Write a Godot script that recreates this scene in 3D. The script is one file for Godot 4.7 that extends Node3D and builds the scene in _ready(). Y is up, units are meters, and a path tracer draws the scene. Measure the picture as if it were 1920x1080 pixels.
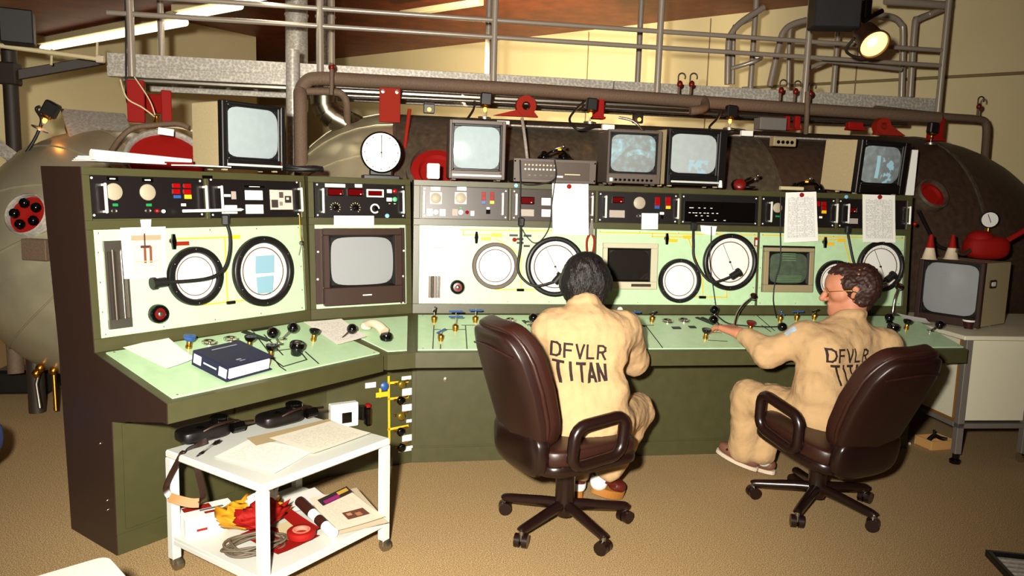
extends Node3D
# A control room: an olive-green console in three sections, two operators on swivel chairs, a pressure chamber and a walkway behind.
# x runs along the middle console section, y is up, z comes towards the camera; metres.

var M := {}
var used := {}
var rng := RandomNumberGenerator.new()

# ------------------------------------------------------------------ mesh building
class MB:
	var v := PackedVector3Array()
	var n := PackedVector3Array()
	var t := PackedVector2Array()
	var x := Transform3D()

	func tri3(a: Vector3, b: Vector3, c: Vector3, na: Vector3, nb: Vector3, nc: Vector3, ta := Vector2.ZERO, tb := Vector2.ZERO, tc := Vector2.ZERO) -> void:
		v.append(x * a); v.append(x * c); v.append(x * b)
		n.append((x.basis * na).normalized()); n.append((x.basis * nc).normalized()); n.append((x.basis * nb).normalized())
		t.append(ta); t.append(tc); t.append(tb)

	func tri(a: Vector3, b: Vector3, c: Vector3) -> void:
		var m := (b - a).cross(c - a)
		if m.length_squared() < 1e-16:
			return
		m = m.normalized()
		tri3(a, b, c, m, m, m)

	# a, b, c, d counter-clockwise seen from the front
	func quad(a: Vector3, b: Vector3, c: Vector3, d: Vector3) -> void:
		var m := (b - a).cross(d - a)
		if m.length_squared() < 1e-16:
			m = (c - b).cross(d - b)
		m = m.normalized()
		tri3(a, b, c, m, m, m, Vector2(0, 1), Vector2(1, 1), Vector2(1, 0))
		tri3(a, c, d, m, m, m, Vector2(0, 1), Vector2(1, 0), Vector2(0, 0))

	func squad(a: Vector3, b: Vector3, c: Vector3, d: Vector3, na: Vector3, nb: Vector3, nc: Vector3, nd: Vector3) -> void:
		tri3(a, b, c, na, nb, nc)
		tri3(a, c, d, na, nc, nd)

	func box(c: Vector3, s: Vector3, bev := 0.0, b := Basis()) -> void:
		var keep := x
		x = x * Transform3D(b, c)
		var h := s * 0.5
		var e: float = minf(bev, minf(h.x, minf(h.y, h.z)) * 0.9)
		for ax in 3:
			for sg: float in [-1.0, 1.0]:
				var u := (ax + 1) % 3
				var w := (ax + 2) % 3
				var p := []
				for k: Array in [[-1, -1], [1, -1], [1, 1], [-1, 1]]:
					var q := Vector3()
					q[ax] = sg * h[ax]
					q[u] = k[0] * (h[u] - e)
					q[w] = k[1] * (h[w] - e)
					p.append(q)
				if sg > 0: quad(p[0], p[1], p[2], p[3])
				else: quad(p[3], p[2], p[1], p[0])
		if e > 0.0:
			for ax in 3:
				var u := (ax + 1) % 3
				var w := (ax + 2) % 3
				for su: float in [-1.0, 1.0]:
					for sw: float in [-1.0, 1.0]:
						var a := Vector3(); var bb := Vector3(); var cc := Vector3(); var dd := Vector3()
						a[ax] = -(h[ax] - e); bb[ax] = h[ax] - e; cc[ax] = h[ax] - e; dd[ax] = -(h[ax] - e)
						a[u] = su * h[u]; a[w] = sw * (h[w] - e); bb[u] = a[u]; bb[w] = a[w]
						cc[u] = su * (h[u] - e); cc[w] = sw * h[w]; dd[u] = cc[u]; dd[w] = cc[w]
						if su * sw > 0: quad(a, dd, cc, bb)
						else: quad(a, bb, cc, dd)
			for sx: float in [-1.0, 1.0]:
				for sy: float in [-1.0, 1.0]:
					for sz: float in [-1.0, 1.0]:
						var a := Vector3(sx * h.x, sy * (h.y - e), sz * (h.z - e))
						var bb := Vector3(sx * (h.x - e), sy * h.y, sz * (h.z - e))
						var cc := Vector3(sx * (h.x - e), sy * (h.y - e), sz * h.z)
						if sx * sy * sz > 0: tri(a, bb, cc)
						else: tri(a, cc, bb)
		x = keep

	# box between two corners
	func bb(a: Vector3, b: Vector3, bev := 0.0) -> void:
		box((a + b) * 0.5, (b - a).abs(), bev)

	# bar from a to b, cross-section w (sideways) by h (along up)
	func bar(a: Vector3, b: Vector3, w: float, h: float, bev := 0.0, up := Vector3.UP) -> void:
		var f := (b - a).normalized()
		var r := f.cross(up).normalized()
		var u := r.cross(f).normalized()
		box((a + b) * 0.5, Vector3(w, h, a.distance_to(b)), bev, Basis(r, u, -f))

	func tube(path: Array, r: float, sides := 10, caps := true, r1 := -1.0) -> void:
		if path.size() < 2:
			return
		var prev := Vector3.ZERO
		var rings := []
		var dirs := []
		for i in path.size():
			var d: Vector3
			if i == 0: d = path[1] - path[0]
			elif i == path.size() - 1: d = path[i] - path[i - 1]
			else: d = (path[i] - path[i - 1]).normalized() + (path[i + 1] - path[i]).normalized()
			d = d.normalized()
			var s: Vector3
			if i == 0:
				s = d.cross(Vector3.UP if absf(d.y) < 0.9 else Vector3.RIGHT).normalized()
			else:
				s = (prev - d * prev.dot(d)).normalized()
			prev = s
			var w := d.cross(s)
			var ring := []
			for k in sides:
				var a := TAU * k / sides
				ring.append(s * cos(a) + w * sin(a))
			rings.append(ring)
			dirs.append(d)
		for i in path.size() - 1:
			var ra := r if r1 < 0 else lerpf(r, r1, float(i) / (path.size() - 1))
			var rb := r if r1 < 0 else lerpf(r, r1, float(i + 1) / (path.size() - 1))
			for k in sides:
				var l := (k + 1) % sides
				var a: Vector3 = rings[i][k]; var b: Vector3 = rings[i][l]; var c: Vector3 = rings[i + 1][l]; var d: Vector3 = rings[i + 1][k]
				squad(path[i] + a * ra, path[i] + b * ra, path[i + 1] + c * rb, path[i + 1] + d * rb, a, b, c, d)
		if caps:
			for e in [0, path.size() - 1]:
				var rr := r if (e == 0 or r1 < 0) else r1
				for k in sides:
					var l := (k + 1) % sides
					if e == 0: tri(path[0], path[0] + rings[0][l] * rr, path[0] + rings[0][k] * rr)
					else: tri(path[e], path[e] + rings[e][k] * rr, path[e] + rings[e][l] * rr)

	# profile of (radius, height) turned round the y axis of xf
	func lathe(prof: Array, segs := 24, xf := Transform3D(), crease := 0.6, arc := TAU) -> void:
		var keep := x
		x = x * xf
		var nm := []
		for i in prof.size() - 1:
			var d: Vector2 = prof[i + 1] - prof[i]
			nm.append(Vector2(d.y, -d.x).normalized())
		for i in prof.size() - 1:
			var n0: Vector2 = nm[i]
			var n1: Vector2 = nm[i]
			if i > 0 and nm[i].dot(nm[i - 1]) > crease: n0 = (nm[i] + nm[i - 1]).normalized()
			if i < nm.size() - 1 and nm[i].dot(nm[i + 1]) > crease: n1 = (nm[i] + nm[i + 1]).normalized()
			var p: Vector2 = prof[i]
			var q: Vector2 = prof[i + 1]
			for k in segs:
				var a := arc * k / segs
				var b := arc * (k + 1) / segs
				var ca := Vector3(cos(a), 0, -sin(a)); var cb := Vector3(cos(b), 0, -sin(b))
				var A := ca * p.x + Vector3.UP * p.y; var B := cb * p.x + Vector3.UP * p.y
				var Cc := cb * q.x + Vector3.UP * q.y; var D := ca * q.x + Vector3.UP * q.y
				var nA := ca * n0.x + Vector3.UP * n0.y; var nB := cb * n0.x + Vector3.UP * n0.y
				var nC := cb * n1.x + Vector3.UP * n1.y; var nD := ca * n1.x + Vector3.UP * n1.y
				if p.x > 1e-6: tri3(A, B, Cc, nA, nB, nC)
				if q.x > 1e-6: tri3(A, Cc, D, nA, nC, nD)
		x = keep

	func ball(c: Vector3, r: float, segs := 16, rings := 8, squash := Vector3.ONE) -> void:
		var prof := []
		for i in rings + 1:
			var a := -PI / 2 + PI * i / rings
			prof.append(Vector2(maxf(0.0, cos(a)) * r, sin(a) * r))
		lathe(prof, segs, Transform3D(Basis().scaled(squash), c), -1.0)

	# polygon (counter-clockwise in x, y) pushed from z0 to z1
	func prism(poly: Array, z0: float, z1: float) -> void:
		var pv := PackedVector2Array(poly)
		var idx := Geometry2D.triangulate_polygon(pv)
		for i in range(0, idx.size(), 3):
			var a := pv[idx[i]]; var b := pv[idx[i + 1]]; var c := pv[idx[i + 2]]
			if (b - a).cross(c - a) < 0:
				var s := b; b = c; c = s
			tri(Vector3(a.x, a.y, z1), Vector3(b.x, b.y, z1), Vector3(c.x, c.y, z1))
			tri(Vector3(a.x, a.y, z0), Vector3(c.x, c.y, z0), Vector3(b.x, b.y, z0))
		for i in pv.size():
			var a := pv[i]; var b := pv[(i + 1) % pv.size()]
			quad(Vector3(a.x, a.y, z0), Vector3(b.x, b.y, z0), Vector3(b.x, b.y, z1), Vector3(a.x, a.y, z1))

	# grid of points, smooth
	func grid(g: Array, flip := false) -> void:
		var rows := g.size()
		var cols: int = g[0].size()
		var nn := []
		for i in rows:
			var row := []
			for j in cols:
				var du: Vector3 = g[mini(i + 1, rows - 1)][j] - g[maxi(i - 1, 0)][j]
				var dv: Vector3 = g[i][mini(j + 1, cols - 1)] - g[i][maxi(j - 1, 0)]
				var m := dv.cross(du).normalized()
				row.append(-m if flip else m)
			nn.append(row)
		for i in rows - 1:
			for j in cols - 1:
				var ta := Vector2(float(j) / (cols - 1), float(i) / (rows - 1)); var tb := Vector2(float(j + 1) / (cols - 1), float(i) / (rows - 1))
				var tc := Vector2(float(j + 1) / (cols - 1), float(i + 1) / (rows - 1)); var td := Vector2(float(j) / (cols - 1), float(i + 1) / (rows - 1))
				if flip:
					tri3(g[i][j], g[i + 1][j + 1], g[i][j + 1], nn[i][j], nn[i + 1][j + 1], nn[i][j + 1], ta, tc, tb)
					tri3(g[i][j], g[i + 1][j], g[i + 1][j + 1], nn[i][j], nn[i + 1][j], nn[i + 1][j + 1], ta, td, tc)
				else:
					tri3(g[i][j], g[i][j + 1], g[i + 1][j + 1], nn[i][j], nn[i][j + 1], nn[i + 1][j + 1], ta, tb, tc)
					tri3(g[i][j], g[i + 1][j + 1], g[i + 1][j], nn[i][j], nn[i + 1][j + 1], nn[i + 1][j], ta, tc, td)

	func mesh() -> ArrayMesh:
		var a := []
		a.resize(Mesh.ARRAY_MAX)
		a[Mesh.ARRAY_VERTEX] = v
		a[Mesh.ARRAY_NORMAL] = n
		a[Mesh.ARRAY_TEX_UV] = t
		var m := ArrayMesh.new()
		m.add_surface_from_arrays(Mesh.PRIMITIVE_TRIANGLES, a)
		return m

# ------------------------------------------------------------------ naming
func numbered(called: String) -> String:
	var c: int = used.get(called, 0)
	used[called] = c + 1
	return called if c == 0 else "%s_%03d" % [called, c]

func thing(called: String, label: String, category: String, xf := Transform3D(), group := "") -> Node3D:
	var o := Node3D.new()
	o.name = numbered(called)
	add_child(o)
	o.transform = xf
	o.set_meta("label", label)
	o.set_meta("category", category)
	if group != "": o.set_meta("group", group)
	return o

# a part, one mesh, under its thing; name repeats are counted by the engine
func part(parent: Node3D, called: String, mb: MB, m: Material, xf := Transform3D(), label := "") -> MeshInstance3D:
	var o := MeshInstance3D.new()
	o.mesh = mb.mesh()
	o.material_override = m
	o.name = called
	parent.add_child(o, true)
	o.transform = xf
	if label != "": o.set_meta("label", label)
	return o

func share(parent: Node3D, called: String, mesh: Mesh, m: Material, xf := Transform3D()) -> MeshInstance3D:
	var o := MeshInstance3D.new()
	o.mesh = mesh
	o.material_override = m
	o.name = called
	parent.add_child(o, true)
	o.transform = xf
	return o

func group_of(parent: Node3D, called: String, xf := Transform3D(), label := "") -> Node3D:
	var o := Node3D.new()
	o.name = called
	parent.add_child(o, true)
	o.transform = xf
	if label != "": o.set_meta("label", label)
	return o

# a thing that is one mesh
func single(called: String, label: String, category: String, mb: MB, m: Material, xf := Transform3D(), group := "") -> MeshInstance3D:
	var o := MeshInstance3D.new()
	o.mesh = mb.mesh()
	o.material_override = m
	o.name = numbered(called)
	add_child(o)
	o.transform = xf
	o.set_meta("label", label)
	o.set_meta("category", category)
	if group != "": o.set_meta("group", group)
	return o

func struct(called: String, mb: MB, m: Material) -> MeshInstance3D:
	var o := MeshInstance3D.new()
	o.mesh = mb.mesh()
	o.material_override = m
	o.name = called
	add_child(o)
	o.set_meta("kind", "structure")
	return o

func stuff(o: Node3D) -> Node3D:
	o.set_meta("kind", "stuff")
	return o

func T(p: Vector3, yaw := 0.0) -> Transform3D:
	return Transform3D(Basis(Vector3.UP, yaw), p)

func smooth_path(pts: Array, per := 6) -> Array:
	var c := Curve3D.new()
	for i in pts.size():
		var d: Vector3 = (pts[mini(i + 1, pts.size() - 1)] - pts[maxi(i - 1, 0)]) / 6.0
		c.add_point(pts[i], -d, d)
	var out := []
	for i in pts.size() - 1:
		for k in per:
			out.append(c.sample(i, float(k) / per))
	out.append(pts[-1])
	return out

# rounded rectangle outline, counter-clockwise
func rrect(w: float, h: float, r: float, seg := 4, cx := 0.0, cy := 0.0) -> Array:
	var o := []
	for q: Array in [[1, -1, -90.0], [1, 1, 0.0], [-1, 1, 90.0], [-1, -1, 180.0]]:
		for k in seg + 1:
			var a := deg_to_rad(q[2] + 90.0 * k / seg)
			o.append(Vector2(cx + q[0] * (w / 2 - r) + cos(a) * r, cy + q[1] * (h / 2 - r) + sin(a) * r))
	return o

# ------------------------------------------------------------------ materials
func mat(c: Color, rough := 0.6, metal := 0.0, spec := 0.5) -> StandardMaterial3D:
	var m := StandardMaterial3D.new()
	m.albedo_color = c
	m.roughness = rough
	m.metallic = metal
	m.metallic_specular = spec
	return m

func noise_tex(freq: float, stops: Array, seed_: int, size := 256, kind := FastNoiseLite.TYPE_SIMPLEX_SMOOTH, octaves := 4) -> NoiseTexture2D:
	var f := FastNoiseLite.new()
	f.noise_type = kind
	f.seed = seed_
	f.frequency = freq
	f.fractal_octaves = octaves
	var t := NoiseTexture2D.new()
	t.width = size
	t.height = size
	t.seamless = true
	t.noise = f
	var g := Gradient.new()
	var offs := PackedFloat32Array()
	var cols := PackedColorArray()
	for s: Array in stops:
		offs.append(s[0])
		cols.append(s[1])
	g.offsets = offs
	g.colors = cols
	t.color_ramp = g
	return t

func tri_mat(tex: Texture2D, scale: float, rough := 0.7, metal := 0.0, tint := Color.WHITE) -> StandardMaterial3D:
	var m := mat(tint, rough, metal)
	m.albedo_texture = tex
	m.uv1_triplanar = true
	m.uv1_world_triplanar = true
	m.uv1_scale = Vector3.ONE * scale
	return m

func glow(c: Color, e: float, base := Color.BLACK, rough := 0.3) -> StandardMaterial3D:
	var m := mat(base, rough)
	m.emission_enabled = true
	m.emission = c
	m.emission_energy_multiplier = e
	return m

func tex_mat(im: Image, rough := 0.8) -> StandardMaterial3D:
	var m := mat(Color.WHITE, rough)
	m.albedo_texture = ImageTexture.create_from_image(im)
	return m

# print on a sheet: rows of writing, optional ruled table, optional blocks of ink [x, y, w, h, colour] in fractions
func print_image(w: int, h: int, paper: Color, rows: int, ruled: bool, blocks := [], ink := Color(0.35, 0.35, 0.4), sd := 1) -> Image:
	var im := Image.create(w, h, false, Image.FORMAT_RGB8)
	im.fill(paper)
	var r := RandomNumberGenerator.new()
	r.seed = sd
	var soft := paper.lerp(ink, 0.45)
	for k in rows:
		var y := int(h * (0.1 + 0.82 * k / maxf(1.0, rows)))
		if ruled:
			im.fill_rect(Rect2i(int(w * 0.1), y + 4, int(w * 0.8), 1), soft)
		var px := int(w * 0.12)
		while px < w * 0.88:
			var l := r.randi_range(2, 9)
			if r.randf() < 0.75:
				im.fill_rect(Rect2i(px, y, mini(l, int(w * 0.88) - px), 2), soft)
			px += l + r.randi_range(2, 5)
	if ruled:
		for fx: float in [0.1, 0.38, 0.62, 0.9]:
			im.fill_rect(Rect2i(int(w * fx), int(h * 0.12), 1, int(h * 0.8)), soft)
	for b: Array in blocks:
		im.fill_rect(Rect2i(int(w * b[0]), int(h * b[1]), int(w * b[2]), int(h * b[3])), b[4])
	return im

func screen_image(kind: int) -> Image:
	var w := 160
	var h := 120
	var im := Image.create(w, h, false, Image.FORMAT_RGB8)
	var f := FastNoiseLite.new()
	f.seed = 40 + kind
	f.frequency = 0.03
	f.fractal_octaves = 3
	for y in h:
		for px in w:
			var c := Color(0.8, 0.86, 0.86)
			var nv := f.get_noise_2d(px, y)
			if kind == 1:
				var b := 0.4 + 0.55 * nv + (0.4 if px - y < 30 and px + y < 100 and y > 14 else 0.0) + (0.4 if absf(y - 62 - 8 * sin(px * 0.05)) < 8 and px > 55 and px < 135 else 0.0) + (0.3 if px > 138 and y < 50 else 0.0) - (0.25 if absf(px - 90) < 18 and y > 78 and y < 104 else 0.0)
				c = Color(0.5, 0.8, 0.86) * clampf(b, 0.1, 1.15)
			elif kind == 2:
				var b := 0.82 + 0.05 * nv
				c = Color(0.8, 0.83, 0.8) * b
				if y > 78 and px > 60 and px < 130 and (nv > -0.15): c = Color(0.62, 0.82, 0.88)
			elif kind == 3:
				var b := 0.55 + 0.35 * nv
				c = Color(0.6, 0.68, 0.7) * b
				if px > 52 and px < 68 and y > 30 and y < 104: c = Color(0.62, 0.85, 0.88)
				if px > 78 and px < 130 and y > 30 and nv > 0.12: c = Color(0.58, 0.8, 0.84)
			elif kind == 4:
				c = Color(0.3, 0.35, 0.29) * (0.95 + 0.12 * nv)
				if y % 9 < 2 and px > 50 and px < 110 and y < 30: c = Color(0.45, 0.6, 0.42)
				if y > 88 and y % 7 < 2 and px > 30 and px < 140: c = Color(0.4, 0.55, 0.38)
			elif kind == 5:
				c = Color(0.74, 0.84, 0.83) * (0.97 + 0.05 * nv)
			im.set_pixel(px, y, c)
	return im

# ------------------------------------------------------------------ places
const TILT := 0.065
const FOOT := 0.819
const DESK := 0.5236
const LIP := 0.711
const LIP_LOW := 0.635
const TOP := 1.5566
const BASE := 0.118
const W2 := 0.568
const W1 := 1.083
const W0 := 3.054
var XP := Transform3D(Basis(Vector3.RIGHT, -TILT), Vector3(0, FOOT, 0))
var XD := Transform3D(Basis(Vector3.RIGHT, atan2(FOOT - LIP, DESK)), Vector3(0, FOOT, 0))

func materials() -> void:
	var w := Color.WHITE
	M.olive = tri_mat(noise_tex(0.02, [[0.0, Color(0.24, 0.235, 0.135)], [1.0, Color(0.27, 0.262, 0.155)]], 3), 2.0, 0.42)
	M.olive_dark = mat(Color(0.3, 0.28, 0.17), 0.5)
	M.pale = tri_mat(noise_tex(0.03, [[0.0, Color(0.67, 0.79, 0.63)], [1.0, Color(0.71, 0.83, 0.67)]], 4), 2.0, 0.34)
	M.black = mat(Color(0.055, 0.045, 0.045), 0.42)
	M.module = mat(Color(0.07, 0.052, 0.052), 0.38)
	M.rubber = mat(Color(0.04, 0.032, 0.03), 0.55)
	M.gloss = mat(Color(0.025, 0.02, 0.02), 0.12)
	M.brown_tv = mat(Color(0.2, 0.13, 0.1), 0.45)
	M.white = mat(Color(0.9, 0.9, 0.88), 0.45)
	M.dial = mat(Color(0.88, 0.88, 0.86), 0.35)
	M.paper = mat(Color(0.9, 0.9, 0.88), 0.85)
	M.cream = mat(Color(0.76, 0.71, 0.55), 0.6)
	M.beige = tri_mat(noise_tex(0.2, [[0.0, Color(0.62, 0.56, 0.42)], [1.0, Color(0.68, 0.62, 0.48)]], 8, 128), 3.0, 0.7)
	M.grey_case = mat(Color(0.32, 0.28, 0.25), 0.5)
	M.chrome = mat(Color(0.8, 0.79, 0.76), 0.22, 1.0)
	M.steel = mat(Color(0.62, 0.6, 0.56), 0.38, 1.0)
	M.dark_steel = mat(Color(0.3, 0.27, 0.24), 0.45, 0.7)
	M.brass = mat(Color(0.78, 0.56, 0.22), 0.3, 1.0)
	M.red = mat(Color(0.52, 0.05, 0.025), 0.7, 0.0, 0.3)
	M.red_dark = mat(Color(0.4, 0.05, 0.04), 0.35)
	M.orange_red = mat(Color(0.52, 0.11, 0.045), 0.75, 0.0, 0.3)
	M.yellow = mat(Color(0.9, 0.7, 0.1), 0.5)
	M.blue = mat(Color(0.15, 0.3, 0.55), 0.4)
	M.sky_blue = mat(Color(0.5, 0.72, 0.85), 0.5)
	M.green = mat(Color(0.1, 0.5, 0.28), 0.4)
	M.line = mat(Color(0.1, 0.075, 0.05), 0.6)
	M.red_glow = glow(Color(0.75, 0.03, 0.04), 0.25, Color(0.3, 0.02, 0.02))
	M.red_display = mat(Color(0.32, 0.015, 0.02), 0.15)
	M.carpet = tri_mat(noise_tex(0.27, [[0.2, Color(0.42, 0.33, 0.2)], [0.5, Color(0.62, 0.51, 0.34)], [0.8, Color(0.82, 0.7, 0.5)]], 5, 512, FastNoiseLite.TYPE_SIMPLEX, 3), 1.15, 0.95)
	M.wall = tri_mat(noise_tex(0.012, [[0.0, Color(0.8, 0.74, 0.56)], [1.0, Color(0.86, 0.8, 0.63)]], 6), 0.3, 0.85)
	M.joint = mat(Color(0.5, 0.43, 0.28), 0.9)
	M.wood = tri_mat(noise_tex(0.03, [[0.0, Color(0.36, 0.12, 0.03)], [0.55, Color(0.47, 0.18, 0.05)], [1.0, Color(0.55, 0.24, 0.07)]], 9), 0.5, 0.5)
	M.galv = tri_mat(noise_tex(0.07, [[0.25, Color(0.58, 0.56, 0.52)], [0.5, Color(0.65, 0.63, 0.59)], [0.75, Color(0.74, 0.72, 0.68)]], 10, 256, FastNoiseLite.TYPE_CELLULAR, 2), 3.0, 0.42, 0.15)
	M.rail = mat(Color(0.6, 0.56, 0.51), 0.33, 0.3)
	M.lagging = tri_mat(noise_tex(0.15, [[0.0, Color(0.32, 0.25, 0.19)], [1.0, Color(0.42, 0.34, 0.27)]], 11, 128), 4.0, 0.75)
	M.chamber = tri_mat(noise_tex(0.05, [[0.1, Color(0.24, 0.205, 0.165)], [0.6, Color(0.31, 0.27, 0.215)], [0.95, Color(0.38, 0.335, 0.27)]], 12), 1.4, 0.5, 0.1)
	M.cladding = tri_mat(noise_tex(0.015, [[0.0, Color(0.66, 0.63, 0.53)], [1.0, Color(0.8, 0.77, 0.64)]], 13), 1.0, 0.34, 0.6)
	M.leather = mat(Color(0.17, 0.075, 0.05), 0.4)
	M.leather.normal_enabled = true
	M.leather.normal_texture = noise_normal(0.25, 21, 2.0)
	M.leather.normal_scale = 0.25
	M.leather.uv1_triplanar = true
	M.leather.uv1_scale = Vector3.ONE * 6.0
	M.base_plastic = mat(Color(0.1, 0.045, 0.035), 0.28)
	M.cloth = tri_mat(noise_tex(0.3, [[0.0, Color(0.67, 0.545, 0.385)], [1.0, Color(0.74, 0.61, 0.445)]], 14, 256), 5.0, 0.95)
	M.cloth.normal_enabled = true
	M.cloth.normal_texture = noise_normal(0.012, 22, 9.0)
	M.cloth.normal_scale = 0.55
	M.skin = mat(Color(0.7, 0.46, 0.345), 0.6)
	M.sock = mat(Color(0.85, 0.86, 0.85), 0.9)
	M.hair_black = mat(Color(0.045, 0.026, 0.022), 0.55)
	M.hair_black.normal_enabled = true
	M.hair_black.normal_texture = noise_normal(0.06, 25, 8.0)
	M.hair_black.uv1_triplanar = true
	M.hair_black.uv1_scale = Vector3(14, 1.2, 14)
	M.hair_brown = tri_mat(noise_tex(0.1, [[0.0, Color(0.13, 0.055, 0.032)], [1.0, Color(0.22, 0.095, 0.05)]], 15, 128), 9.0, 0.6)
	M.print_dark = mat(Color(0.13, 0.05, 0.045), 0.85)
	M.cart = mat(Color(0.76, 0.77, 0.74), 0.45)
	M.screen_off = mat(Color(0.55, 0.56, 0.57), 0.16)
	M.screen_dark = mat(Color(0.12, 0.11, 0.1), 0.12)
	M.bulb = glow(Color(1.0, 0.6, 0.22), 7.0, Color(0.5, 0.3, 0.1))
	M.tube_light = glow(Color(1.0, 0.97, 0.85), 2.2, Color(0.9, 0.9, 0.85))

func noise_normal(freq: float, sd: int, bump: float) -> NoiseTexture2D:
	var t := noise_tex(freq, [[0.0, Color.BLACK], [1.0, Color.WHITE]], sd)
	t.as_normal_map = true
	t.bump_strength = bump
	return t

# ------------------------------------------------------------------ the console
func cab(o: Vector3, angle: float, label: String) -> Node3D:
	return thing("control_console", label, "console", Transform3D(Basis(Vector3.UP, angle), o), "")

func plate(parent: Node3D, called: String, r: Rect2, z0: float, z1: float, m: Material, xf := Transform3D(), bev := 0.001) -> MeshInstance3D:
	var b := MB.new()
	b.bb(Vector3(r.position.x, r.position.y, z0), Vector3(r.end.x, r.end.y, z1), bev)
	return part(parent, called, b, m, xf)

# screws in a row round a plate, one small part
func screws(parent: Node3D, pts: Array, z: float, m: Material, xf := Transform3D(), r := 0.0035) -> void:
	var b := MB.new()
	for p: Vector2 in pts:
		b.lathe([Vector2(r, 0), Vector2(r, 0.0015), Vector2(r * 0.6, 0.0025), Vector2(0, 0.0025)], 6, Transform3D(Basis(Vector3.RIGHT, PI / 2), Vector3(p.x, p.y, z)))
	stuff(part(parent, "screws", b, m, xf))

func round_part(parent: Node3D, called: String, prof: Array, m: Material, at: Vector3, xf := Transform3D(), segs := 20) -> MeshInstance3D:
	var b := MB.new()
	b.lathe(prof, segs, Transform3D(Basis(Vector3.RIGHT, PI / 2), at))
	return part(parent, called, b, m, xf)

func bow_handle(parent: Node3D, a: Vector2, b: Vector2, z: float) -> void:
	var m := MB.new()
	var lo := minf(a.y, b.y)
	var hi := maxf(a.y, b.y)
	var u := (a.x + b.x) * 0.5
	m.bb(Vector3(u - 0.006, lo, z + 0.022), Vector3(u + 0.006, hi, z + 0.032), 0.003)
	m.bb(Vector3(u - 0.004, lo + 0.002, z), Vector3(u + 0.004, lo + 0.012, z + 0.024), 0.001)
	m.bb(Vector3(u - 0.004, hi - 0.012, z), Vector3(u + 0.004, hi - 0.002, z + 0.024), 0.001)
	part(parent, "handle", m, M.chrome_white)

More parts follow.
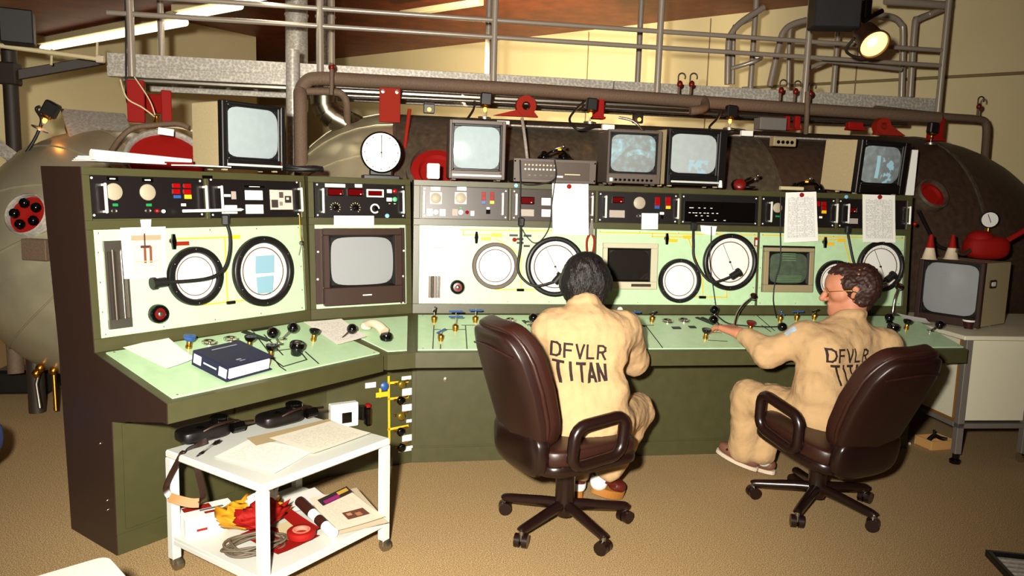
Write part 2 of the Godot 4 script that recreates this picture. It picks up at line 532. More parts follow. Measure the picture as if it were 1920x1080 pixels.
# small control on a rack module; k: kind, r: its place
func control(rm: Node3D, k: String, r: Rect2, z: float) -> void:
	var c := r.get_center()
	var rad := (r.size.x + r.size.y) * 0.25
	match k:
		"meter":
			round_part(rm, "dial", [Vector2(rad * 1.08, 0), Vector2(rad * 1.08, 0.004), Vector2(rad, 0.006), Vector2(0, 0.006)], M.meter, Vector3(c.x, c.y, z), Transform3D(), 24)
		"white": plate(rm, "label_plate", r, z, z + 0.003, M.white)
		"cream": plate(rm, "label_plate", r, z, z + 0.003, M.label_grey)
		"black": plate(rm, "label_plate", r, z, z + 0.003, M.gloss)
		"tag":
			plate(rm, "name_tag", r, z, z + 0.003, M.gloss)
			plate(rm, "name_tag", Rect2(r.position + r.size * Vector2(0.25, 0.35), r.size * Vector2(0.5, 0.3)), z + 0.003, z + 0.0035, M.white, Transform3D(), 0.0)
		"green": plate(rm, "indicator", r, z, z + 0.004, M.green)
		"red": plate(rm, "indicator", r, z, z + 0.005, M.red_lamp)
		"blue": plate(rm, "indicator", r, z, z + 0.005, M.blue)
		"yellow": plate(rm, "indicator", r, z, z + 0.005, M.yellow)
		"jack": round_part(rm, "socket", [Vector2(rad, 0), Vector2(rad, 0.006), Vector2(rad * 0.6, 0.006), Vector2(rad * 0.55, 0.001), Vector2(0, 0.001)], M.chrome, Vector3(c.x, c.y, z), Transform3D(), 14)
		"lamp": round_part(rm, "indicator", [Vector2(rad, 0), Vector2(rad, 0.005), Vector2(rad * 0.7, 0.009), Vector2(0, 0.011)], M.red_lamp, Vector3(c.x, c.y, z), Transform3D(), 12)
		"glamp": round_part(rm, "indicator", [Vector2(rad, 0), Vector2(rad, 0.005), Vector2(rad * 0.7, 0.009), Vector2(0, 0.011)], M.mint, Vector3(c.x, c.y, z), Transform3D(), 12)
		"button": round_part(rm, "push_button", [Vector2(rad, 0), Vector2(rad, 0.006), Vector2(rad * 0.8, 0.008), Vector2(0, 0.008)], M.white, Vector3(c.x, c.y, z), Transform3D(), 12)
		"bbutton": round_part(rm, "magnet", [Vector2(rad, 0), Vector2(rad, 0.006), Vector2(rad * 0.8, 0.008), Vector2(0, 0.008)], M.sky_blue, Vector3(c.x, c.y, z), Transform3D(), 12)
		"display":
			var f := MB.new()
			frame(f, r, 0.004, z, z + 0.008)
			part(rm, "display_frame", f, M.gloss)
			plate(rm, "display_window", r.grow(-0.004), z, z + 0.003, M.red_display)
			plate(rm, "display_glint", Rect2(r.end.x - 0.02, r.position.y + 0.008, 0.006, 0.005), z + 0.003, z + 0.0045, M.white)
		"wdisplay":
			var f := MB.new()
			frame(f, r, 0.008, z, z + 0.008)
			part(rm, "display_frame", f, M.white)
			plate(rm, "display_window", r.grow(-0.008), z, z + 0.003, M.red_display)
		"selector":
			var b := MB.new()
			b.lathe([Vector2(rad * 0.55, 0), Vector2(rad * 0.5, 0.016), Vector2(rad * 0.4, 0.018), Vector2(0, 0.018)], 16, Transform3D(Basis(Vector3.RIGHT, PI / 2), Vector3(c.x, c.y, z)))
			b.bb(Vector3(c.x - 0.0015, c.y, z + 0.018), Vector3(c.x + 0.0015, c.y + rad * 0.5, z + 0.02))
			part(rm, "selector_knob", b, M.gloss)
			var q := MB.new()
			for i in 10:
				var a := deg_to_rad(-50.0 + 28.0 * i)
				q.bar(Vector3(c.x + cos(a) * rad * 0.78, c.y + sin(a) * rad * 0.78, z + 0.001), Vector3(c.x + cos(a) * rad, c.y + sin(a) * rad, z + 0.001), 0.003, 0.002, 0.0, Vector3.BACK)
			stuff(part(rm, "scale_marks", q, M.cream))
		"ring":
			round_part(rm, "selector_knob", [Vector2(rad * 0.55, 0), Vector2(rad * 0.5, 0.016), Vector2(rad * 0.4, 0.018), Vector2(0, 0.018)], M.gloss, Vector3(c.x, c.y, z))
			var b := MB.new()
			b.lathe([Vector2(rad * 0.7, 0), Vector2(rad * 0.7, 0.003), Vector2(rad, 0.003), Vector2(rad, 0)], 20, Transform3D(Basis(Vector3.RIGHT, PI / 2), Vector3(c.x, c.y, z)), 0.6, TAU * 0.88)
			part(rm, "dial_ring", b, M.white)

func frame(b: MB, r: Rect2, t: float, z0: float, z1: float, bev := 0.001) -> void:
	b.bb(Vector3(r.position.x, r.position.y, z0), Vector3(r.position.x + t, r.end.y, z1), bev)
	b.bb(Vector3(r.end.x - t, r.position.y, z0), Vector3(r.end.x, r.end.y, z1), bev)
	b.bb(Vector3(r.position.x + t, r.position.y, z0), Vector3(r.end.x - t, r.position.y + t, z1), bev)
	b.bb(Vector3(r.position.x + t, r.end.y - t, z0), Vector3(r.end.x - t, r.end.y, z1), bev)

const ZM := -0.008   # face of the rack modules and pale plates, behind the frame's own face

func rack(con: Node3D, r: Rect2, items: Array, handles: Array, m: Material) -> Node3D:
	var rm := group_of(con, "rack_module", XP)
	plate(rm, "faceplate", r, -0.03, ZM, m)
	for h: Array in handles:
		bow_handle(rm, h[0], h[1], ZM)
	var e := r.grow(-0.014)
	screws(rm, [e.position, Vector2(e.position.x, e.end.y), Vector2(e.end.x, e.position.y), e.end], ZM, M.white, Transform3D(), 0.005)
	for it: Array in items:
		control(rm, it[0], it[1], ZM)
	return rm

func gauge(con: Node3D, c: Vector2, r: float, rim: Material, needle := 400.0, inner := 0.8, label := "") -> Node3D:
	var g := group_of(con, "pressure_gauge", XP * Transform3D(Basis(), Vector3(c.x, c.y, ZM)), label)
	round_part(g, "rim", [Vector2(r, 0), Vector2(r, 0.02), Vector2(r * 0.97, 0.026), Vector2(r * (inner + 0.03), 0.026), Vector2(r * inner, 0.02), Vector2(r * inner, 0.004)], rim, Vector3.ZERO, Transform3D(), 48)
	round_part(g, "dial_face", [Vector2(r * (inner + 0.01), 0), Vector2(r * (inner + 0.01), 0.006), Vector2(0, 0.006)], M.dial, Vector3.ZERO, Transform3D(), 48)
	round_part(g, "scale_ring", [Vector2(r * inner * 0.86, 0.006), Vector2(r * inner * 0.86, 0.0072), Vector2(r * inner * 0.82, 0.0072), Vector2(r * inner * 0.82, 0.006)], M.scale, Vector3.ZERO, Transform3D(), 48)
	var b := MB.new()
	for i in 31:
		var a := deg_to_rad(-60.0 + 10.0 * i)
		var l := 0.06 if i % 5 == 0 else 0.03
		b.bar(Vector3(cos(a), sin(a), 0) * r * inner * 0.88 + Vector3(0, 0, 0.0066), Vector3(cos(a), sin(a), 0) * r * inner * (0.88 + l) + Vector3(0, 0, 0.0066), 0.0012, 0.001, 0.0, Vector3.BACK)
	stuff(part(g, "scale_marks", b, M.scale))
	if needle < 360.0:
		var a := deg_to_rad(needle)
		var d := Vector3(cos(a), sin(a), 0)
		var q := MB.new()
		q.bar(-d * r * 0.3 + Vector3(0, 0, 0.011), d * r * inner * 0.84 + Vector3(0, 0, 0.011), 0.002, 0.002, 0.0, Vector3.BACK)
		q.lathe([Vector2(0.006, 0.006), Vector2(0.006, 0.013), Vector2(0, 0.013)], 10, Transform3D(Basis(Vector3.RIGHT, PI / 2), Vector3.ZERO))
		part(g, "needle", q, M.line)
	else:
		var q := MB.new()
		for k in 4:
			q.bb(Vector3(-r * 0.16, r * (0.36 - 0.12 * k), 0.006), Vector3(r * 0.16, r * (0.38 - 0.12 * k), 0.0068))
		stuff(part(g, "dial_print", q, M.faint))
	var s := MB.new()
	for i in 6:
		var a := TAU * (i + 0.5) / 6
		s.ball(Vector3(cos(a) * r * 0.91, sin(a) * r * 0.91, 0.026), 0.003, 6, 4)
	stuff(part(g, "rim_screws", s, M.steel))
	return g

func flow_meter(con: Node3D, r: Rect2, label := "") -> void:
	var g := group_of(con, "flow_meter", XP, label)
	var f := MB.new()
	frame(f, r, r.size.x * 0.12, ZM, ZM + 0.012)
	f.bb(Vector3(r.position.x, r.position.y, ZM), Vector3(r.end.x, r.position.y + r.size.y * 0.11, ZM + 0.013), 0.001)
	f.bb(Vector3(r.position.x, r.end.y - r.size.y * 0.12, ZM), Vector3(r.end.x, r.end.y, ZM + 0.013), 0.001)
	part(g, "frame", f, M.steel)
	plate(g, "back_plate", r.grow(-r.size.x * 0.1), ZM, ZM + 0.002, M.dark_steel)
	for k: Array in [[0.36, 0.09, "dark_steel"], [0.72, 0.06, "chrome"]]:
		var b := MB.new()
		var u: float = r.position.x + r.size.x * k[0]
		b.tube([Vector3(u, r.position.y + r.size.y * 0.1, ZM + 0.008), Vector3(u, r.end.y - r.size.y * 0.1, ZM + 0.008)], r.size.x * k[1], 10)
		part(g, "tube", b, M[k[2]])

func panel_knob(con: Node3D, c: Vector2, r: float) -> void:
	var g := group_of(con, "regulator_knob", XP * Transform3D(Basis(), Vector3(c.x, c.y, ZM)))
	round_part(g, "grip", [Vector2(r * 0.7, 0), Vector2(r * 0.8, 0.01), Vector2(r, 0.014), Vector2(r, 0.034), Vector2(r * 0.9, 0.042), Vector2(r * 0.62, 0.042), Vector2(r * 0.6, 0.036)], M.gloss, Vector3.ZERO, Transform3D(), 22)
	round_part(g, "red_disc", [Vector2(r * 0.62, 0.03), Vector2(r * 0.62, 0.037), Vector2(r * 0.3, 0.038)], M.red_dark, Vector3.ZERO, Transform3D(), 20)
	round_part(g, "centre_nut", [Vector2(r * 0.3, 0.034), Vector2(r * 0.3, 0.042), Vector2(r * 0.18, 0.046), Vector2(0, 0.046)], M.steel, Vector3.ZERO, Transform3D(), 8)

func lever(con: Node3D, c: Vector2) -> void:
	var b := MB.new()
	b.lathe([Vector2(0.012, 0), Vector2(0.012, 0.012), Vector2(0, 0.012)], 12, Transform3D(Basis(Vector3.RIGHT, PI / 2), Vector3(c.x, c.y, ZM)))
	b.prism([Vector2(c.x - 0.006, c.y - 0.036), Vector2(c.x + 0.006, c.y - 0.036), Vector2(c.x + 0.01, c.y), Vector2(c.x + 0.005, c.y + 0.03), Vector2(c.x - 0.005, c.y + 0.03), Vector2(c.x - 0.01, c.y)], ZM + 0.01, ZM + 0.022)
	part(con, "selector_lever", b, M.gloss, XP)

# painted flow lines on a plate: thin raised tape
func lines(con: Node3D, called: String, segs: Array, w: float, m: Material, xf: Transform3D, z: float, flat := false) -> void:
	var b := MB.new()
	for s: Array in segs:
		for i in s.size() - 1:
			var p: Vector2 = s[i]
			var q: Vector2 = s[i + 1]
			var e := (q - p).normalized() * w * 0.5
			p -= e
			q += e
			if flat: b.bar(Vector3(p.x, z, p.y), Vector3(q.x, z, q.y), w, 0.0014)
			else: b.bar(Vector3(p.x, p.y, z), Vector3(q.x, q.y, z), w, 0.0014, 0.0, Vector3.BACK)
	stuff(part(con, called, b, m, xf))

# desk fittings; c in desk coordinates (along, towards the operator)
func dk(c: Vector2) -> Transform3D:
	return XD * Transform3D(Basis(), Vector3(c.x, 0.006, c.y))

func valve_t(con: Node3D, c: Vector2, bars := 1, turn := 0.0, m: Material = null, h := 0.05) -> void:
	var g := group_of(con, "needle_valve", dk(c))
	var b := MB.new()
	b.lathe([Vector2(0.013, 0), Vector2(0.013, 0.01), Vector2(0.016, 0.012), Vector2(0.016, 0.03), Vector2(0.012, 0.034), Vector2(0.006, 0.038), Vector2(0.004, 0.04)], 8)
	part(g, "brass_body", b, M.brass)
	b = MB.new()
	b.tube([Vector3(0, 0.036, 0), Vector3(0, h + 0.012 * bars, 0)], 0.0035, 8)
	part(g, "stem", b, M.chrome)
	for k in bars:
		b = MB.new()
		b.box(Vector3(0, h + 0.004 + 0.03 * k, 0), Vector3(0.075, 0.008, 0.012), 0.003, Basis(Vector3.UP, turn))
		part(g, "cross_handle", b, m if m else M.blue)

func valve_hat(con: Node3D, c: Vector2, m: Material = null) -> void:
	var g := group_of(con, "brass_valve", dk(c))
	var b := MB.new()
	b.lathe([Vector2(0.014, 0), Vector2(0.014, 0.012), Vector2(0.011, 0.014), Vector2(0.011, 0.03), Vector2(0.008, 0.034), Vector2(0, 0.034)], 10)
	part(g, "brass_body", b, M.brass)
	b = MB.new()
	b.lathe([Vector2(0.008, 0.03), Vector2(0.02, 0.038), Vector2(0.026, 0.05), Vector2(0.026, 0.056), Vector2(0.02, 0.058), Vector2(0, 0.055)], 16)
	part(g, "hand_knob", b, m if m else M.gloss)

func ball_lever(con: Node3D, c: Vector2, tip: Vector3, r := 0.026) -> void:
	var g := group_of(con, "ball_lever", dk(c))
	var b := MB.new()
	b.box(Vector3(0, 0.006, 0), Vector3(0.03, 0.012, 0.03), 0.003)
	b.tube([Vector3(0, 0.008, 0), tip], 0.005, 8)
	part(g, "rod", b, M.chrome)
	b = MB.new()
	b.ball(tip, r, 18, 10)
	part(g, "ball_knob", b, M.gloss)

func big_knob(con: Node3D, c: Vector2, r := 0.034) -> void:
	var g := group_of(con, "regulator_knob", dk(c))
	var b := MB.new()
	b.lathe([Vector2(r * 0.6, 0), Vector2(r * 0.72, 0.004), Vector2(r * 0.8, 0.034), Vector2(r, 0.037), Vector2(r, 0.056), Vector2(r * 0.86, 0.062), Vector2(r * 0.5, 0.058), Vector2(0, 0.058)], 22)
	part(g, "grip", b, M.gloss)
	b = MB.new()
	b.lathe([Vector2(r * 0.42, 0.056), Vector2(r * 0.42, 0.062), Vector2(r * 0.3, 0.065), Vector2(0, 0.065)], 12)
	part(g, "cap", b, M.steel)

func desk_ring(con: Node3D, c: Vector2, r := 0.034) -> void:
	var b := MB.new()
	b.lathe([Vector2(r, 0), Vector2(r, 0.006), Vector2(r * 0.86, 0.009), Vector2(r * 0.7, 0.006), Vector2(r * 0.66, 0.003), Vector2(0.006, 0.003), Vector2(0.006, 0.012), Vector2(0, 0.012)], 24)
	part(con, "ring_fitting", b, M.chrome, dk(c))

func slot_plate(con: Node3D, c: Vector2, l: float, w: float, turn := 0.0) -> void:
	var b := MB.new()
	b.box(Vector3(0, 0.002, 0), Vector3(w, 0.004, l), 0.001, Basis(Vector3.UP, turn))
	part(con, "lever_slot", b, M.black, dk(c))

func rail_v(b: MB, u0: float, v0: float, u1: float, v1: float) -> void:
	b.bb(Vector3(u0, v0, -0.022), Vector3(u1, v1, 0.0), 0.0015)

const VT := 0.739    # height of the sloping front above its foot

func side_prism(b: MB, prof: Array, u0: float, u1: float) -> void:
	var keep := b.x
	b.x = b.x * Transform3D(Basis(Vector3.BACK, Vector3.UP, Vector3.LEFT), Vector3(u1, 0, 0))
	b.prism(prof, 0.0, u1 - u0)
	b.x = keep

func cabinet(con: Node3D, w: float) -> void:
	var b := MB.new()
	side_prism(b, [Vector2(-0.27, 0), Vector2(BASE, 0), Vector2(BASE, 0.56), Vector2(0.49, LIP_LOW), Vector2(DESK, LIP_LOW), Vector2(DESK, LIP), Vector2(0, FOOT),
		Vector2(-0.022, FOOT), Vector2(-0.07, TOP), Vector2(-0.393, TOP), Vector2(-0.31, FOOT)], 0, w)
	part(con, "cabinet_body", b, M.olive)

func panel_frame(con: Node3D, w: float, m0: float, mid: Array, low: Array) -> void:
	var b := MB.new()
	rail_v(b, 0, 0.708, w, VT)
	rail_v(b, 0, 0.491, w, 0.5275)
	rail_v(b, 0, 0.0, w, 0.0545)
	rail_v(b, 0, 0.0545, m0, 0.491)
	rail_v(b, 0, 0.5275, m0, 0.708)
	rail_v(b, w - m0, 0.0545, w, 0.491)
	rail_v(b, w - m0, 0.5275, w, 0.708)
	for u: float in mid: rail_v(b, u - 0.008, 0.5275, u + 0.008, 0.708)
	for u: float in low: rail_v(b, u - 0.006, 0.0545, u + 0.006, 0.491)
	part(con, "front_frame", b, M.olive, XP)

func pale_plate(con: Node3D, u0: float, u1: float, called := "instrument_panel") -> void:
	plate(con, called, Rect2(u0, 0.0545, u1 - u0, 0.4365), -0.03, ZM, M.pale, XP)
	var pts := []
	for k in 5:
		var u := lerpf(u0 + 0.02, u1 - 0.02, k / 4.0)
		pts.append(Vector2(u, 0.068)); pts.append(Vector2(u, 0.478))
	for k in 3:
		var v := lerpf(0.16, 0.4, k / 2.0)
		pts.append(Vector2(u0 + 0.014, v)); pts.append(Vector2(u1 - 0.014, v))
	screws(con, pts, ZM, M.steel, XP)

func inset_tv(con: Node3D, r: Rect2, s: Rect2, case_m: Material, scr: Material, strip: Material) -> void:
	var g := group_of(con, "inset_monitor", XP)
	var b := MB.new()
	var z0 := -0.03
	var z1 := 0.02
	b.bb(Vector3(r.position.x, r.position.y, z0), Vector3(r.end.x, s.position.y - 0.012, z1), 0.003)
	b.bb(Vector3(r.position.x, s.end.y + 0.012, z0), Vector3(r.end.x, r.end.y, z1), 0.003)
	b.bb(Vector3(r.position.x, s.position.y - 0.012, z0), Vector3(s.position.x - 0.012, s.end.y + 0.012, z1), 0.003)
	b.bb(Vector3(s.end.x + 0.012, s.position.y - 0.012, z0), Vector3(r.end.x, s.end.y + 0.012, z1), 0.003)
	part(g, "bezel", b, case_m)
	b = MB.new()
	var q := s.grow(0.013)
	for k: Array in [[q.position, Vector2(q.end.x, q.position.y), s.position, Vector2(s.end.x, s.position.y)], [Vector2(q.position.x, q.end.y), q.end, Vector2(s.position.x, s.end.y), s.end]]:
		var up: bool = k[0].y < k[2].y
		var A := Vector3(k[0].x, k[0].y, z1 - 0.002); var B := Vector3(k[1].x, k[1].y, z1 - 0.002); var Cc := Vector3(k[3].x, k[3].y, z1 - 0.016); var D := Vector3(k[2].x, k[2].y, z1 - 0.016)
		if up: b.quad(A, B, Cc, D)
		else: b.quad(D, Cc, B, A)
	for k: Array in [[q.position, Vector2(q.position.x, q.end.y), s.position, Vector2(s.position.x, s.end.y)], [Vector2(q.end.x, q.position.y), q.end, Vector2(s.end.x, s.position.y), s.end]]:
		var left: bool = k[0].x < k[2].x
		var A := Vector3(k[0].x, k[0].y, z1 - 0.002); var B := Vector3(k[1].x, k[1].y, z1 - 0.002); var Cc := Vector3(k[3].x, k[3].y, z1 - 0.016); var D := Vector3(k[2].x, k[2].y, z1 - 0.016)
		if left: b.quad(D, Cc, B, A)
		else: b.quad(A, B, Cc, D)
	b.bb(Vector3(q.position.x, q.position.y, z1 - 0.03), Vector3(q.end.x, q.end.y, z1 - 0.019))
	part(g, "screen_surround", b, M.black)
	part(g, "screen", crt_mesh(s.size.x + 0.004, s.size.y + 0.004, 0.014), scr, Transform3D(Basis(), Vector3(s.get_center().x, s.get_center().y, z1 - 0.018)))
	if strip:
		plate(g, "control_strip", Rect2(r.end.x - r.size.x * 0.48, r.position.y + r.size.y * 0.06, r.size.x * 0.36, 0.016), z1, z1 + 0.004, strip)

func crt_mesh(w: float, h: float, bulge: float) -> MB:
	var b := MB.new()
	var g := []
	for i in 13:
		var row := []
		for j in 13:
			var u := j / 6.0 - 1.0
			var v := 1.0 - i / 6.0
			var k := 1.0 - 0.035 * v * v
			var l := 1.0 - 0.035 * u * u
			var cr := 1.0 - 0.1 * pow(absf(u * v), 5.0)
			row.append(Vector3(u * w / 2 * k * cr, v * h / 2 * l * cr, bulge * (1.0 - 0.5 * (u * u + v * v))))
		g.append(row)
	b.grid(g, true)
	return b

func consoles() -> void:
	M.chrome_white = mat(Color(0.86, 0.86, 0.84), 0.3, 0.2)
	M.red_lamp = mat(Color(0.55, 0.02, 0.03), 0.25)
	M.meter = mat(Color(0.62, 0.58, 0.5), 0.5)
	M.side_brown = mat(Color(0.17, 0.105, 0.075), 0.5)
	M.mint = mat(Color(0.35, 0.72, 0.5), 0.3)
	M.scale = mat(Color(0.36, 0.26, 0.17), 0.8)
	M.label_grey = mat(Color(0.62, 0.58, 0.54), 0.6)
	M.faint = mat(Color(0.74, 0.73, 0.72), 0.8)
	# ---------------- left wing
	var con := cab(Vector3(-1.291, 0, 0.983), PI / 4, "olive green console wing at left under the blue binder, angled towards the centre")
	cabinet(con, W1)
	panel_frame(con, W1, 0.0286, [Vector2(0.535, 0.625).x], [])
	pale_plate(con, 0.0286, W1 - 0.0286)
	plate(con, "base_door", Rect2(0.035, 0.1, 0.5, 0.44), 0, 0.006, M.olive, Transform3D(Basis(), Vector3(0, 0, BASE)))
	plate(con, "base_door", Rect2(0.545, 0.1, 0.5, 0.44), 0, 0.006, M.olive, Transform3D(Basis(), Vector3(0, 0, BASE)))
	plate(con, "plinth", Rect2(0.0, 0.0, W1, 0.085), 0, 0.004, M.olive, Transform3D(Basis(), Vector3(0, 0, BASE)))
	var sp := MB.new()
	side_prism(sp, [Vector2(-0.27, 0), Vector2(BASE, 0), Vector2(BASE, 0.56), Vector2(0.49, LIP_LOW), Vector2(DESK, LIP_LOW), Vector2(DESK, LIP), Vector2(0, FOOT),
		Vector2(0.0, FOOT), Vector2(-0.048, TOP), Vector2(-0.393, TOP), Vector2(-0.31, FOOT)], -0.004, 0.0)
	part(con, "side_panel", sp, M.side_brown)
	var sd := MB.new()
	for q: Array in [[0.02, 0.45], [0.06, 0.22], [0.06, 0.18]]:
		sd.ball(Vector3(-0.005, q[1], q[0]), 0.006, 8, 5)
	stuff(part(con, "side_bolts", sd, M.chrome))
	rack(con, Rect2(0.025, 0.535, 0.4965, 0.176), [["tag", Rect2(0.0965, 0.687, 0.047, 0.017)], ["tag", Rect2(0.2405, 0.6855, 0.051, 0.0175)], ["meter", Rect2(0.0905, 0.611, 0.0645, 0.0645)], ["meter", Rect2(0.2315, 0.612, 0.0645, 0.0625)],
		["green", Rect2(0.1145, 0.584, 0.021, 0.012)], ["green", Rect2(0.254, 0.584, 0.0235, 0.012)], ["jack", Rect2(0.1095, 0.554, 0.0235, 0.023)], ["jack", Rect2(0.25, 0.554, 0.026, 0.024)], ["lamp", Rect2(0.2885, 0.557, 0.021, 0.016)], ["button", Rect2(0.3185, 0.5555, 0.017, 0.0155)],
		["red", Rect2(0.3755, 0.6645, 0.035, 0.0185)], ["red", Rect2(0.4265, 0.6645, 0.035, 0.0185)], ["red", Rect2(0.374, 0.638, 0.0345, 0.0205)], ["red", Rect2(0.4245, 0.6375, 0.0355, 0.021)], ["blue", Rect2(0.3785, 0.619, 0.032, 0.014)], ["yellow", Rect2(0.428, 0.617, 0.033, 0.0185)], ["white", Rect2(0.4105, 0.585, 0.023, 0.012)]],
		[[Vector2(0.078, 0.677), Vector2(0.076, 0.556)], [Vector2(0.522, 0.677), Vector2(0.517, 0.558)]], M.module)
	rack(con, Rect2(0.548, 0.532, 0.5055, 0.1865), [["cream", Rect2(0.662, 0.617, 0.025, 0.037)], ["white", Rect2(0.6225, 0.628, 0.036, 0.012)], ["white", Rect2(0.7345, 0.6145, 0.098, 0.0455)], ["white", Rect2(0.7345, 0.5495, 0.098, 0.0435)], ["white", Rect2(0.6075, 0.5505, 0.081, 0.0395)], ["tag", Rect2(0.7285, 0.6725, 0.118, 0.01)]],
		[[Vector2(0.6, 0.678), Vector2(0.595, 0.557)], [Vector2(1.048, 0.678), Vector2(1.044, 0.557)]], M.module)
	plate(con, "photo_print", Rect2(0.873, 0.568, 0.134, 0.097), ZM, ZM + 0.004, tex_mat(print_image(48, 40, Color(0.75, 0.72, 0.68), 0, false, [[0.05, 0.5, 0.3, 0.4, Color(0.2, 0.17, 0.15)], [0.4, 0.1, 0.2, 0.3, Color(0.3, 0.26, 0.22)], [0.65, 0.3, 0.3, 0.35, Color(0.16, 0.13, 0.12)], [0.72, 0.38, 0.14, 0.14, Color(0.8, 0.78, 0.74)], [0.4, 0.6, 0.15, 0.2, Color(0.5, 0.46, 0.4)]]), 0.6), XP)
	plate(con, "name_tag", Rect2(0.5135, 0.708, 0.052, 0.014), 0, 0.003, M.gloss, XP)
	flow_meter(con, Rect2(0.062, 0.0865, 0.0945, 0.359))
	gauge(con, Vector2(0.454, 0.275), 0.1318, M.black, 400.0, 0.78, "smaller of the wing's two gauges, black rim")
	gauge(con, Vector2(0.811, 0.272), 0.1703, M.black, 400.0, 0.8, "larger black-rimmed gauge with blue notes on its face")
	panel_knob(con, Vector2(0.263, 0.129), 0.0411)
	lever(con, Vector2(0.356, 0.435))
	plate(con, "warning_label", Rect2(0.378, 0.413, 0.0595, 0.018), ZM, ZM + 0.002, M.orange_red, XP)
	plate(con, "warning_label", Rect2(0.3215, 0.4265, 0.009, 0.0415), ZM, ZM + 0.002, M.orange_red, XP)
	lines(con, "yellow_flow_lines", [[Vector2(0.371, 0.443), Vector2(0.651, 0.442)], [Vector2(0.615, 0.437), Vector2(0.611, 0.142)], [Vector2(0.458, 0.143), Vector2(0.697, 0.141)]], 0.006, M.yellow, XP, ZM + 0.0005)
	plate(con, "flow_label", Rect2(0.6405, 0.433, 0.057, 0.0175), ZM, ZM + 0.002, M.yellow, XP)
	plate(con, "shutoff_valve", Rect2(0.6015, 0.1315, 0.045, 0.015), ZM, ZM + 0.014, M.gloss, XP, 0.003)
	# desk
	plate_d(con, [Vector2(0.032, 0.022), Vector2(1.055, 0.022), Vector2(1.085, 0.506), Vector2(0.034, 0.506)])
	valve_hat(con, Vector2(0.337, 0.108), M.blue)
	desk_ring(con, Vector2(0.445, 0.094)); desk_ring(con, Vector2(0.552, 0.095))
	valve_hat(con, Vector2(0.565, 0.21))
	slot_plate(con, Vector2(0.679, 0.101), 0.15, 0.035, 0.25); slot_plate(con, Vector2(0.761, 0.036), 0.02, 0.12)
	ball_lever(con, Vector2(0.707, 0.238), Vector3(-0.03, 0.06, -0.02))
	ball_lever(con, Vector2(0.762, 0.189), Vector3(0.05, 0.055, 0.0))
	ball_lever(con, Vector2(1.023, 0.301), Vector3(0.06, 0.05, 0.0))
	valve_hat(con, Vector2(0.891, 0.252)); valve_hat(con, Vector2(0.586, 0.336))
	big_knob(con, Vector2(0.703, 0.363))
	lines(con, "flow_lines", [[Vector2(0.698, 0.056), Vector2(0.558, 0.441), Vector2(0.554, 0.484)], [Vector2(0.587, 0.309), Vector2(0.57, 0.447), Vector2(0.711, 0.428), Vector2(0.762, 0.299), Vector2(0.659, 0.287)], [Vector2(0.765, 0.35), Vector2(0.73, 0.485)], [Vector2(0.725, 0.098), Vector2(0.65, 0.338)]], 0.006, M.line, XD, 0.0066, true)
	# ---------------- corner section
	con = cab(Vector3(-0.525, 0, 0.217), PI / 8, "narrow olive green corner console unit with the brown built-in television")
	var b := MB.new()
	side_prism(b, [Vector2(-0.27, 0.0), Vector2(-0.01, 0.0), Vector2(-0.022, FOOT), Vector2(-0.07, TOP), Vector2(-0.393, TOP), Vector2(-0.31, FOOT)], 0.001, W2 - 0.001)
	# wedge-shaped desk and base under it
	var p4 := [Vector2(0, 0), Vector2(W2, 0), Vector2(0.3677, 0.4844), Vector2(0.2276, 0.472)]
	wedge(b, p4, [FOOT, FOOT, LIP, LIP], LIP_LOW)
	wedge(b, [Vector2(0.0415, -0.02), Vector2(0.5, -0.02), Vector2(0.523, 0.109), Vector2(0.0415, 0.109)], [0.64, 0.64, 0.64, 0.64], 0.0)
	part(con, "cabinet_body", b, M.olive)
	panel_frame(con, W2, 0.0286, [], [])
	rack(con, Rect2(0.035, 0.5265, 0.5035, 0.184), [["white", Rect2(0.0905, 0.6855, 0.1085, 0.018)], ["white", Rect2(0.251, 0.6875, 0.041, 0.018)], ["display", Rect2(0.101, 0.641, 0.0885, 0.0395)], ["display", Rect2(0.2085, 0.642, 0.091, 0.04)], ["wdisplay", Rect2(0.315, 0.638, 0.0965, 0.0425)],
		["lamp", Rect2(0.464, 0.6605, 0.028, 0.026)], ["white", Rect2(0.432, 0.6625, 0.028, 0.02)], ["glamp", Rect2(0.463, 0.616, 0.028, 0.026)], ["white", Rect2(0.429, 0.6175, 0.031, 0.02)], ["selector", Rect2(0.1145, 0.5525, 0.057, 0.055)], ["selector", Rect2(0.2225, 0.552, 0.059, 0.0565)], ["ring", Rect2(0.3345, 0.552, 0.054, 0.0515)],
		["bbutton", Rect2(0.418, 0.528, 0.0245, 0.023)], ["tag", Rect2(0.463, 0.601, 0.025, 0.0085)], ["tag", Rect2(0.435, 0.6005, 0.019, 0.0085)]],
		[[Vector2(0.073, 0.678), Vector2(0.071, 0.55)], [Vector2(0.518, 0.678), Vector2(0.517, 0.551)]], M.module)
	plate(con, "instrument_panel", Rect2(0.0286, 0.0545, W2 - 0.0572, 0.4365), -0.03, ZM - 0.004, M.pale, XP)
	plate(con, "side_strip", Rect2(0.0325, 0.078, 0.0365, 0.393), -0.02, ZM, M.brown_tv, XP)
	plate(con, "side_strip", Rect2(0.503, 0.0585, 0.03, 0.4165), -0.02, ZM, M.brown_tv, XP)
	screws(con, [Vector2(0.046, 0.351), Vector2(0.525, 0.349), Vector2(0.041, 0.209), Vector2(0.519, 0.209), Vector2(0.047, 0.061), Vector2(0.279, 0.061), Vector2(0.517, 0.061), Vector2(0.518, 0.484)], ZM, M.white, XP, 0.006)
	inset_tv(con, Rect2(0.069, 0.068, 0.434, 0.4045), Rect2(0.1095, 0.174, 0.3425, 0.2505), M.brown_tv, M.screen_off, null)
	plate(con, "maker_badge", Rect2(0.274, 0.114, 0.051, 0.007), 0.02, 0.022, M.white, XP)
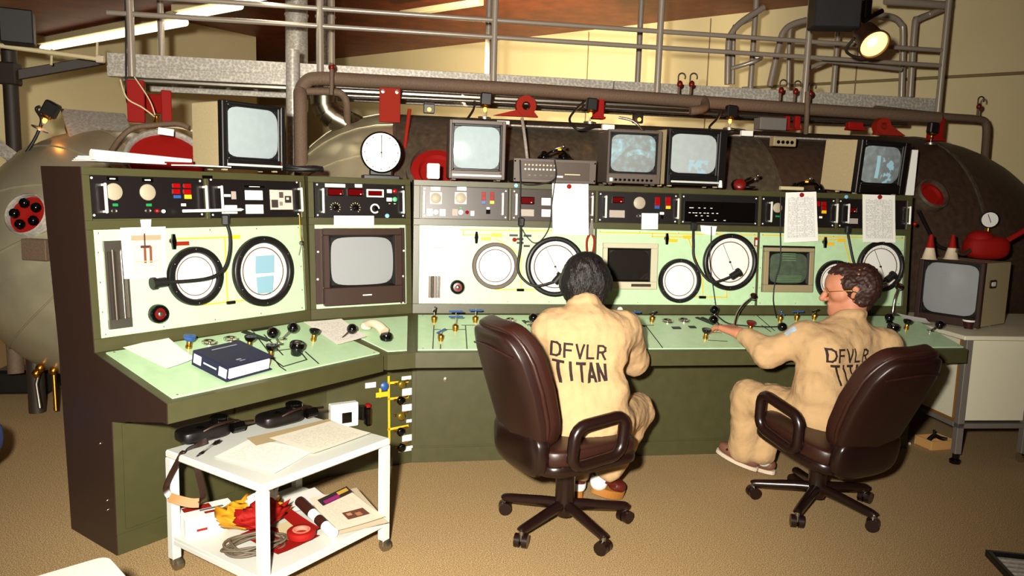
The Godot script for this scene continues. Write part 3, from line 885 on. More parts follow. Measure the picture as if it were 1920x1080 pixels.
	b = MB.new()
	b.prism([Vector2(0.07, -0.045), Vector2(0.238, -0.455), Vector2(0.335, -0.465), Vector2(0.52, -0.045)], 0.0, 0.006)
	part(con, "desk_plate", b, M.pale, Transform3D(Basis(Vector3.RIGHT, -PI / 2 + atan2(FOOT - LIP, 0.478)), Vector3(0, FOOT, 0)))
	# kick panel fittings
	var xb := Transform3D(Basis(), Vector3(0.0415, 0, 0.109))
	kick(con, xb)
	# ---------------- middle section
	con = cab(Vector3.ZERO, 0.0, "long olive green middle console with six rack modules, facing the two operators")
	cabinet(con, W0)
	var pw := 0.503
	var x0 := 0.036
	panel_frame(con, W0, 0.034, [x0 + pw, x0 + 2 * pw, x0 + 3 * pw, x0 + 4 * pw, x0 + 5 * pw], [x0 + 2 * pw, x0 + 4 * pw])
	for k in 3:
		pale_plate(con, 0.034 + 2 * k * pw + (0.008 if k > 0 else 0.0), x0 + 2 * (k + 1) * pw - 0.006 if k < 2 else W0 - 0.034)
	for k in 3:
		plate(con, "base_panel", Rect2(0.02 + k * 1.01, 0.095, 1.0, 0.45), 0, 0.004, M.olive, Transform3D(Basis(), Vector3(0, 0, BASE)))
	plate(con, "plinth", Rect2(0, 0, W0, 0.085), 0, 0.004, M.olive, Transform3D(Basis(), Vector3(0, 0, BASE)))
	round_part(con, "lock", [Vector2(0.012, 0), Vector2(0.012, 0.006), Vector2(0, 0.008)], M.chrome, Vector3(Vector2(0.181, 0.472).x, Vector2(0.181, 0.472).y, BASE + 0.004))
	var mods := []
	for k in 6:
		mods.append(Rect2(x0 + k * pw + 0.01, 0.53, pw - 0.02, 0.176))
	rack(con, mods[0], [["white", Rect2(0.0905, 0.6095, 0.065, 0.0645)], ["white", Rect2(0.094, 0.683, 0.053, 0.0205)], ["white", Rect2(0.2275, 0.613, 0.066, 0.065)], ["white", Rect2(0.239, 0.6875, 0.053, 0.0205)], ["white", Rect2(0.074, 0.544, 0.032, 0.0385)], ["white", Rect2(0.1445, 0.5435, 0.0325, 0.0385)], ["cream", Rect2(0.2135, 0.5465, 0.0325, 0.039)],
		["meter", Rect2(0.095, 0.614, 0.0555, 0.0555)], ["meter", Rect2(0.2325, 0.6175, 0.056, 0.0565)], ["jack", Rect2(0.1105, 0.5515, 0.0265, 0.0265)], ["jack", Rect2(0.248, 0.5535, 0.027, 0.0265)], ["green", Rect2(0.252, 0.5875, 0.018, 0.009)], ["lamp", Rect2(0.2855, 0.559, 0.0235, 0.0175)], ["white", Rect2(0.317, 0.549, 0.021, 0.027)],
		["red", Rect2(0.3765, 0.662, 0.024, 0.0205)], ["red", Rect2(0.377, 0.6385, 0.024, 0.0205)], ["blue", Rect2(0.377, 0.6165, 0.024, 0.018)], ["red", Rect2(0.424, 0.6635, 0.024, 0.0205)], ["red", Rect2(0.4245, 0.6395, 0.024, 0.021)], ["yellow", Rect2(0.425, 0.618, 0.024, 0.0175)], ["white", Rect2(0.4065, 0.587, 0.018, 0.012)], ["black", Rect2(0.404, 0.5615, 0.024, 0.024)]],
		[[Vector2(0.056, 0.68), Vector2(0.059, 0.553)], [Vector2(0.494, 0.681), Vector2(0.496, 0.555)]], M.module_worn)
	rack(con, mods[1], [["display", Rect2(0.5995, 0.621, 0.079, 0.042)], ["cream", Rect2(0.6025, 0.554, 0.076, 0.039)], ["white", Rect2(0.7205, 0.618, 0.053, 0.042)], ["white", Rect2(0.722, 0.5535, 0.0525, 0.042)]], [[Vector2(0.571, 0.679), Vector2(0.574, 0.557)], [Vector2(1.012, 0.68), Vector2(1.014, 0.563)]], M.module_worn)
	rack(con, mods[2], [["display", Rect2(1.1355, 0.6415, 0.07, 0.0365)], ["cream", Rect2(1.1205, 0.559, 0.0925, 0.0425)], ["meter", Rect2(1.266, 0.6145, 0.068, 0.0645)], ["jack", Rect2(1.2855, 0.5595, 0.026, 0.0245)], ["red", Rect2(1.3945, 0.6555, 0.029, 0.028)], ["red", Rect2(1.4585, 0.6575, 0.03, 0.028)], ["red", Rect2(1.395, 0.634, 0.029, 0.0215)], ["red", Rect2(1.4595, 0.6355, 0.0295, 0.022)], ["blue", Rect2(1.393, 0.6155, 0.029, 0.0185)], ["yellow", Rect2(1.4605, 0.6165, 0.029, 0.018)], ["white", Rect2(1.4255, 0.5825, 0.026, 0.015)], ["black", Rect2(1.4295, 0.559, 0.0195, 0.0185)]],
		[[Vector2(1.092, 0.683), Vector2(1.094, 0.554)], [Vector2(1.527, 0.679), Vector2(1.53, 0.558)]], M.module)
	var deck := rack(con, mods[3], [], [], M.black)
	var q := MB.new()
	for row: Array in [[389.5, [1299, 1303, 1315, 1325, 1337]], [397.5, [1298, 1305, 1310, 1317, 1325, 1331, 1340, 1348]], [402, [1310, 1320, 1331]], [408.5, [1322, 1345, 1362]]]:
		for u: float in row[1]:
			var c := pick(u, row[0])
			q.bb(Vector3(c.x - 0.006, c.y - 0.002, ZM + 0.006), Vector3(c.x + 0.006, c.y + 0.002, ZM + 0.009))
	stuff(part(deck, "key_marks", q, M.white))
	plate(deck, "deck_face", Rect2(mods[3].position.x + 0.02, 0.545, pw - 0.06, 0.12), ZM, ZM + 0.006, M.gloss)
	plate(deck, "deck_trim", Rect2(mods[3].position.x + 0.02, 0.541, pw - 0.06, 0.004), ZM, ZM + 0.008, M.steel)
	rack(con, mods[4], [["meter", Rect2(2.135, 0.6145, 0.055, 0.0535)], ["green", Rect2(2.1515, 0.5855, 0.0275, 0.01)], ["red", Rect2(2.409, 0.6575, 0.028, 0.029)], ["red", Rect2(2.4475, 0.6605, 0.032, 0.025)], ["red", Rect2(2.4485, 0.6365, 0.032, 0.022)], ["yellow", Rect2(2.4505, 0.6145, 0.031, 0.019)], ["white", Rect2(2.436, 0.585, 0.021, 0.013)]],
		[[Vector2(2.11, 0.676), Vector2(2.114, 0.553)], [Vector2(2.537, 0.675), Vector2(2.542, 0.558)]], M.module)
	rack(con, mods[5], [["display", Rect2(2.629, 0.6215, 0.057, 0.0355)], ["cream", Rect2(2.6275, 0.557, 0.0675, 0.0325)]], [[Vector2(2.613, 0.677), Vector2(2.618, 0.558)], [Vector2(3.026, 0.672), Vector2(3.031, 0.56)]], M.module)
	# lower plates
	flow_meter(con, Rect2(0.077, 0.071, 0.086, 0.1555))
	panel_knob(con, Vector2(0.247, 0.15), 0.0405)
	gauge(con, Vector2(0.461, 0.271), 0.1315, M.grey_rim, 400.0, 0.83, "grey-rimmed gauge")
	gauge(con, Vector2(0.807, 0.271), 0.1725, M.black, 118.0, 0.84, "large gauge behind the seated operator's head")
	gauge(con, Vector2(1.558, 0.198), 0.1306, M.black, 400.0, 0.82)
	gauge(con, Vector2(1.87, 0.312), 0.1696, M.black, 115.0, 0.84)
	gauge(con, Vector2(2.558, 0.206), 0.1277, M.black, 400.0, 0.82)
	gauge(con, Vector2(2.858, 0.298), 0.1578, M.black, 115.0, 0.84)
	inset_tv(con, Rect2(1.0845, 0.146, 0.329, 0.267), Rect2(1.1225, 0.202, 0.2365, 0.17), M.off_white, M.screen_dark, M.brown_tv)
	plate(con, "monitor_recess", Rect2(2.079, 0.135, 0.341, 0.28), -0.02, ZM + 0.001, M.black, XP)
	inset_tv(con, Rect2(2.082, 0.1365, 0.3205, 0.267), Rect2(2.1225, 0.193, 0.2375, 0.175), M.cream_case, tex_mat(screen_image(4), 0.2), null)
	for p: Vector2 in [Vector2(0.35, 0.431), Vector2(1.468, 0.445), Vector2(2.475, 0.443)]:
		lever(con, p)
	lines(con, "yellow_flow_lines", [[Vector2(0.262, 0.47), Vector2(1.018, 0.477)], [Vector2(0.278, 0.469), Vector2(0.278, 0.441), Vector2(0.447, 0.445)], [Vector2(0.459, 0.425), Vector2(0.607, 0.335), Vector2(0.614, 0.135)], [Vector2(0.463, 0.137), Vector2(0.692, 0.137)],
		[Vector2(1.063, 0.472), Vector2(2.043, 0.475)], [Vector2(1.384, 0.471), Vector2(1.385, 0.454), Vector2(1.624, 0.456)], [Vector2(1.608, 0.444), Vector2(1.703, 0.226), Vector2(1.711, 0.102)], [Vector2(1.654, 0.104), Vector2(1.862, 0.102), Vector2(1.86, 0.142)],
		[Vector2(2.074, 0.476), Vector2(3.03, 0.475)], [Vector2(2.428, 0.46), Vector2(2.616, 0.457)], [Vector2(2.609, 0.451), Vector2(2.663, 0.308)]], 0.006, M.yellow, XP, ZM + 0.0005)
	for r: Rect2 in [Rect2(0.437, 0.433, 0.061, 0.021), Rect2(0.378, 0.4135, 0.0575, 0.018), Rect2(1.5715, 0.4455, 0.0525, 0.018), Rect2(1.485, 0.4235, 0.0555, 0.019), Rect2(2.5625, 0.4455, 0.057, 0.019), Rect2(2.4915, 0.4215, 0.053, 0.019)]:
		plate(con, "flow_label", r, ZM, ZM + 0.002, M.yellow, XP)
	for r: Rect2 in [Rect2(0.5395, 0.4385, 0.0485, 0.012), Rect2(0.6205, 0.4375, 0.046, 0.0125), Rect2(0.5815, 0.418, 0.0395, 0.0125), Rect2(0.582, 0.397, 0.04, 0.012), Rect2(0.622, 0.3795, 0.0365, 0.012)]:
		plate(con, "engraved_label", r, ZM, ZM + 0.002, M.black, XP)
	round_part(con, "push_button", [Vector2(0.012, 0), Vector2(0.012, 0.008), Vector2(0, 0.01)], M.red, Vector3(Vector2(0.569, 0.42).x, Vector2(0.569, 0.42).y, ZM), XP)
	for r: Rect2 in [Rect2(0.586, 0.128, 0.043, 0.015), Rect2(1.6835, 0.0935, 0.043, 0.0155)]:
		plate(con, "shutoff_valve", r, ZM, ZM + 0.014, M.gloss, XP, 0.003)
	plate(con, "indicator", Rect2(2.0215, 0.4075, 0.0235, 0.054), ZM, ZM + 0.006, M.red, XP)
	plate(con, "indicator", Rect2(2.0275, 0.414, 0.012, 0.032), ZM + 0.006, ZM + 0.008, M.white, XP)
	for r: Rect2 in [Rect2(0.5595, 0.7135, 0.0215, 0.021), Rect2(2.5925, 0.7085, 0.021, 0.019)]:
		round_part(con, "magnet", [Vector2(0.011, 0), Vector2(0.011, 0.006), Vector2(0, 0.008)], M.sky_blue, Vector3(r.get_center().x, r.get_center().y, 0), XP, 14)
	round_part(con, "white_knob", [Vector2(0.006, 0), Vector2(0.006, 0.012), Vector2(0.014, 0.016), Vector2(0.018, 0.028), Vector2(0.012, 0.038), Vector2(0, 0.04)], M.white, Vector3(Vector2(1.191, 0.027).x, Vector2(1.191, 0.027).y, 0.0), XP, 16)
	# desk of the middle section
	for k in 3:
		plate_d(con, [Vector2(0.03 + k * 1.008, 0.035), Vector2(0.03 + (k + 1) * 1.008 - 0.008, 0.035), Vector2(0.03 + (k + 1) * 1.008 - 0.008, 0.508), Vector2(0.012 + k * 1.012, 0.508)])
	valve_t(con, Vector2(0.112, 0.146), 1, 1.4, M.gloss, 0.07)
	valve_t(con, Vector2(0.217, 0.266), 2, 0.0, null, 0.075)
	valve_t(con, Vector2(0.336, 0.145), 1, 0.0, null, 0.065)
	valve_t(con, Vector2(0.132, 0.4), 1, 0.9, null, 0.05)
	desk_ring(con, Vector2(0.429, 0.127)); desk_ring(con, Vector2(0.533, 0.127))
	ball_lever(con, Vector2(0.627, 0.191), Vector3(0.02, 0.045, 0.0))
	slot_plate(con, Vector2(0.639, 0.191), 0.12, 0.03, 0.3); slot_plate(con, Vector2(0.617, 0.16), 0.08, 0.02, 0.3)
	valve_t(con, Vector2(1.242, 0.127), 1, 0.0); valve_t(con, Vector2(1.347, 0.135), 1, 0.7, M.gloss); valve_t(con, Vector2(1.22, 0.284), 1, 2.2, M.gloss, 0.04)
	desk_ring(con, Vector2(1.442, 0.135)); desk_ring(con, Vector2(1.546, 0.122))
	slot_plate(con, Vector2(1.458, 0.231), 0.03, 0.05); slot_plate(con, Vector2(1.557, 0.219), 0.03, 0.04)
	slot_plate(con, Vector2(1.672, 0.126), 0.13, 0.025, 0.5); slot_plate(con, Vector2(1.705, 0.126), 0.13, 0.02, 0.5)
	ball_lever(con, Vector2(1.731, 0.126), Vector3(0.0, 0.06, -0.03)); ball_lever(con, Vector2(1.729, 0.191), Vector3(-0.04, 0.035, 0.0))
	valve_hat(con, Vector2(1.566, 0.383)); valve_hat(con, Vector2(1.878, 0.271), M.red_dark)
	ball_lever(con, Vector2(2.111, 0.287), Vector3(-0.05, 0.03, 0.0))
	valve_t(con, Vector2(2.137, 0.125), 1, 1.5); valve_t(con, Vector2(2.252, 0.107), 1, 0.0); valve_t(con, Vector2(2.375, 0.09), 1, 0.5, M.gloss)
	ball_lever(con, Vector2(2.831, 0.14), Vector3(0, 0.03, 0.0)); big_knob(con, Vector2(2.724, 0.329)); valve_hat(con, Vector2(2.872, 0.249))
	ball_lever(con, Vector2(3.001, 0.29), Vector3(0.05, 0.045, 0.0))
	lines(con, "flow_lines", [[Vector2(0.109, 0.191), Vector2(0.086, 0.5)], [Vector2(0.128, 0.448), Vector2(0.124, 0.501)], [Vector2(0.109, 0.251), Vector2(0.27, 0.251)], [Vector2(0.278, 0.191), Vector2(0.256, 0.502)], [Vector2(0.331, 0.191), Vector2(0.259, 0.191)], [Vector2(0.358, 0.31), Vector2(0.687, 0.312)], [Vector2(0.564, 0.438), Vector2(0.662, 0.439)],
		[Vector2(1.291, 0.191), Vector2(1.281, 0.501)], [Vector2(1.234, 0.191), Vector2(1.337, 0.191)], [Vector2(1.575, 0.405), Vector2(1.676, 0.42)], [Vector2(1.603, 0.293), Vector2(1.694, 0.301)], [Vector2(2.038, 0.039), Vector2(2.029, 0.271)], [Vector2(1.99, 0.191), Vector2(1.998, 0.287)], [Vector2(2.143, 0.133), Vector2(2.116, 0.191)]], 0.005, M.line, XD, 0.0066, true)
	var lamp := group_of(con, "corner_lamp", XP * T(Vector3(Vector2(3.08, 0.565).x - 0.004, Vector2(3.08, 0.565).y, 0.0)))
	round_part(lamp, "indicator", [Vector2(0.012, 0), Vector2(0.012, 0.006), Vector2(0.006, 0.014), Vector2(0, 0.014)], M.red_lamp, Vector3.ZERO)

func pick(px: float, py: float) -> Vector2:
	# marks on the tape deck face, laid out over its width and height
	var u := (px - 1283.0) / (1424.0 - 1283.0)
	var v := (416.0 - py) / (416.0 - 368.0)
	return Vector2(0.036 + 3 * 0.503 + 0.01 + u * 0.483, 0.53 + v * 0.176)

func plate_d(con: Node3D, poly: Array) -> void:
	var b := MB.new()
	var p := []
	for q: Vector2 in poly:
		p.append(Vector2(q.x, -q.y))
	p.reverse()
	b.prism(p, 0.0, 0.006)
	part(con, "desk_plate", b, M.pale, XD * Transform3D(Basis(Vector3.RIGHT, -PI / 2), Vector3.ZERO))
	var s := MB.new()
	for q: Vector2 in poly:
		var c: Vector2 = q.lerp((poly[0] + poly[2]) * 0.5, 0.05)
		s.lathe([Vector2(0.004, 0), Vector2(0.004, 0.0015), Vector2(0, 0.002)], 6, Transform3D(Basis(), Vector3(c.x, 0.006, c.y)))
	stuff(part(con, "screws", s, M.steel, XD))

func wedge(b: MB, poly: Array, tops: Array, low: float) -> void:
	# plan polygon (x, z), counter-clockwise seen from below; top heights per corner
	var nn := poly.size()
	for i in nn:
		var j := (i + 1) % nn
		var p: Vector2 = poly[i]; var q: Vector2 = poly[j]
		b.quad(Vector3(q.x, low, q.y), Vector3(p.x, low, p.y), Vector3(p.x, tops[i], p.y), Vector3(q.x, tops[j], q.y))
	var A := []; var B := []
	for i in nn:
		A.append(Vector3(poly[i].x, tops[i], poly[i].y))
		B.append(Vector3(poly[i].x, low, poly[i].y))
	b.tri(A[0], A[2], A[1]); b.tri(A[0], A[3], A[2])
	b.tri(B[0], B[1], B[2]); b.tri(B[0], B[2], B[3])

func kick(con: Node3D, xb: Transform3D) -> void:
	var g := group_of(con, "socket_box", xb)
	plate(g, "housing", Rect2(0.012, 0.2715, 0.147, 0.126), 0, 0.045, M.white, Transform3D(), 0.004)
	plate(g, "socket", Rect2(0.069, 0.2955, 0.052, 0.055), 0.045, 0.05, M.gloss)
	var c: Vector2 = Vector2(0.185, 0.341)
	var b := MB.new()
	b.tube([Vector3(c.x, c.y + 0.03, 0.03), Vector3(c.x, c.y - 0.04, 0.03)], 0.022, 12)
	b.box(Vector3(c.x + 0.03, c.y - 0.03, 0.03), Vector3(0.035, 0.1, 0.04), 0.008)
	part(con, "handset_holder", b, M.gloss, xb)
	b = MB.new()
	b.lathe([Vector2(0.018, 0), Vector2(0.018, 0.012), Vector2(0.01, 0.018), Vector2(0, 0.018)], 14, Transform3D(Basis(), Vector3(c.x + 0.03, c.y + 0.02, 0.03)))
	part(con, "red_cap", b, M.red, xb)
	lines(con, "yellow_flow_lines", [[Vector2(0.343, 0.501), Vector2(0.35, 0.128)], [Vector2(0.344, 0.468), Vector2(0.453, 0.465)], [Vector2(0.345, 0.38), Vector2(0.454, 0.378)], [Vector2(0.346, 0.21), Vector2(0.456, 0.215)], [Vector2(0.289, 0.413), Vector2(0.341, 0.413)], [Vector2(0.295, 0.439), Vector2(0.296, 0.4)]], 0.012, M.yellow, xb, 0.001)
	plate(con, "flow_label", Rect2(0.271, 0.3955, 0.073, 0.027), 0, 0.003, M.yellow, xb)
	c = Vector2(0.307, 0.461)
	b = MB.new()
	b.lathe([Vector2(0.01, 0), Vector2(0.012, 0.02), Vector2(0.022, 0.024), Vector2(0.024, 0.034), Vector2(0.014, 0.042), Vector2(0, 0.043)], 18, Transform3D(Basis(Vector3.RIGHT, PI / 2), Vector3(c.x, c.y, 0)))
	part(con, "hand_knob", b, M.blue, xb)
	for k: Array in [[Vector2(0.403, 0.462), "brass"], [Vector2(0.4, 0.373), "gloss"], [Vector2(0.401, 0.286), "brass"], [Vector2(0.402, 0.199), "gloss"], [Vector2(0.407, 0.11), "gloss"]]:
		var p: Vector2 = k[0]
		var v := group_of(con, "stop_valve", xb)
		round_part(v, "hand_knob", [Vector2(0.008, 0), Vector2(0.01, 0.024), Vector2(0.022, 0.028), Vector2(0.024, 0.042), Vector2(0.016, 0.05), Vector2(0, 0.05)], M[k[1]] if k[1] == "gloss" else M.dark_brass, Vector3(p.x, p.y, 0))
		var t := MB.new()
		t.tube([Vector3(p.x, p.y + 0.006, 0.012), Vector3(p.x + 0.05, p.y + 0.012, 0.012)], 0.006, 8)
		t.tube([Vector3(p.x - 0.03, p.y, 0.012), Vector3(p.x, p.y, 0.012)], 0.006, 8)
		part(v, "pipe_stub", t, M.brass)
	for r: Rect2 in [Rect2(0.211, 0.4535, 0.06, 0.029), Rect2(0.418, 0.475, 0.0565, 0.0205), Rect2(0.422, 0.3875, 0.057, 0.039), Rect2(0.423, 0.3, 0.057, 0.0365), Rect2(0.449, 0.232, 0.032, 0.018), Rect2(0.425, 0.1275, 0.0575, 0.036), Rect2(0.404, 0.07, 0.086, 0.028)]:
		plate(con, "name_plate", r, 0, 0.003, M.white, xb)

# ------------------------------------------------------------------ the room
func room() -> void:
	# the hall's walls run at 45 degrees to the middle console
	var A := Vector3(0.7071, 0, 0.7071)     # along the back wall, coming nearer to the right
	var N := Vector3(-0.7071, 0, 0.7071)    # out of the back wall into the hall
	var wb := Vector3(0, 0, -7.0)           # a point on the back wall
	var xf := Transform3D(Basis(A, Vector3.UP, N), wb)
	var b := MB.new()
	b.bb(Vector3(-9, -0.12, -14), Vector3(9, 0, 9))
	struct("floor", b, M.carpet)
	b = MB.new()
	b.x = xf
	b.bb(Vector3(-3.4, 0, -0.2), Vector3(12.2, 3.42, 0))
	var back := struct("wall_back", b, M.wall)
	for u: float in [1.6, 3.1, 4.6, 6.1, 7.6, 9.1]:
		var j := MB.new()
		j.x = xf
		j.bb(Vector3(u, 0, 0), Vector3(u + 0.012, 3.4, 0.004))
		part(back, "panel_joint", j, M.joint)
	b = MB.new()
	b.x = xf
	b.bb(Vector3(-1.2, 0, 1.65), Vector3(-1.0, 3.42, 16))
	b.bb(Vector3(-3.4, 0, 1.65), Vector3(-1.2, 3.42, 1.85))
	b.bb(Vector3(-3.4, 0, -0.2), Vector3(-3.2, 3.42, 1.65))
	struct("wall_left", b, M.wall)
	b = MB.new()
	b.x = xf
	b.bb(Vector3(12, 0, -0.2), Vector3(12.2, 3.42, 16))
	struct("wall_right", b, M.wall)
	b = MB.new()
	b.x = xf
	b.bb(Vector3(-3.4, 0, 16), Vector3(12.2, 3.42, 16.2))
	struct("wall_front", b, M.wall)
	b = MB.new()
	b.x = xf
	b.bb(Vector3(-3.4, 3.42, -0.2), Vector3(12.2, 3.6, 16.2))
	struct("ceiling", b, M.wood)
	# a lower dark soffit on the left, its edge along the row of fluorescent lights
	b = MB.new()
	b.x = xf
	b.bb(Vector3(-1.0, 2.875, 4.38), Vector3(3.75, 3.0, 9.5))
	struct("ceiling_soffit", b, M.wood)

# ------------------------------------------------------------------ on top of the console
# a and b: bottom corners of the front face (left, right); s: screen rectangle in fractions of the face (left, bottom, right, top)
func crt(label: String, a: Vector3, b: Vector3, h: float, depth: float, s: Array, face: Material, case_m: Material, scr: Material, extra := "", pitch := 0.0) -> Node3D:
	var d := b - a
	d.y = 0
	var w := d.length()
	var yaw := atan2(-d.z, d.x)
	var o := thing("crt_monitor", label, "monitor", Transform3D(Basis(Vector3.UP, yaw) * Basis(Vector3.RIGHT, pitch), (a + b) * 0.5))
	var m := MB.new()
	m.bb(Vector3(-w / 2 + 0.004, 0.012, -depth * 0.85), Vector3(w / 2 - 0.004, h - 0.004, -0.034), 0.004)
	m.bb(Vector3(-w * 0.36, 0.02, -depth), Vector3(w * 0.36, h * 0.86, -depth * 0.84), 0.012)
	for fx: float in [-0.4, 0.4]:
		m.bb(Vector3(w * fx - 0.012, 0, -depth * 0.55), Vector3(w * fx + 0.012, 0.013, -depth * 0.5), 0.002)
		m.bb(Vector3(w * fx - 0.012, 0, -0.05), Vector3(w * fx + 0.012, 0.013, -0.03), 0.002)
	part(o, "case", m, case_m)
	var r := Rect2(-w / 2 + s[0] * w, s[1] * h, (s[2] - s[0]) * w, (s[3] - s[1]) * h)
	m = MB.new()
	var y0 := 0.008
	m.bb(Vector3(-w / 2, y0, -0.036), Vector3(r.position.x - 0.01, h, 0.004), 0.004)
	m.bb(Vector3(r.end.x + 0.01, y0, -0.03), Vector3(w / 2, h, 0.004), 0.004)
	m.bb(Vector3(r.position.x - 0.014, y0, -0.03), Vector3(r.end.x + 0.014, r.position.y - 0.01, 0.004), 0.004)
	m.bb(Vector3(r.position.x - 0.014, r.end.y + 0.01, -0.03), Vector3(r.end.x + 0.014, h, 0.004), 0.004)
	part(o, "bezel", m, face)
	m = MB.new()
	frame(m, r.grow(0.012), 0.013, -0.028, -0.004, 0.004)
	m.bb(Vector3(r.position.x - 0.012, r.position.y - 0.012, -0.034), Vector3(r.end.x + 0.012, r.end.y + 0.012, -0.026))
	part(o, "screen_surround", m, M.black)
	part(o, "screen", crt_mesh(r.size.x + 0.004, r.size.y + 0.004, 0.02), scr, Transform3D(Basis(), Vector3(r.get_center().x, r.get_center().y, -0.02)))
	if extra == "strip":
		m = MB.new()
		m.bb(Vector3(-w * 0.44, h * 0.07, 0.004), Vector3(w * 0.44, h * 0.105, 0.009), 0.002)
		part(o, "trim_strip", m, M.chrome_white)
		m = MB.new()
		m.ball(Vector3(w * 0.42, h * 0.13, 0.005), 0.004, 8, 5)
		part(o, "power_lamp", m, M.red_lamp)
	elif extra == "knobs":
		for k in 9:
			var c := Vector3(-w * 0.34 + k * w * 0.083, h * 0.09, 0.004)
			round_part(o, "knob", [Vector2(0.008, 0), Vector2(0.007, 0.01), Vector2(0, 0.011)], M.gloss, c, Transform3D(), 10)
		plate(o, "power_switch", Rect2(-w * 0.45, h * 0.06, 0.018, 0.02), 0.004, 0.009, M.white)
	return o

func lit(kind: int, e: float) -> StandardMaterial3D:
	var m := mat(Color(0.5, 0.52, 0.52), 0.14)
	m.emission_enabled = true
	m.emission = Color.WHITE
	m.emission_operator = BaseMaterial3D.EMISSION_OP_MULTIPLY
	m.emission_texture = ImageTexture.create_from_image(screen_image(kind))
	m.emission_energy_multiplier = e
	return m

# a sheet of paper with a slight curl: four corners tl, tr, br, bl
func sheet(label: String, tl: Vector3, tr: Vector3, br: Vector3, bl: Vector3, m: Material, curl := 0.006, called := "paper_sheet", cat := "paper", group := "") -> MeshInstance3D:
	var b := MB.new()
	var nrm := (tr - tl).cross(tl - bl).normalized()
	var c := (tl + tr + br + bl) * 0.25
	var top := []
	var under := []
	for i in 7:
		var row := []
		var row2 := []
		for j in 7:
			var u := j / 6.0
			var v := i / 6.0
			var p := tl.lerp(tr, u).lerp(bl.lerp(br, u), v) - c
			var q := p + nrm * (0.001 + curl * (pow(v, 3.0) * (0.4 + 0.6 * u) + 0.25 * pow(absf(u - 0.5) * 2.0, 2.0)))
			row.append(q)
			row2.append(q - nrm * 0.0008)
		top.append(row)
		under.append(row2)
	b.grid(top, true)
	b.grid(under, false)
	return single(called, label, cat, b, m, Transform3D(Basis(), c), group)

func magnet(label: String, p: Vector3, m: Material, n := Vector3(0, 0.065, 1)) -> void:
	var b := MB.new()
	b.lathe([Vector2(0.013, 0), Vector2(0.014, 0.004), Vector2(0.012, 0.01), Vector2(0, 0.012)], 16, Transform3D(Basis(Vector3.RIGHT, PI / 2), Vector3.ZERO))
	single("round_magnet", label, "magnet", b, m, Transform3D(Basis(), p), "red magnets on the console")

func cable(called: String, label: String, pts: Array, r: float, m: Material, cat := "cable", group := "") -> Node3D:
	var b := MB.new()
	var c: Vector3 = pts[0]
	var q := []
	for p: Vector3 in pts: q.append(p - c)
	b.tube(smooth_path(q), r, 8)
	return single(called, label, cat, b, m, Transform3D(Basis(), c), group)

# a gooseneck microphone hanging from a plug
func gooseneck(label: String, pts: Array, head_dir: Vector3) -> void:
	var c: Vector3 = pts[0]
	var o := thing("gooseneck_microphone", label, "microphone", Transform3D(Basis(), c), "gooseneck microphones on the console")
	var q := []
	for p: Vector3 in pts: q.append(p - c)
	var b := MB.new()
	b.box(Vector3(0, 0.012, 0.006), Vector3(0.034, 0.05, 0.03), 0.006)
	part(o, "plug", b, M.rubber)
	b = MB.new()
	b.tube(smooth_path(q), 0.0075, 10)
	part(o, "neck", b, M.rubber)
	b = MB.new()
	var e: Vector3 = q[-1]
	b.tube([e - head_dir * 0.012, e, e + head_dir * 0.012, e + head_dir * 0.04], 0.02, 12)
	b.tube([e + head_dir * 0.034, e + head_dir * 0.05], 0.026, 12)
	part(o, "microphone_head", b, M.rubber)

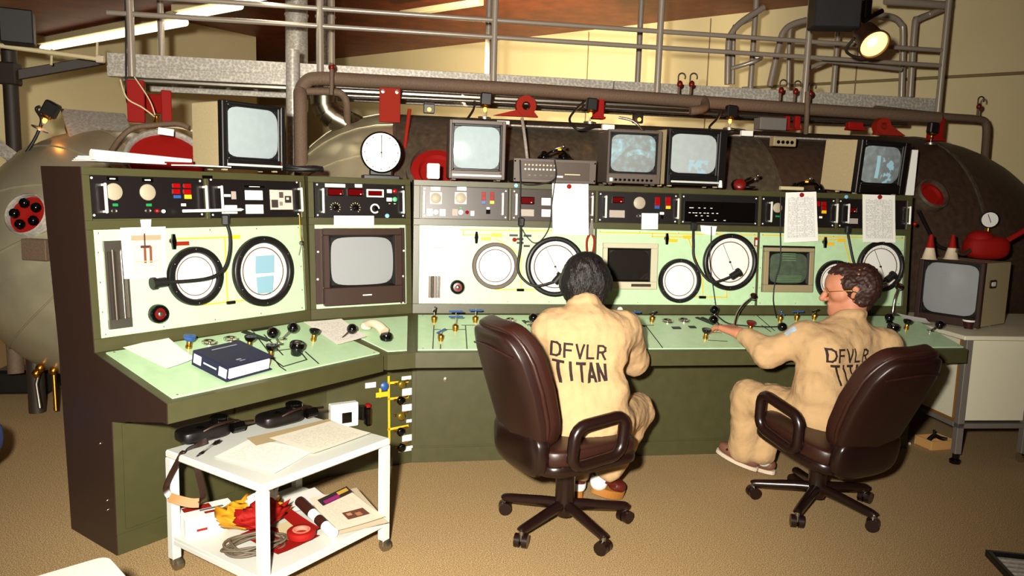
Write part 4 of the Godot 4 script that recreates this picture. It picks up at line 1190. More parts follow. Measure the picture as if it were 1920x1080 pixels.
func on_top() -> void:
	crt("monitor with pale grey screen and beige side, on the left console wing", Vector3(-0.906, 1.568, 0.414), Vector3(-0.655, 1.568, 0.164), 0.325, 0.3, [0.1, 0.2, 0.9, 0.93], M.black, M.beige, lit(5, 0.45), "strip")
	crt("grey monitor with blank bright screen, beside the grey amplifier box", Vector3(0.195, 1.563, -0.1), Vector3(0.513, 1.561, -0.1), 0.335, 0.3, [0.08, 0.2, 0.9, 0.9], M.grey_case, M.grey_case, lit(5, 0.6), "strip")
	crt("brown-grey monitor showing a bluish picture of an interior, row of knobs below", Vector3(1.111, 1.567, -0.1), Vector3(1.436, 1.565, -0.1), 0.315, 0.28, [0.07, 0.24, 0.9, 0.92], M.grey_case, M.grey_case, lit(1, 0.55), "knobs")
	crt("black monitor with grey washed-out picture, third from right on console", Vector3(1.471, 1.566, -0.08), Vector3(1.858, 1.565, -0.14), 0.335, 0.3, [0.06, 0.24, 0.84, 0.92], M.black, M.beige, lit(2, 0.6), "strip")
	crt("black monitor showing a pale figure, at the console's right end", Vector3(2.669, 1.557, -0.06), Vector3(3.103, 1.552, -0.2), 0.33, 0.32, [0.1, 0.22, 0.86, 0.9], M.black, M.beige, lit(3, 0.5), "", 0.06)
	# round gauge on a stand
	var at := Vector3(-0.178, 1.701, -0.143)
	var o := thing("round_gauge", "big white-faced round gauge standing on the corner console", "gauge", Transform3D(Basis(Vector3.UP, 0.15), at))
	round_part(o, "casing", [Vector2(0.09, -0.07), Vector2(0.112, -0.06), Vector2(0.115, 0.0), Vector2(0.108, 0.004), Vector2(0.104, 0.0)], M.gloss, Vector3.ZERO, Transform3D(), 36)
	round_part(o, "dial_face", [Vector2(0.106, -0.01), Vector2(0.106, 0.002), Vector2(0, 0.002)], M.dial, Vector3.ZERO, Transform3D(), 36)
	var m := MB.new()
	m.bar(Vector3(0, -0.03, 0.005), Vector3(0, 0.09, 0.005), 0.003, 0.002, 0.0, Vector3.BACK)
	m.ball(Vector3(0, 0, 0.005), 0.005, 8, 5)
	part(o, "needle", m, M.line)
	m = MB.new()
	for i in 12:
		var a := TAU * i / 12
		m.box(Vector3(cos(a) * 0.092, sin(a) * 0.092, 0.003), Vector3(0.006, 0.006, 0.001))
	stuff(part(o, "scale_marks", m, M.scale))
	m = MB.new()
	m.bb(Vector3(-0.1, -0.15, -0.09), Vector3(0.1, -0.125, 0.03), 0.004)
	m.bb(Vector3(-0.06, -0.125, -0.06), Vector3(0.06, -0.08, -0.01), 0.004)
	part(o, "stand", m, M.black)
	# amplifier
	at = Vector3(0.798, 1.63, -0.07)
	o = thing("amplifier", "grey amplifier box with rows of buttons between two monitors", "amplifier", Transform3D(Basis(), at))
	m = MB.new()
	m.bb(Vector3(-0.225, -0.062, -0.3), Vector3(0.225, 0.062, -0.008), 0.003)
	part(o, "case", m, M.dark_steel)
	m = MB.new()
	m.bb(Vector3(-0.24, -0.066, -0.008), Vector3(0.24, 0.066, 0.0), 0.002)
	part(o, "front_panel", m, M.grey_case)
	m = MB.new()
	m.bb(Vector3(-0.2, -0.05, 0), Vector3(0.2, 0.05, 0.004), 0.001)
	part(o, "inner_panel", m, M.panel_brown)
	for u: float in [-0.232, 0.232]:
		for v: float in [-0.05, 0.05]:
			round_part(o, "bolt", [Vector2(0.005, 0), Vector2(0.005, 0.003), Vector2(0, 0.003)], M.gloss, Vector3(u, v, 0), Transform3D(), 8)
	for k in 9:
		for row in 2:
			round_part(o, "push_button", [Vector2(0.006, 0), Vector2(0.005, 0.01), Vector2(0, 0.01)], M.cream if row == 0 else M.white, Vector3(-0.175 + k * 0.021, 0.03 - 0.024 * row, 0.004), Transform3D(), 8)
	for k in 5:
		round_part(o, "knob", [Vector2(0.007, 0), Vector2(0.006, 0.012), Vector2(0, 0.012)], M.chrome, Vector3(-0.15 + k * 0.033, -0.028, 0.004), Transform3D(), 10)
	plate(o, "lettering_strip", Rect2(0.055, -0.02, 0.09, 0.006), 0.004, 0.005, M.cream)
	plate(o, "lettering_strip", Rect2(0.01, -0.036, 0.035, 0.01), 0.004, 0.005, M.white)
	# headset lying on the amplifier
	headset("black headset with a yellow tag, lying on the grey amplifier box", Vector3(0.835, 1.744, -0.2), 0.3, 0.07)
	headset("red and black headset on console top beside the black tape deck", Vector3(2.002, 1.617, -0.16), 1.2, 0.085, true)
	headset("black headset in a tangle left of the beige-sided end monitor", Vector3(2.414, 1.608, -0.16), -0.4, 0.075)
	# odds and ends
	m = MB.new()
	m.box(Vector3.ZERO, Vector3(0.07, 0.085, 0.06), 0.006)
	m.box(Vector3(0, 0.0, 0.03), Vector3(0.02, 0.02, 0.012), 0.004)
	single("switch_box", "small white switch box beside the grey bright-screened monitor", "switch box", m, M.white, Transform3D(Basis(), Vector3(0.108, 1.607, -0.1)))
	m = MB.new()
	m.tube([Vector3(-0.075, 0, 0), Vector3(0.075, 0, 0)], 0.012, 10)
	single("cable_plug", "cream cable plug lying on console near the leftmost magnet-pinned form", "plug", m, M.cream, T(Vector3(2.272, 1.577, -0.1)))
	m = MB.new()
	m.tube([Vector3(0, -0.022, 0), Vector3(0, 0.0, 0), Vector3(0, 0.02, 0)], 0.013, 10, true, 0.008)
	single("small_bottle", "tiny white bottle between black monitor and red headset", "bottle", m, M.white, T(Vector3(1.805, 1.589, -0.08)))
	m = MB.new()
	m.bb(Vector3(-0.045, 0, -0.01), Vector3(0.045, 0.3, 0.01), 0.002)
	single("white_board", "white upright board behind the end monitor", "board", m, M.paper, T(Vector3(Vector3(3.289, 1.561, -0.42).x, Vector3(3.289, 1.561, -0.42).y, -0.42), -0.15))
	m = MB.new()
	var ring := []
	for i in 41:
		var a := TAU * i / 20.0
		ring.append(Vector3(cos(a) * (0.1 + 0.01 * sin(3.0 * a)), 0.008 * i / 20.0 + 0.004 * sin(2.3 * a), sin(a) * 0.07))
	m.tube(ring, 0.01, 8)
	single("cable_coil", "black cable coil lying at the foot of the thick brown pipe", "cable", m, M.rubber, T(Vector3(-0.582, 1.586, 0.079)))
	# papers on top of the left wing
	m = MB.new()
	for k in 4:
		m.box(Vector3(0, 0.004 + 0.006 * k, 0), Vector3(0.3 - 0.02 * k, 0.005, 0.21), 0.001, Basis(Vector3.UP, 0.1 * k))
	single("paper_stack", "stack of white papers lying on top of the left console wing", "paper", m, M.paper, Transform3D(Basis(Vector3.UP, PI / 4), Vector3(-1.28, 1.58, 0.648)))
	m = MB.new()
	m.tube([Vector3(-0.2, 0.02, 0.0), Vector3(0.22, 0.014, 0.03)], 0.022, 14, true, 0.008)
	single("paper_roll", "white paper roll on the left console wing in front of red hatch", "paper", m, M.paper, Transform3D(Basis(Vector3.UP, PI / 4), Vector3(-1.193, 1.589, 0.673)))
	m = MB.new()
	m.box(Vector3(0, 0.004, 0), Vector3(0.2, 0.006, 0.16), 0.001)
	single("note_pad", "white note pad beside the beige side of the left-wing monitor", "paper", m, M.paper, Transform3D(Basis(Vector3.UP, PI / 4 + 0.1), Vector3(-0.985, 1.578, 0.48)))

func headset(label: String, p: Vector3, yaw: float, r: float, red := false) -> void:
	var o := thing("headset", label, "headset", Transform3D(Basis(Vector3.UP, yaw), p))
	var b := MB.new()
	var pts := []
	for i in 13:
		var a := PI * i / 12.0
		pts.append(Vector3(cos(a) * r, -0.03 + sin(a) * r * 0.55, -0.04 + 0.07 * sin(a)))
	b.tube(pts, 0.007, 8)
	part(o, "headband", b, M.gloss)
	for s: float in [-1.0, 1.0]:
		b = MB.new()
		b.lathe([Vector2(0, -0.02), Vector2(0.03, -0.02), Vector2(0.036, -0.008), Vector2(0.036, 0.012), Vector2(0.026, 0.022), Vector2(0, 0.022)], 16, Transform3D(Basis(Vector3.FORWARD, s * 1.1), Vector3(s * r, -0.03, -0.04)))
		part(o, "ear_cup", b, M.red_dark if red and s < 0 else M.gloss)
	b = MB.new()
	b.tube(smooth_path([Vector3(-r, -0.02, -0.03), Vector3(-r * 0.7, 0.01, 0.04), Vector3(0.0, 0.03, 0.07)]), 0.004, 6)
	b.ball(Vector3(0.0, 0.03, 0.07), 0.012, 10, 6)
	part(o, "boom_microphone", b, M.chrome)
	b = MB.new()
	b.tube(smooth_path([Vector3(r, -0.04, -0.03), Vector3(r * 0.3, -0.045, 0.03), Vector3(-r * 0.6, -0.04, 0.05), Vector3(-r * 1.1, -0.042, 0.0), Vector3(0.02, -0.045, -0.05), Vector3(r * 1.2, -0.04, 0.04)]), 0.006, 8)
	part(o, "cord", b, M.rubber)
	b = MB.new()
	b.box(Vector3(-r * 0.2, 0.012, 0.05), Vector3(0.02, 0.012, 0.012), 0.002)
	part(o, "tag", b, M.yellow if not red else M.white)

func papers() -> void:
	var form := tex_mat(print_image(120, 180, Color(0.9, 0.9, 0.88), 22, true, [], Color(0.4, 0.4, 0.45), 3), 0.85)
	var form2 := tex_mat(print_image(120, 180, Color(0.9, 0.9, 0.87), 24, true, [], Color(0.4, 0.4, 0.45), 5), 0.85)
	var plain := tex_mat(print_image(120, 180, Color(0.9, 0.9, 0.89), 4, false, [], Color(0.75, 0.75, 0.75), 6), 0.85)
	sheet("blank white sheet pinned by a red magnet above the black-haired operator", Vector3(0.775, 1.56, -0.036), Vector3(0.986, 1.563, -0.036), Vector3(0.994, 1.273, -0.018), Vector3(0.784, 1.272, -0.017), plain)
	magnet("red magnet on the blank sheet above the black-haired operator", Vector3(0.873, 1.546, -0.033), M.red)
	sheet("ruled form pinned by a red magnet, left one of the two forms", Vector3(2.2, 1.55, -0.036), Vector3(2.397, 1.561, -0.036), Vector3(2.422, 1.266, -0.017), Vector3(2.2, 1.252, -0.016), form)
	magnet("red magnet on the left of the two ruled forms", Vector3(2.302, 1.539, -0.033), M.red)
	sheet("ruled form pinned by a red magnet at console's right end", Vector3(2.703, 1.554, -0.036), Vector3(2.922, 1.555, -0.036), Vector3(2.939, 1.266, -0.017), Vector3(2.719, 1.265, -0.017), form2)
	magnet("red magnet on the form at console's right end", Vector3(2.817, 1.541, -0.033), M.red)
	sheet("large white sheet taped to the panel above the small flow meter", Vector3(0.05, 1.303, -0.03), Vector3(0.257, 1.306, -0.03), Vector3(0.261, 1.041, -0.012), Vector3(0.056, 1.035, -0.012), tex_mat(print_image(120, 150, Color(0.9, 0.9, 0.89), 0, false, [[0.25, 0.44, 0.28, 0.015, Color(0.9, 0.75, 0.4)]]), 0.85), 0.003)
	sheet("small white note stuck below the third rack module", Vector3(1.311, 1.406, -0.034), Vector3(1.411, 1.407, -0.034), Vector3(1.411, 1.315, -0.028), Vector3(1.312, 1.312, -0.028), M.paper, 0.003, "note_slip")
	sheet("torn white scrap taped under the black tape deck", Vector3(1.673, 1.344, -0.03), Vector3(1.776, 1.34, -0.03), Vector3(1.765, 1.284, -0.026), Vector3(1.681, 1.295, -0.027), M.paper, 0.004, "note_slip")
	sheet("white note taped above the built-in brown television", Vector3(-0.416, 1.356, 0.139), Vector3(-0.213, 1.357, 0.055), Vector3(-0.213, 1.296, 0.059), Vector3(-0.416, 1.299, 0.143), M.paper, 0.002, "note_slip")
	var pic := print_image(120, 160, Color(0.9, 0.89, 0.85), 0, false, [[0.2, 0.14, 0.72, 0.82, Color(0.8, 0.76, 0.66)], [0.22, 0.16, 0.68, 0.1, Color(0.6, 0.54, 0.44)], [0.5, 0.12, 0.04, 0.25, Color(0.25, 0.15, 0.1)], [0.42, 0.36, 0.24, 0.05, Color(0.25, 0.12, 0.08)], [0.49, 0.4, 0.06, 0.3, Color(0.45, 0.22, 0.14)], [0.62, 0.38, 0.06, 0.32, Color(0.45, 0.22, 0.14)], [0.3, 0.66, 0.5, 0.02, Color(0.65, 0.6, 0.5)]])
	sheet("white sheet with a printed photograph taped over the tall flow meter", Vector3(-1.217, 1.315, 0.87), Vector3(-1.081, 1.316, 0.733), Vector3(-1.079, 1.097, 0.752), Vector3(-1.207, 1.106, 0.879), tex_mat(pic, 0.8), 0.003)
	sheet("strip of white tape holding the printed sheet on the left panel", Vector3(-1.157, 1.347, 0.812), Vector3(-1.124, 1.348, 0.779), Vector3(-1.125, 1.313, 0.784), Vector3(-1.153, 1.311, 0.812), M.paper, 0.0, "tape_strip", "tape")
	for k: Array in [[Vector3(-0.761, 1.167, 0.436), Vector3(-0.686, 1.167, 0.361), Vector3(-0.686, 1.081, 0.368), Vector3(-0.761, 1.084, 0.443), "upper light blue note stuck on the large left gauge"], [Vector3(-0.758, 1.066, 0.442), Vector3(-0.688, 1.068, 0.372), Vector3(-0.692, 0.986, 0.383), Vector3(-0.752, 0.986, 0.444), "lower light blue note stuck on the large left gauge"]]:
		sheet(k[4], k[0], k[1], k[2], k[3], M.note_blue, 0.0, "sticky_note", "note", "blue notes on the gauge")
	gooseneck("gooseneck microphone across the left wing's smaller gauge", [Vector3(-0.872, 1.329, 0.532), Vector3(-0.854, 1.274, 0.547), Vector3(-0.851, 1.191, 0.58), Vector3(-0.87, 1.12, 0.62), Vector3(-0.92, 1.089, 0.673), Vector3(-0.999, 1.082, 0.738), Vector3(-1.077, 1.085, 0.802)], (Vector3(-1.103, 1.083, 0.828) - Vector3(-1.077, 1.085, 0.802)).normalized())
	gooseneck("gooseneck microphone hanging down beside the grey-rimmed gauge", [Vector3(0.601, 1.328, -0.023), Vector3(0.598, 1.209, 0.005), Vector3(0.584, 1.076, 0.023), Vector3(0.629, 1.008, 0.038), Vector3(0.695, 0.986, 0.049), Vector3(0.796, 1.015, 0.057)], (Vector3(0.82, 1.043, 0.056) - Vector3(0.796, 1.015, 0.057)).normalized())
	gooseneck("gooseneck microphone across the large gauge right of the dark screen", [Vector3(1.628, 1.326, -0.023), Vector3(1.623, 1.243, 0.002), Vector3(1.628, 1.151, 0.018), Vector3(1.69, 1.05, 0.035), Vector3(1.75, 1.018, 0.047), Vector3(1.857, 1.057, 0.055)], (Vector3(1.896, 1.08, 0.053) - Vector3(1.857, 1.057, 0.055)).normalized())
	gooseneck("gooseneck microphone hanging behind the curly-haired operator's head", [Vector3(2.617, 1.328, -0.023), Vector3(2.626, 1.245, 0.002), Vector3(2.65, 1.143, 0.019), Vector3(2.699, 1.038, 0.036), Vector3(2.782, 1.015, 0.047), Vector3(2.863, 1.049, 0.055)], (Vector3(2.894, 1.072, 0.054) - Vector3(2.863, 1.049, 0.055)).normalized())
	# chromed flexible arms standing on the desk
	for k: Array in [[[Vector3(1.808, 0.78, 0.218), Vector3(1.844, 0.845, 0.169), Vector3(1.906, 0.897, 0.12), Vector3(1.991, 0.933, 0.06)], "chrome flexible lamp arm on the desk left of curly-haired operator"], [[Vector3(2.83, 0.794, 0.153), Vector3(2.876, 0.838, 0.107), Vector3(2.889, 0.935, 0.1), Vector3(2.925, 1.004, 0.08)], "chrome flexible lamp arm at the desk's right end"]]:
		var p: Array = k[0]
		var c: Vector3 = p[0]
		var o := thing("flexible_arm", k[1], "lamp arm", Transform3D(Basis(), c))
		var q := []
		for v: Vector3 in p: q.append(v - c)
		var b := MB.new()
		b.tube(smooth_path(q), 0.008, 10)
		part(o, "arm", b, M.chrome)
		b = MB.new()
		b.lathe([Vector2(0.02, 0), Vector2(0.02, 0.008), Vector2(0.01, 0.014), Vector2(0, 0.014)], 14)
		part(o, "foot", b, M.gloss)
		b = MB.new()
		b.lathe([Vector2(0, -0.018), Vector2(0.016, -0.016), Vector2(0.024, 0), Vector2(0.022, 0.012), Vector2(0, 0.016)], 14, Transform3D(Basis(Vector3.RIGHT, 0.9), q[-1]))
		part(o, "head", b, M.chrome)
	cable("cable", "thin black cable hanging from the amplifier over the panel", [Vector3(0.589, 1.684, -0.05), Vector3(0.591, 1.551, -0.018), Vector3(0.59, 1.447, -0.011), Vector3(0.595, 1.329, -0.003)], 0.004, M.rubber)
	cable("cable", "black cable looping from the amplifier front behind the blank sheet", [Vector3(0.788, 1.691, -0.05), Vector3(0.788, 1.587, -0.02), Vector3(0.698, 1.554, -0.008), Vector3(0.613, 1.549, -0.007), Vector3(0.594, 1.566, -0.019)], 0.004, M.rubber)
	cable("cable", "thin black cable hanging past the blank sheet to the panel", [Vector3(0.788, 1.587, -0.02), Vector3(0.773, 1.422, -0.019), Vector3(0.763, 1.317, -0.012), Vector3(0.719, 1.241, -0.007), Vector3(0.673, 1.225, -0.006), Vector3(0.626, 1.269, -0.009), Vector3(0.61, 1.298, -0.011)], 0.003, M.rubber)
	cable("cable", "thin black cable hanging across the large gauge to the desk", [Vector3(1.74, 1.338, -0.024), Vector3(1.732, 1.245, 0.002), Vector3(1.729, 1.136, 0.009), Vector3(1.759, 0.964, 0.021), Vector3(1.777, 0.863, 0.027), Vector3(1.714, 0.81, 0.144)], 0.003, M.rubber)
	cable("cable", "thin black cable hanging over the cream built-in monitor", [Vector3(2.16, 1.527, -0.016), Vector3(2.166, 1.332, -0.003), Vector3(2.175, 1.142, 0.009), Vector3(2.146, 1.014, 0.017), Vector3(2.141, 0.903, 0.025), Vector3(2.123, 0.817, 0.109)], 0.0035, M.rubber)
	cable("cable", "black cable snaking over the desk beside the chrome arm", [Vector3(1.779, 0.819, 0.05), Vector3(1.793, 0.795, 0.166), Vector3(1.889, 0.787, 0.205), Vector3(2.012, 0.784, 0.221), Vector3(2.108, 0.785, 0.213)], 0.004, M.rubber)
	# pliers hanging on the panel
	var o := thing("pliers", "red-handled pliers hanging on the console panel beside the blank sheet", "pliers", Transform3D(Basis(), Vector3(1.009, 1.282, -0.018)))
	var b := MB.new()
	b.prism([Vector2(-0.012, -0.005), Vector2(0.012, -0.005), Vector2(0.014, 0.02), Vector2(0.006, 0.075), Vector2(-0.006, 0.075), Vector2(-0.014, 0.02)], -0.005, 0.007)
	part(o, "jaws", b, M.steel)
	for s: float in [-1.0, 1.0]:
		b = MB.new()
		b.tube(smooth_path([Vector3(s * 0.006, 0.0, 0), Vector3(s * 0.02, -0.03, 0), Vector3(s * 0.022, -0.07, 0), Vector3(s * 0.016, -0.11, 0)]), 0.0065, 8)
		part(o, "grip", b, M.orange_red)
	# keys on a chain
	o = thing("key_ring", "keys on a chain hanging at the left wing's right edge", "keys", Transform3D(Basis(), Vector3(-0.578, 1.363, 0.249)))
	var base: Vector3 = Vector3(-0.578, 1.363, 0.249)
	b = MB.new()
	b.tube([Vector3.ZERO, Vector3(-0.574, 1.261, 0.247) - base, Vector3(-0.569, 1.229, 0.245) - base], 0.0025, 6)
	part(o, "chain", b, M.brass)
	b = MB.new()
	for k: Array in [[Vector3(-0.57, 1.218, 0.242), Vector3(-0.581, 1.159, 0.259)], [Vector3(-0.567, 1.218, 0.243), Vector3(-0.557, 1.185, 0.236)]]:
		var p: Vector3 = k[0] - base
		var e: Vector3 = k[1] - base
		b.tube([p, e], 0.003, 6)
		b.ball(p, 0.012, 10, 5, Vector3(1, 1, 0.3))
	part(o, "keys", b, M.steel)
	# on the left desk
	sheet("white sheets lying on the left end of the desk", Vector3(-1.205, 0.827, 0.929), Vector3(-1.09, 0.838, 0.74), Vector3(-0.917, 0.779, 0.971), Vector3(-0.995, 0.772, 1.09), M.paper, 0.012)
	sheet("white papers on the desk under the ball lever near the corner", Vector3(-0.555, 0.823, 0.302), Vector3(-0.374, 0.823, 0.211), Vector3(-0.239, 0.768, 0.441), Vector3(-0.372, 0.758, 0.568), tex_mat(print_image(120, 160, Color(0.86, 0.84, 0.8), 18, false, [], Color(0.5, 0.4, 0.4), 9), 0.85), 0.008)
	sheet("white papers at the right end of the desk", Vector3(2.979, 0.828, 0.007), Vector3(3.112, 0.81, 0.094), Vector3(3.067, 0.788, 0.21), Vector3(2.972, 0.801, 0.138), M.paper, 0.01)
	var pen := MB.new()
	pen.tube([Vector3(-1.016, 1.383, 0.699) - Vector3(-0.913, 1.385, 0.596), Vector3.ZERO, Vector3(-0.812, 1.388, 0.495) - Vector3(-0.913, 1.385, 0.596)], 0.007, 10)
	pen.tube([Vector3(-0.812, 1.388, 0.495) - Vector3(-0.913, 1.385, 0.596), Vector3(-0.802, 1.389, 0.485) - Vector3(-0.913, 1.385, 0.596)], 0.006, 8, true, 0.001)
	single("white_pen", "white pen laid across the bow handles of left rack modules", "pen", pen, M.white, T(Vector3(-0.913, 1.385, 0.596)))
	binder()
	telephone()

func binder() -> void:
	# thick blue ring binder, spine towards the lower left
	var c0: Vector3 = Vector3(-0.757, 0.732, 1.129)
	var c1: Vector3 = Vector3(-0.917, 0.774, 1)
	var c2: Vector3 = Vector3(-0.597, 0.732, 0.969)
	var x := (c2 - c0).normalized()
	var y: Vector3 = (Vector3(-0.834, 0.85, 1.015) - Vector3(-0.891, 0.794, 0.753)).normalized()
	y = Vector3(0.1458, 0.9786, 0.1458).normalized()
	var s := (c1 - c0)
	s = (s - y * s.dot(y)).normalized()
	x = (x - y * x.dot(y) - s * x.dot(s)).normalized()
	var z := x.cross(y)
	var w := (c2 - c0).length()
	var l := (c1 - c0).length()
	var o := thing("ring_binder", "thick dark blue binder with white page block lying on the left desk", "binder", Transform3D(Basis(x, y, z), c0))
	var sg := -1.0 if s.dot(z) < 0 else 1.0
	var h := 0.062
	var b := MB.new()
	b.bb(Vector3(-0.004, h - 0.005, 0), Vector3(w, h, sg * l), 0.001)
	b.bb(Vector3(-0.004, 0, 0), Vector3(w, 0.005, sg * l), 0.001)
	part(o, "cover", b, M.navy)
	b = MB.new()
	b.bb(Vector3(-0.008, 0, 0), Vector3(-0.003, h, sg * l), 0.001)
	part(o, "spine", b, M.navy)
	b = MB.new()
	b.bb(Vector3(0.012, 0.006, sg * 0.006), Vector3(w - 0.012, h - 0.012, sg * (l - 0.008)), 0.002)
	part(o, "pages", b, M.paper)
	for f: float in [0.12, 0.84]:
		b = MB.new()
		b.bb(Vector3(-0.0095, 0.014, sg * l * f - 0.022), Vector3(-0.008, 0.052, sg * l * f + 0.022))
		part(o, "spine_label", b, M.white)
	b = MB.new()
	b.bb(Vector3(-0.0095, 0.03, sg * l * 0.3), Vector3(-0.008, 0.036, sg * l * 0.66))
	part(o, "spine_lettering", b, M.white)
	b = MB.new()
	b.bb(Vector3(w * 0.25, h, sg * l * 0.82), Vector3(w * 0.8, h + 0.0006, sg * l * 0.85))
	b.bb(Vector3(w * 0.32, h, sg * l * 0.2), Vector3(w * 0.42, h + 0.0006, sg * l * 0.24))
	b.bb(Vector3(w * 0.34, h, sg * l * 0.14), Vector3(w * 0.46, h + 0.0006, sg * l * 0.16))
	part(o, "cover_lettering", b, M.cover_print)

func telephone() -> void:
	var c: Vector3 = Vector3(-0.19, 0.773, 0.384)
	var o := thing("telephone_handset", "pale handset with dark mouthpiece lying on the corner desk", "handset", Transform3D(Basis(Vector3.UP, 0.35) * Basis(Vector3.RIGHT, 0.2), c))
	var b := MB.new()
	b.tube(smooth_path([Vector3(-0.02, 0.02, -0.1), Vector3(-0.01, 0.045, -0.05), Vector3(0.005, 0.05, 0.0), Vector3(0.02, 0.035, 0.05)]), 0.018, 12, true, 0.026)
	part(o, "grip", b, M.cream_light)
	b = MB.new()
	b.lathe([Vector2(0.03, 0), Vector2(0.034, 0.012), Vector2(0.026, 0.03), Vector2(0, 0.034)], 16, T(Vector3(0.028, 0, 0.062)))
	part(o, "mouthpiece", b, M.gloss)
	b = MB.new()
	b.lathe([Vector2(0.028, 0), Vector2(0.03, 0.01), Vector2(0.02, 0.026), Vector2(0, 0.03)], 16, T(Vector3(-0.022, 0, -0.105)))
	part(o, "earpiece", b, M.cream_light)

const CONDUIT := 2.65

# ------------------------------------------------------------------ behind the console
func head_profile(r: float, l: float, n := 12) -> Array:
	var o := []
	for i in n + 1:
		var a := PI / 2 * i / n
		o.append(Vector2(r * cos(a), l * sin(a)))
	return o

func chambers() -> void:
	var RX := Basis(Vector3(0, 0, 1), Vector3(1, 0, 0), Vector3(0, 1, 0))   # y of the lathe runs along +x
	var LX := Basis(Vector3(0, 0, 1), Vector3(-1, 0, 0), Vector3(0, -1, 0))
	var o := thing("pressure_chamber", "long dark pressure chamber lying behind the middle console", "chamber", T(Vector3(-0.1, 1.07, -1.35)))
	var R := 0.95
	var b := MB.new()
	b.lathe([Vector2(R, 0.0), Vector2(R, 2.55)], 64, Transform3D(RX, Vector3.ZERO))
	part(o, "shell", b, M.chamber)
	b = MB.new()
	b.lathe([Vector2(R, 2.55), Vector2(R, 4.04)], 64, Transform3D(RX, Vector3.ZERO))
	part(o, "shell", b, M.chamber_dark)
	b = MB.new()
	b.lathe(head_profile(R, 0.85), 64, Transform3D(LX, Vector3.ZERO), -1.0)
	part(o, "end_dome", b, M.cladding, Transform3D(), "dome clad in bright sheet metal")
	b = MB.new()
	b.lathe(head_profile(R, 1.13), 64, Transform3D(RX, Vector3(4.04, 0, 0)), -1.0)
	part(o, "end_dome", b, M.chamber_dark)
	for k in 9:   # raised seams of the clad dome
		var pts := []
		var a := PI * (0.02 + 0.11 * k)
		for i in 11:
			var t := PI / 2 * i / 11.0
			pts.append(Vector3(-0.853 * sin(t), sin(a) * (R + 0.003) * cos(t), cos(a) * (R + 0.003) * cos(t)))
		b = MB.new()
		b.tube(pts, 0.006, 5)
		part(o, "seam", b, M.cladding)
	for px: float in [0.0, 2.55, 4.04]:
		b = MB.new()
		b.lathe([Vector2(R, px - 0.012), Vector2(R + 0.012, px - 0.01), Vector2(R + 0.012, px + 0.01), Vector2(R, px + 0.012)], 64, Transform3D(RX, Vector3.ZERO))
		part(o, "weld_ring", b, M.chamber)
	for u: float in [0.5, 2.0, 3.6]:   # saddles on the floor
		b = MB.new()
		b.bb(Vector3(u - 0.08, -1.07, -0.6), Vector3(u + 0.08, -0.7, 0.6), 0.01)
		part(o, "saddle", b, M.dark_steel)
	# ledge along the shell
	b = MB.new()
	b.bb(Vector3(0.75, 0.86, 0.36), Vector3(3.2, 0.872, 0.56), 0.003)
	part(o, "ledge", b, M.galv)
	# red-lined hatches
	for k: Array in [[Vector3(0.163, 1.645, -0.5), 0.17], [Vector3(3.545, 1.545, -0.55), 0.1]]:
		var c: Vector3 = k[0] - Vector3(-0.1, 1.07, -1.35)
		var n := Vector3(0, c.y, c.z).normalized()
		var p := Vector3(c.x, 0, 0) + n * (R - 0.02)
		var bs := Basis(Vector3.RIGHT.cross(n).cross(n).normalized() * -1.0, n, Vector3.RIGHT.cross(n).normalized())
		bs = Basis(Vector3.RIGHT, n, Vector3.RIGHT.cross(n))
		var r: float = k[1]
		b = MB.new()
		b.lathe([Vector2(r * 1.15, 0), Vector2(r * 1.15, 0.07), Vector2(r, 0.08), Vector2(r * 0.97, 0.04)], 36, Transform3D(bs, p))
		part(o, "hatch_rim", b, M.chamber)
		b = MB.new()
		b.lathe([Vector2(r, 0.04), Vector2(r * 0.7, 0.05), Vector2(r * 0.62, 0.03), Vector2(0, 0.03)], 36, Transform3D(bs, p))
		part(o, "hatch_cover", b, M.red)
	# second chamber, left
	var c0 := Vector3(-1.964, 0.992, -1.29)
	o = thing("round_chamber", "bright clad dome of a second chamber behind the left console wing", "chamber", T(c0))
	var r0 := 0.84
	b = MB.new()
	b.ball(Vector3.ZERO, r0, 64, 32)
	part(o, "dome", b, M.cladding)
	for k in 12:
		var pts := []
		var a := PI * k / 12.0 - 0.2
		var ax := Vector3(0.55, 0.45, 0.7).normalized()
		var e1 := ax.cross(Vector3.UP).normalized()
		var e2 := ax.cross(e1)
		for i in 25:
			var t := -0.2 + PI * 0.9 * i / 24.0
			pts.append((ax * cos(t) + (e1 * cos(a * 2.0) + e2 * sin(a * 2.0)) * sin(t)) * (r0 + 0.002))
		b = MB.new()
		b.tube(pts, 0.006, 5)
		part(o, "seam", b, M.cladding)
	for k: Array in [[Vector3(-2.146, 1.287, -0.521), 0.11, 0.14], [Vector3(-1.463, 1.595, -0.723), 0.21, 0.16]]:
		var n: Vector3 = (k[0] - c0).normalized()
		if k[1] > 0.15: n = (n + Vector3(0.1, 0.5, 0.9)).normalized()
		var p: Vector3 = k[0] - c0 - n * 0.1
		var e := n.cross(Vector3.UP).normalized()
		var bs := Basis(e, n, e.cross(n))
		var r: float = k[1]
		var l: float = k[2]
		b = MB.new()
		b.lathe([Vector2(r * 1.12, -0.5), Vector2(r * 1.12, l), Vector2(r * 1.04, l + 0.01), Vector2(r, l), Vector2(r, l - 0.04)], 36, Transform3D(bs, p))
		part(o, "port_neck", b, M.galv)
		b = MB.new()
		b.lathe([Vector2(r, l - 0.03), Vector2(r * 0.6, l - 0.015), Vector2(r * 0.3, l - 0.03), Vector2(0, l - 0.03)], 36, Transform3D(bs, p))
		part(o, "port_cover", b, M.red)
		if r < 0.15:
			for i in 5:
				var a := TAU * i / 5.0
				b = MB.new()
				b.ball(p + n * l + (e * cos(a) + e.cross(n) * sin(a)) * r * 0.6, 0.03, 8, 5)
				part(o, "bolt", b, M.gloss)
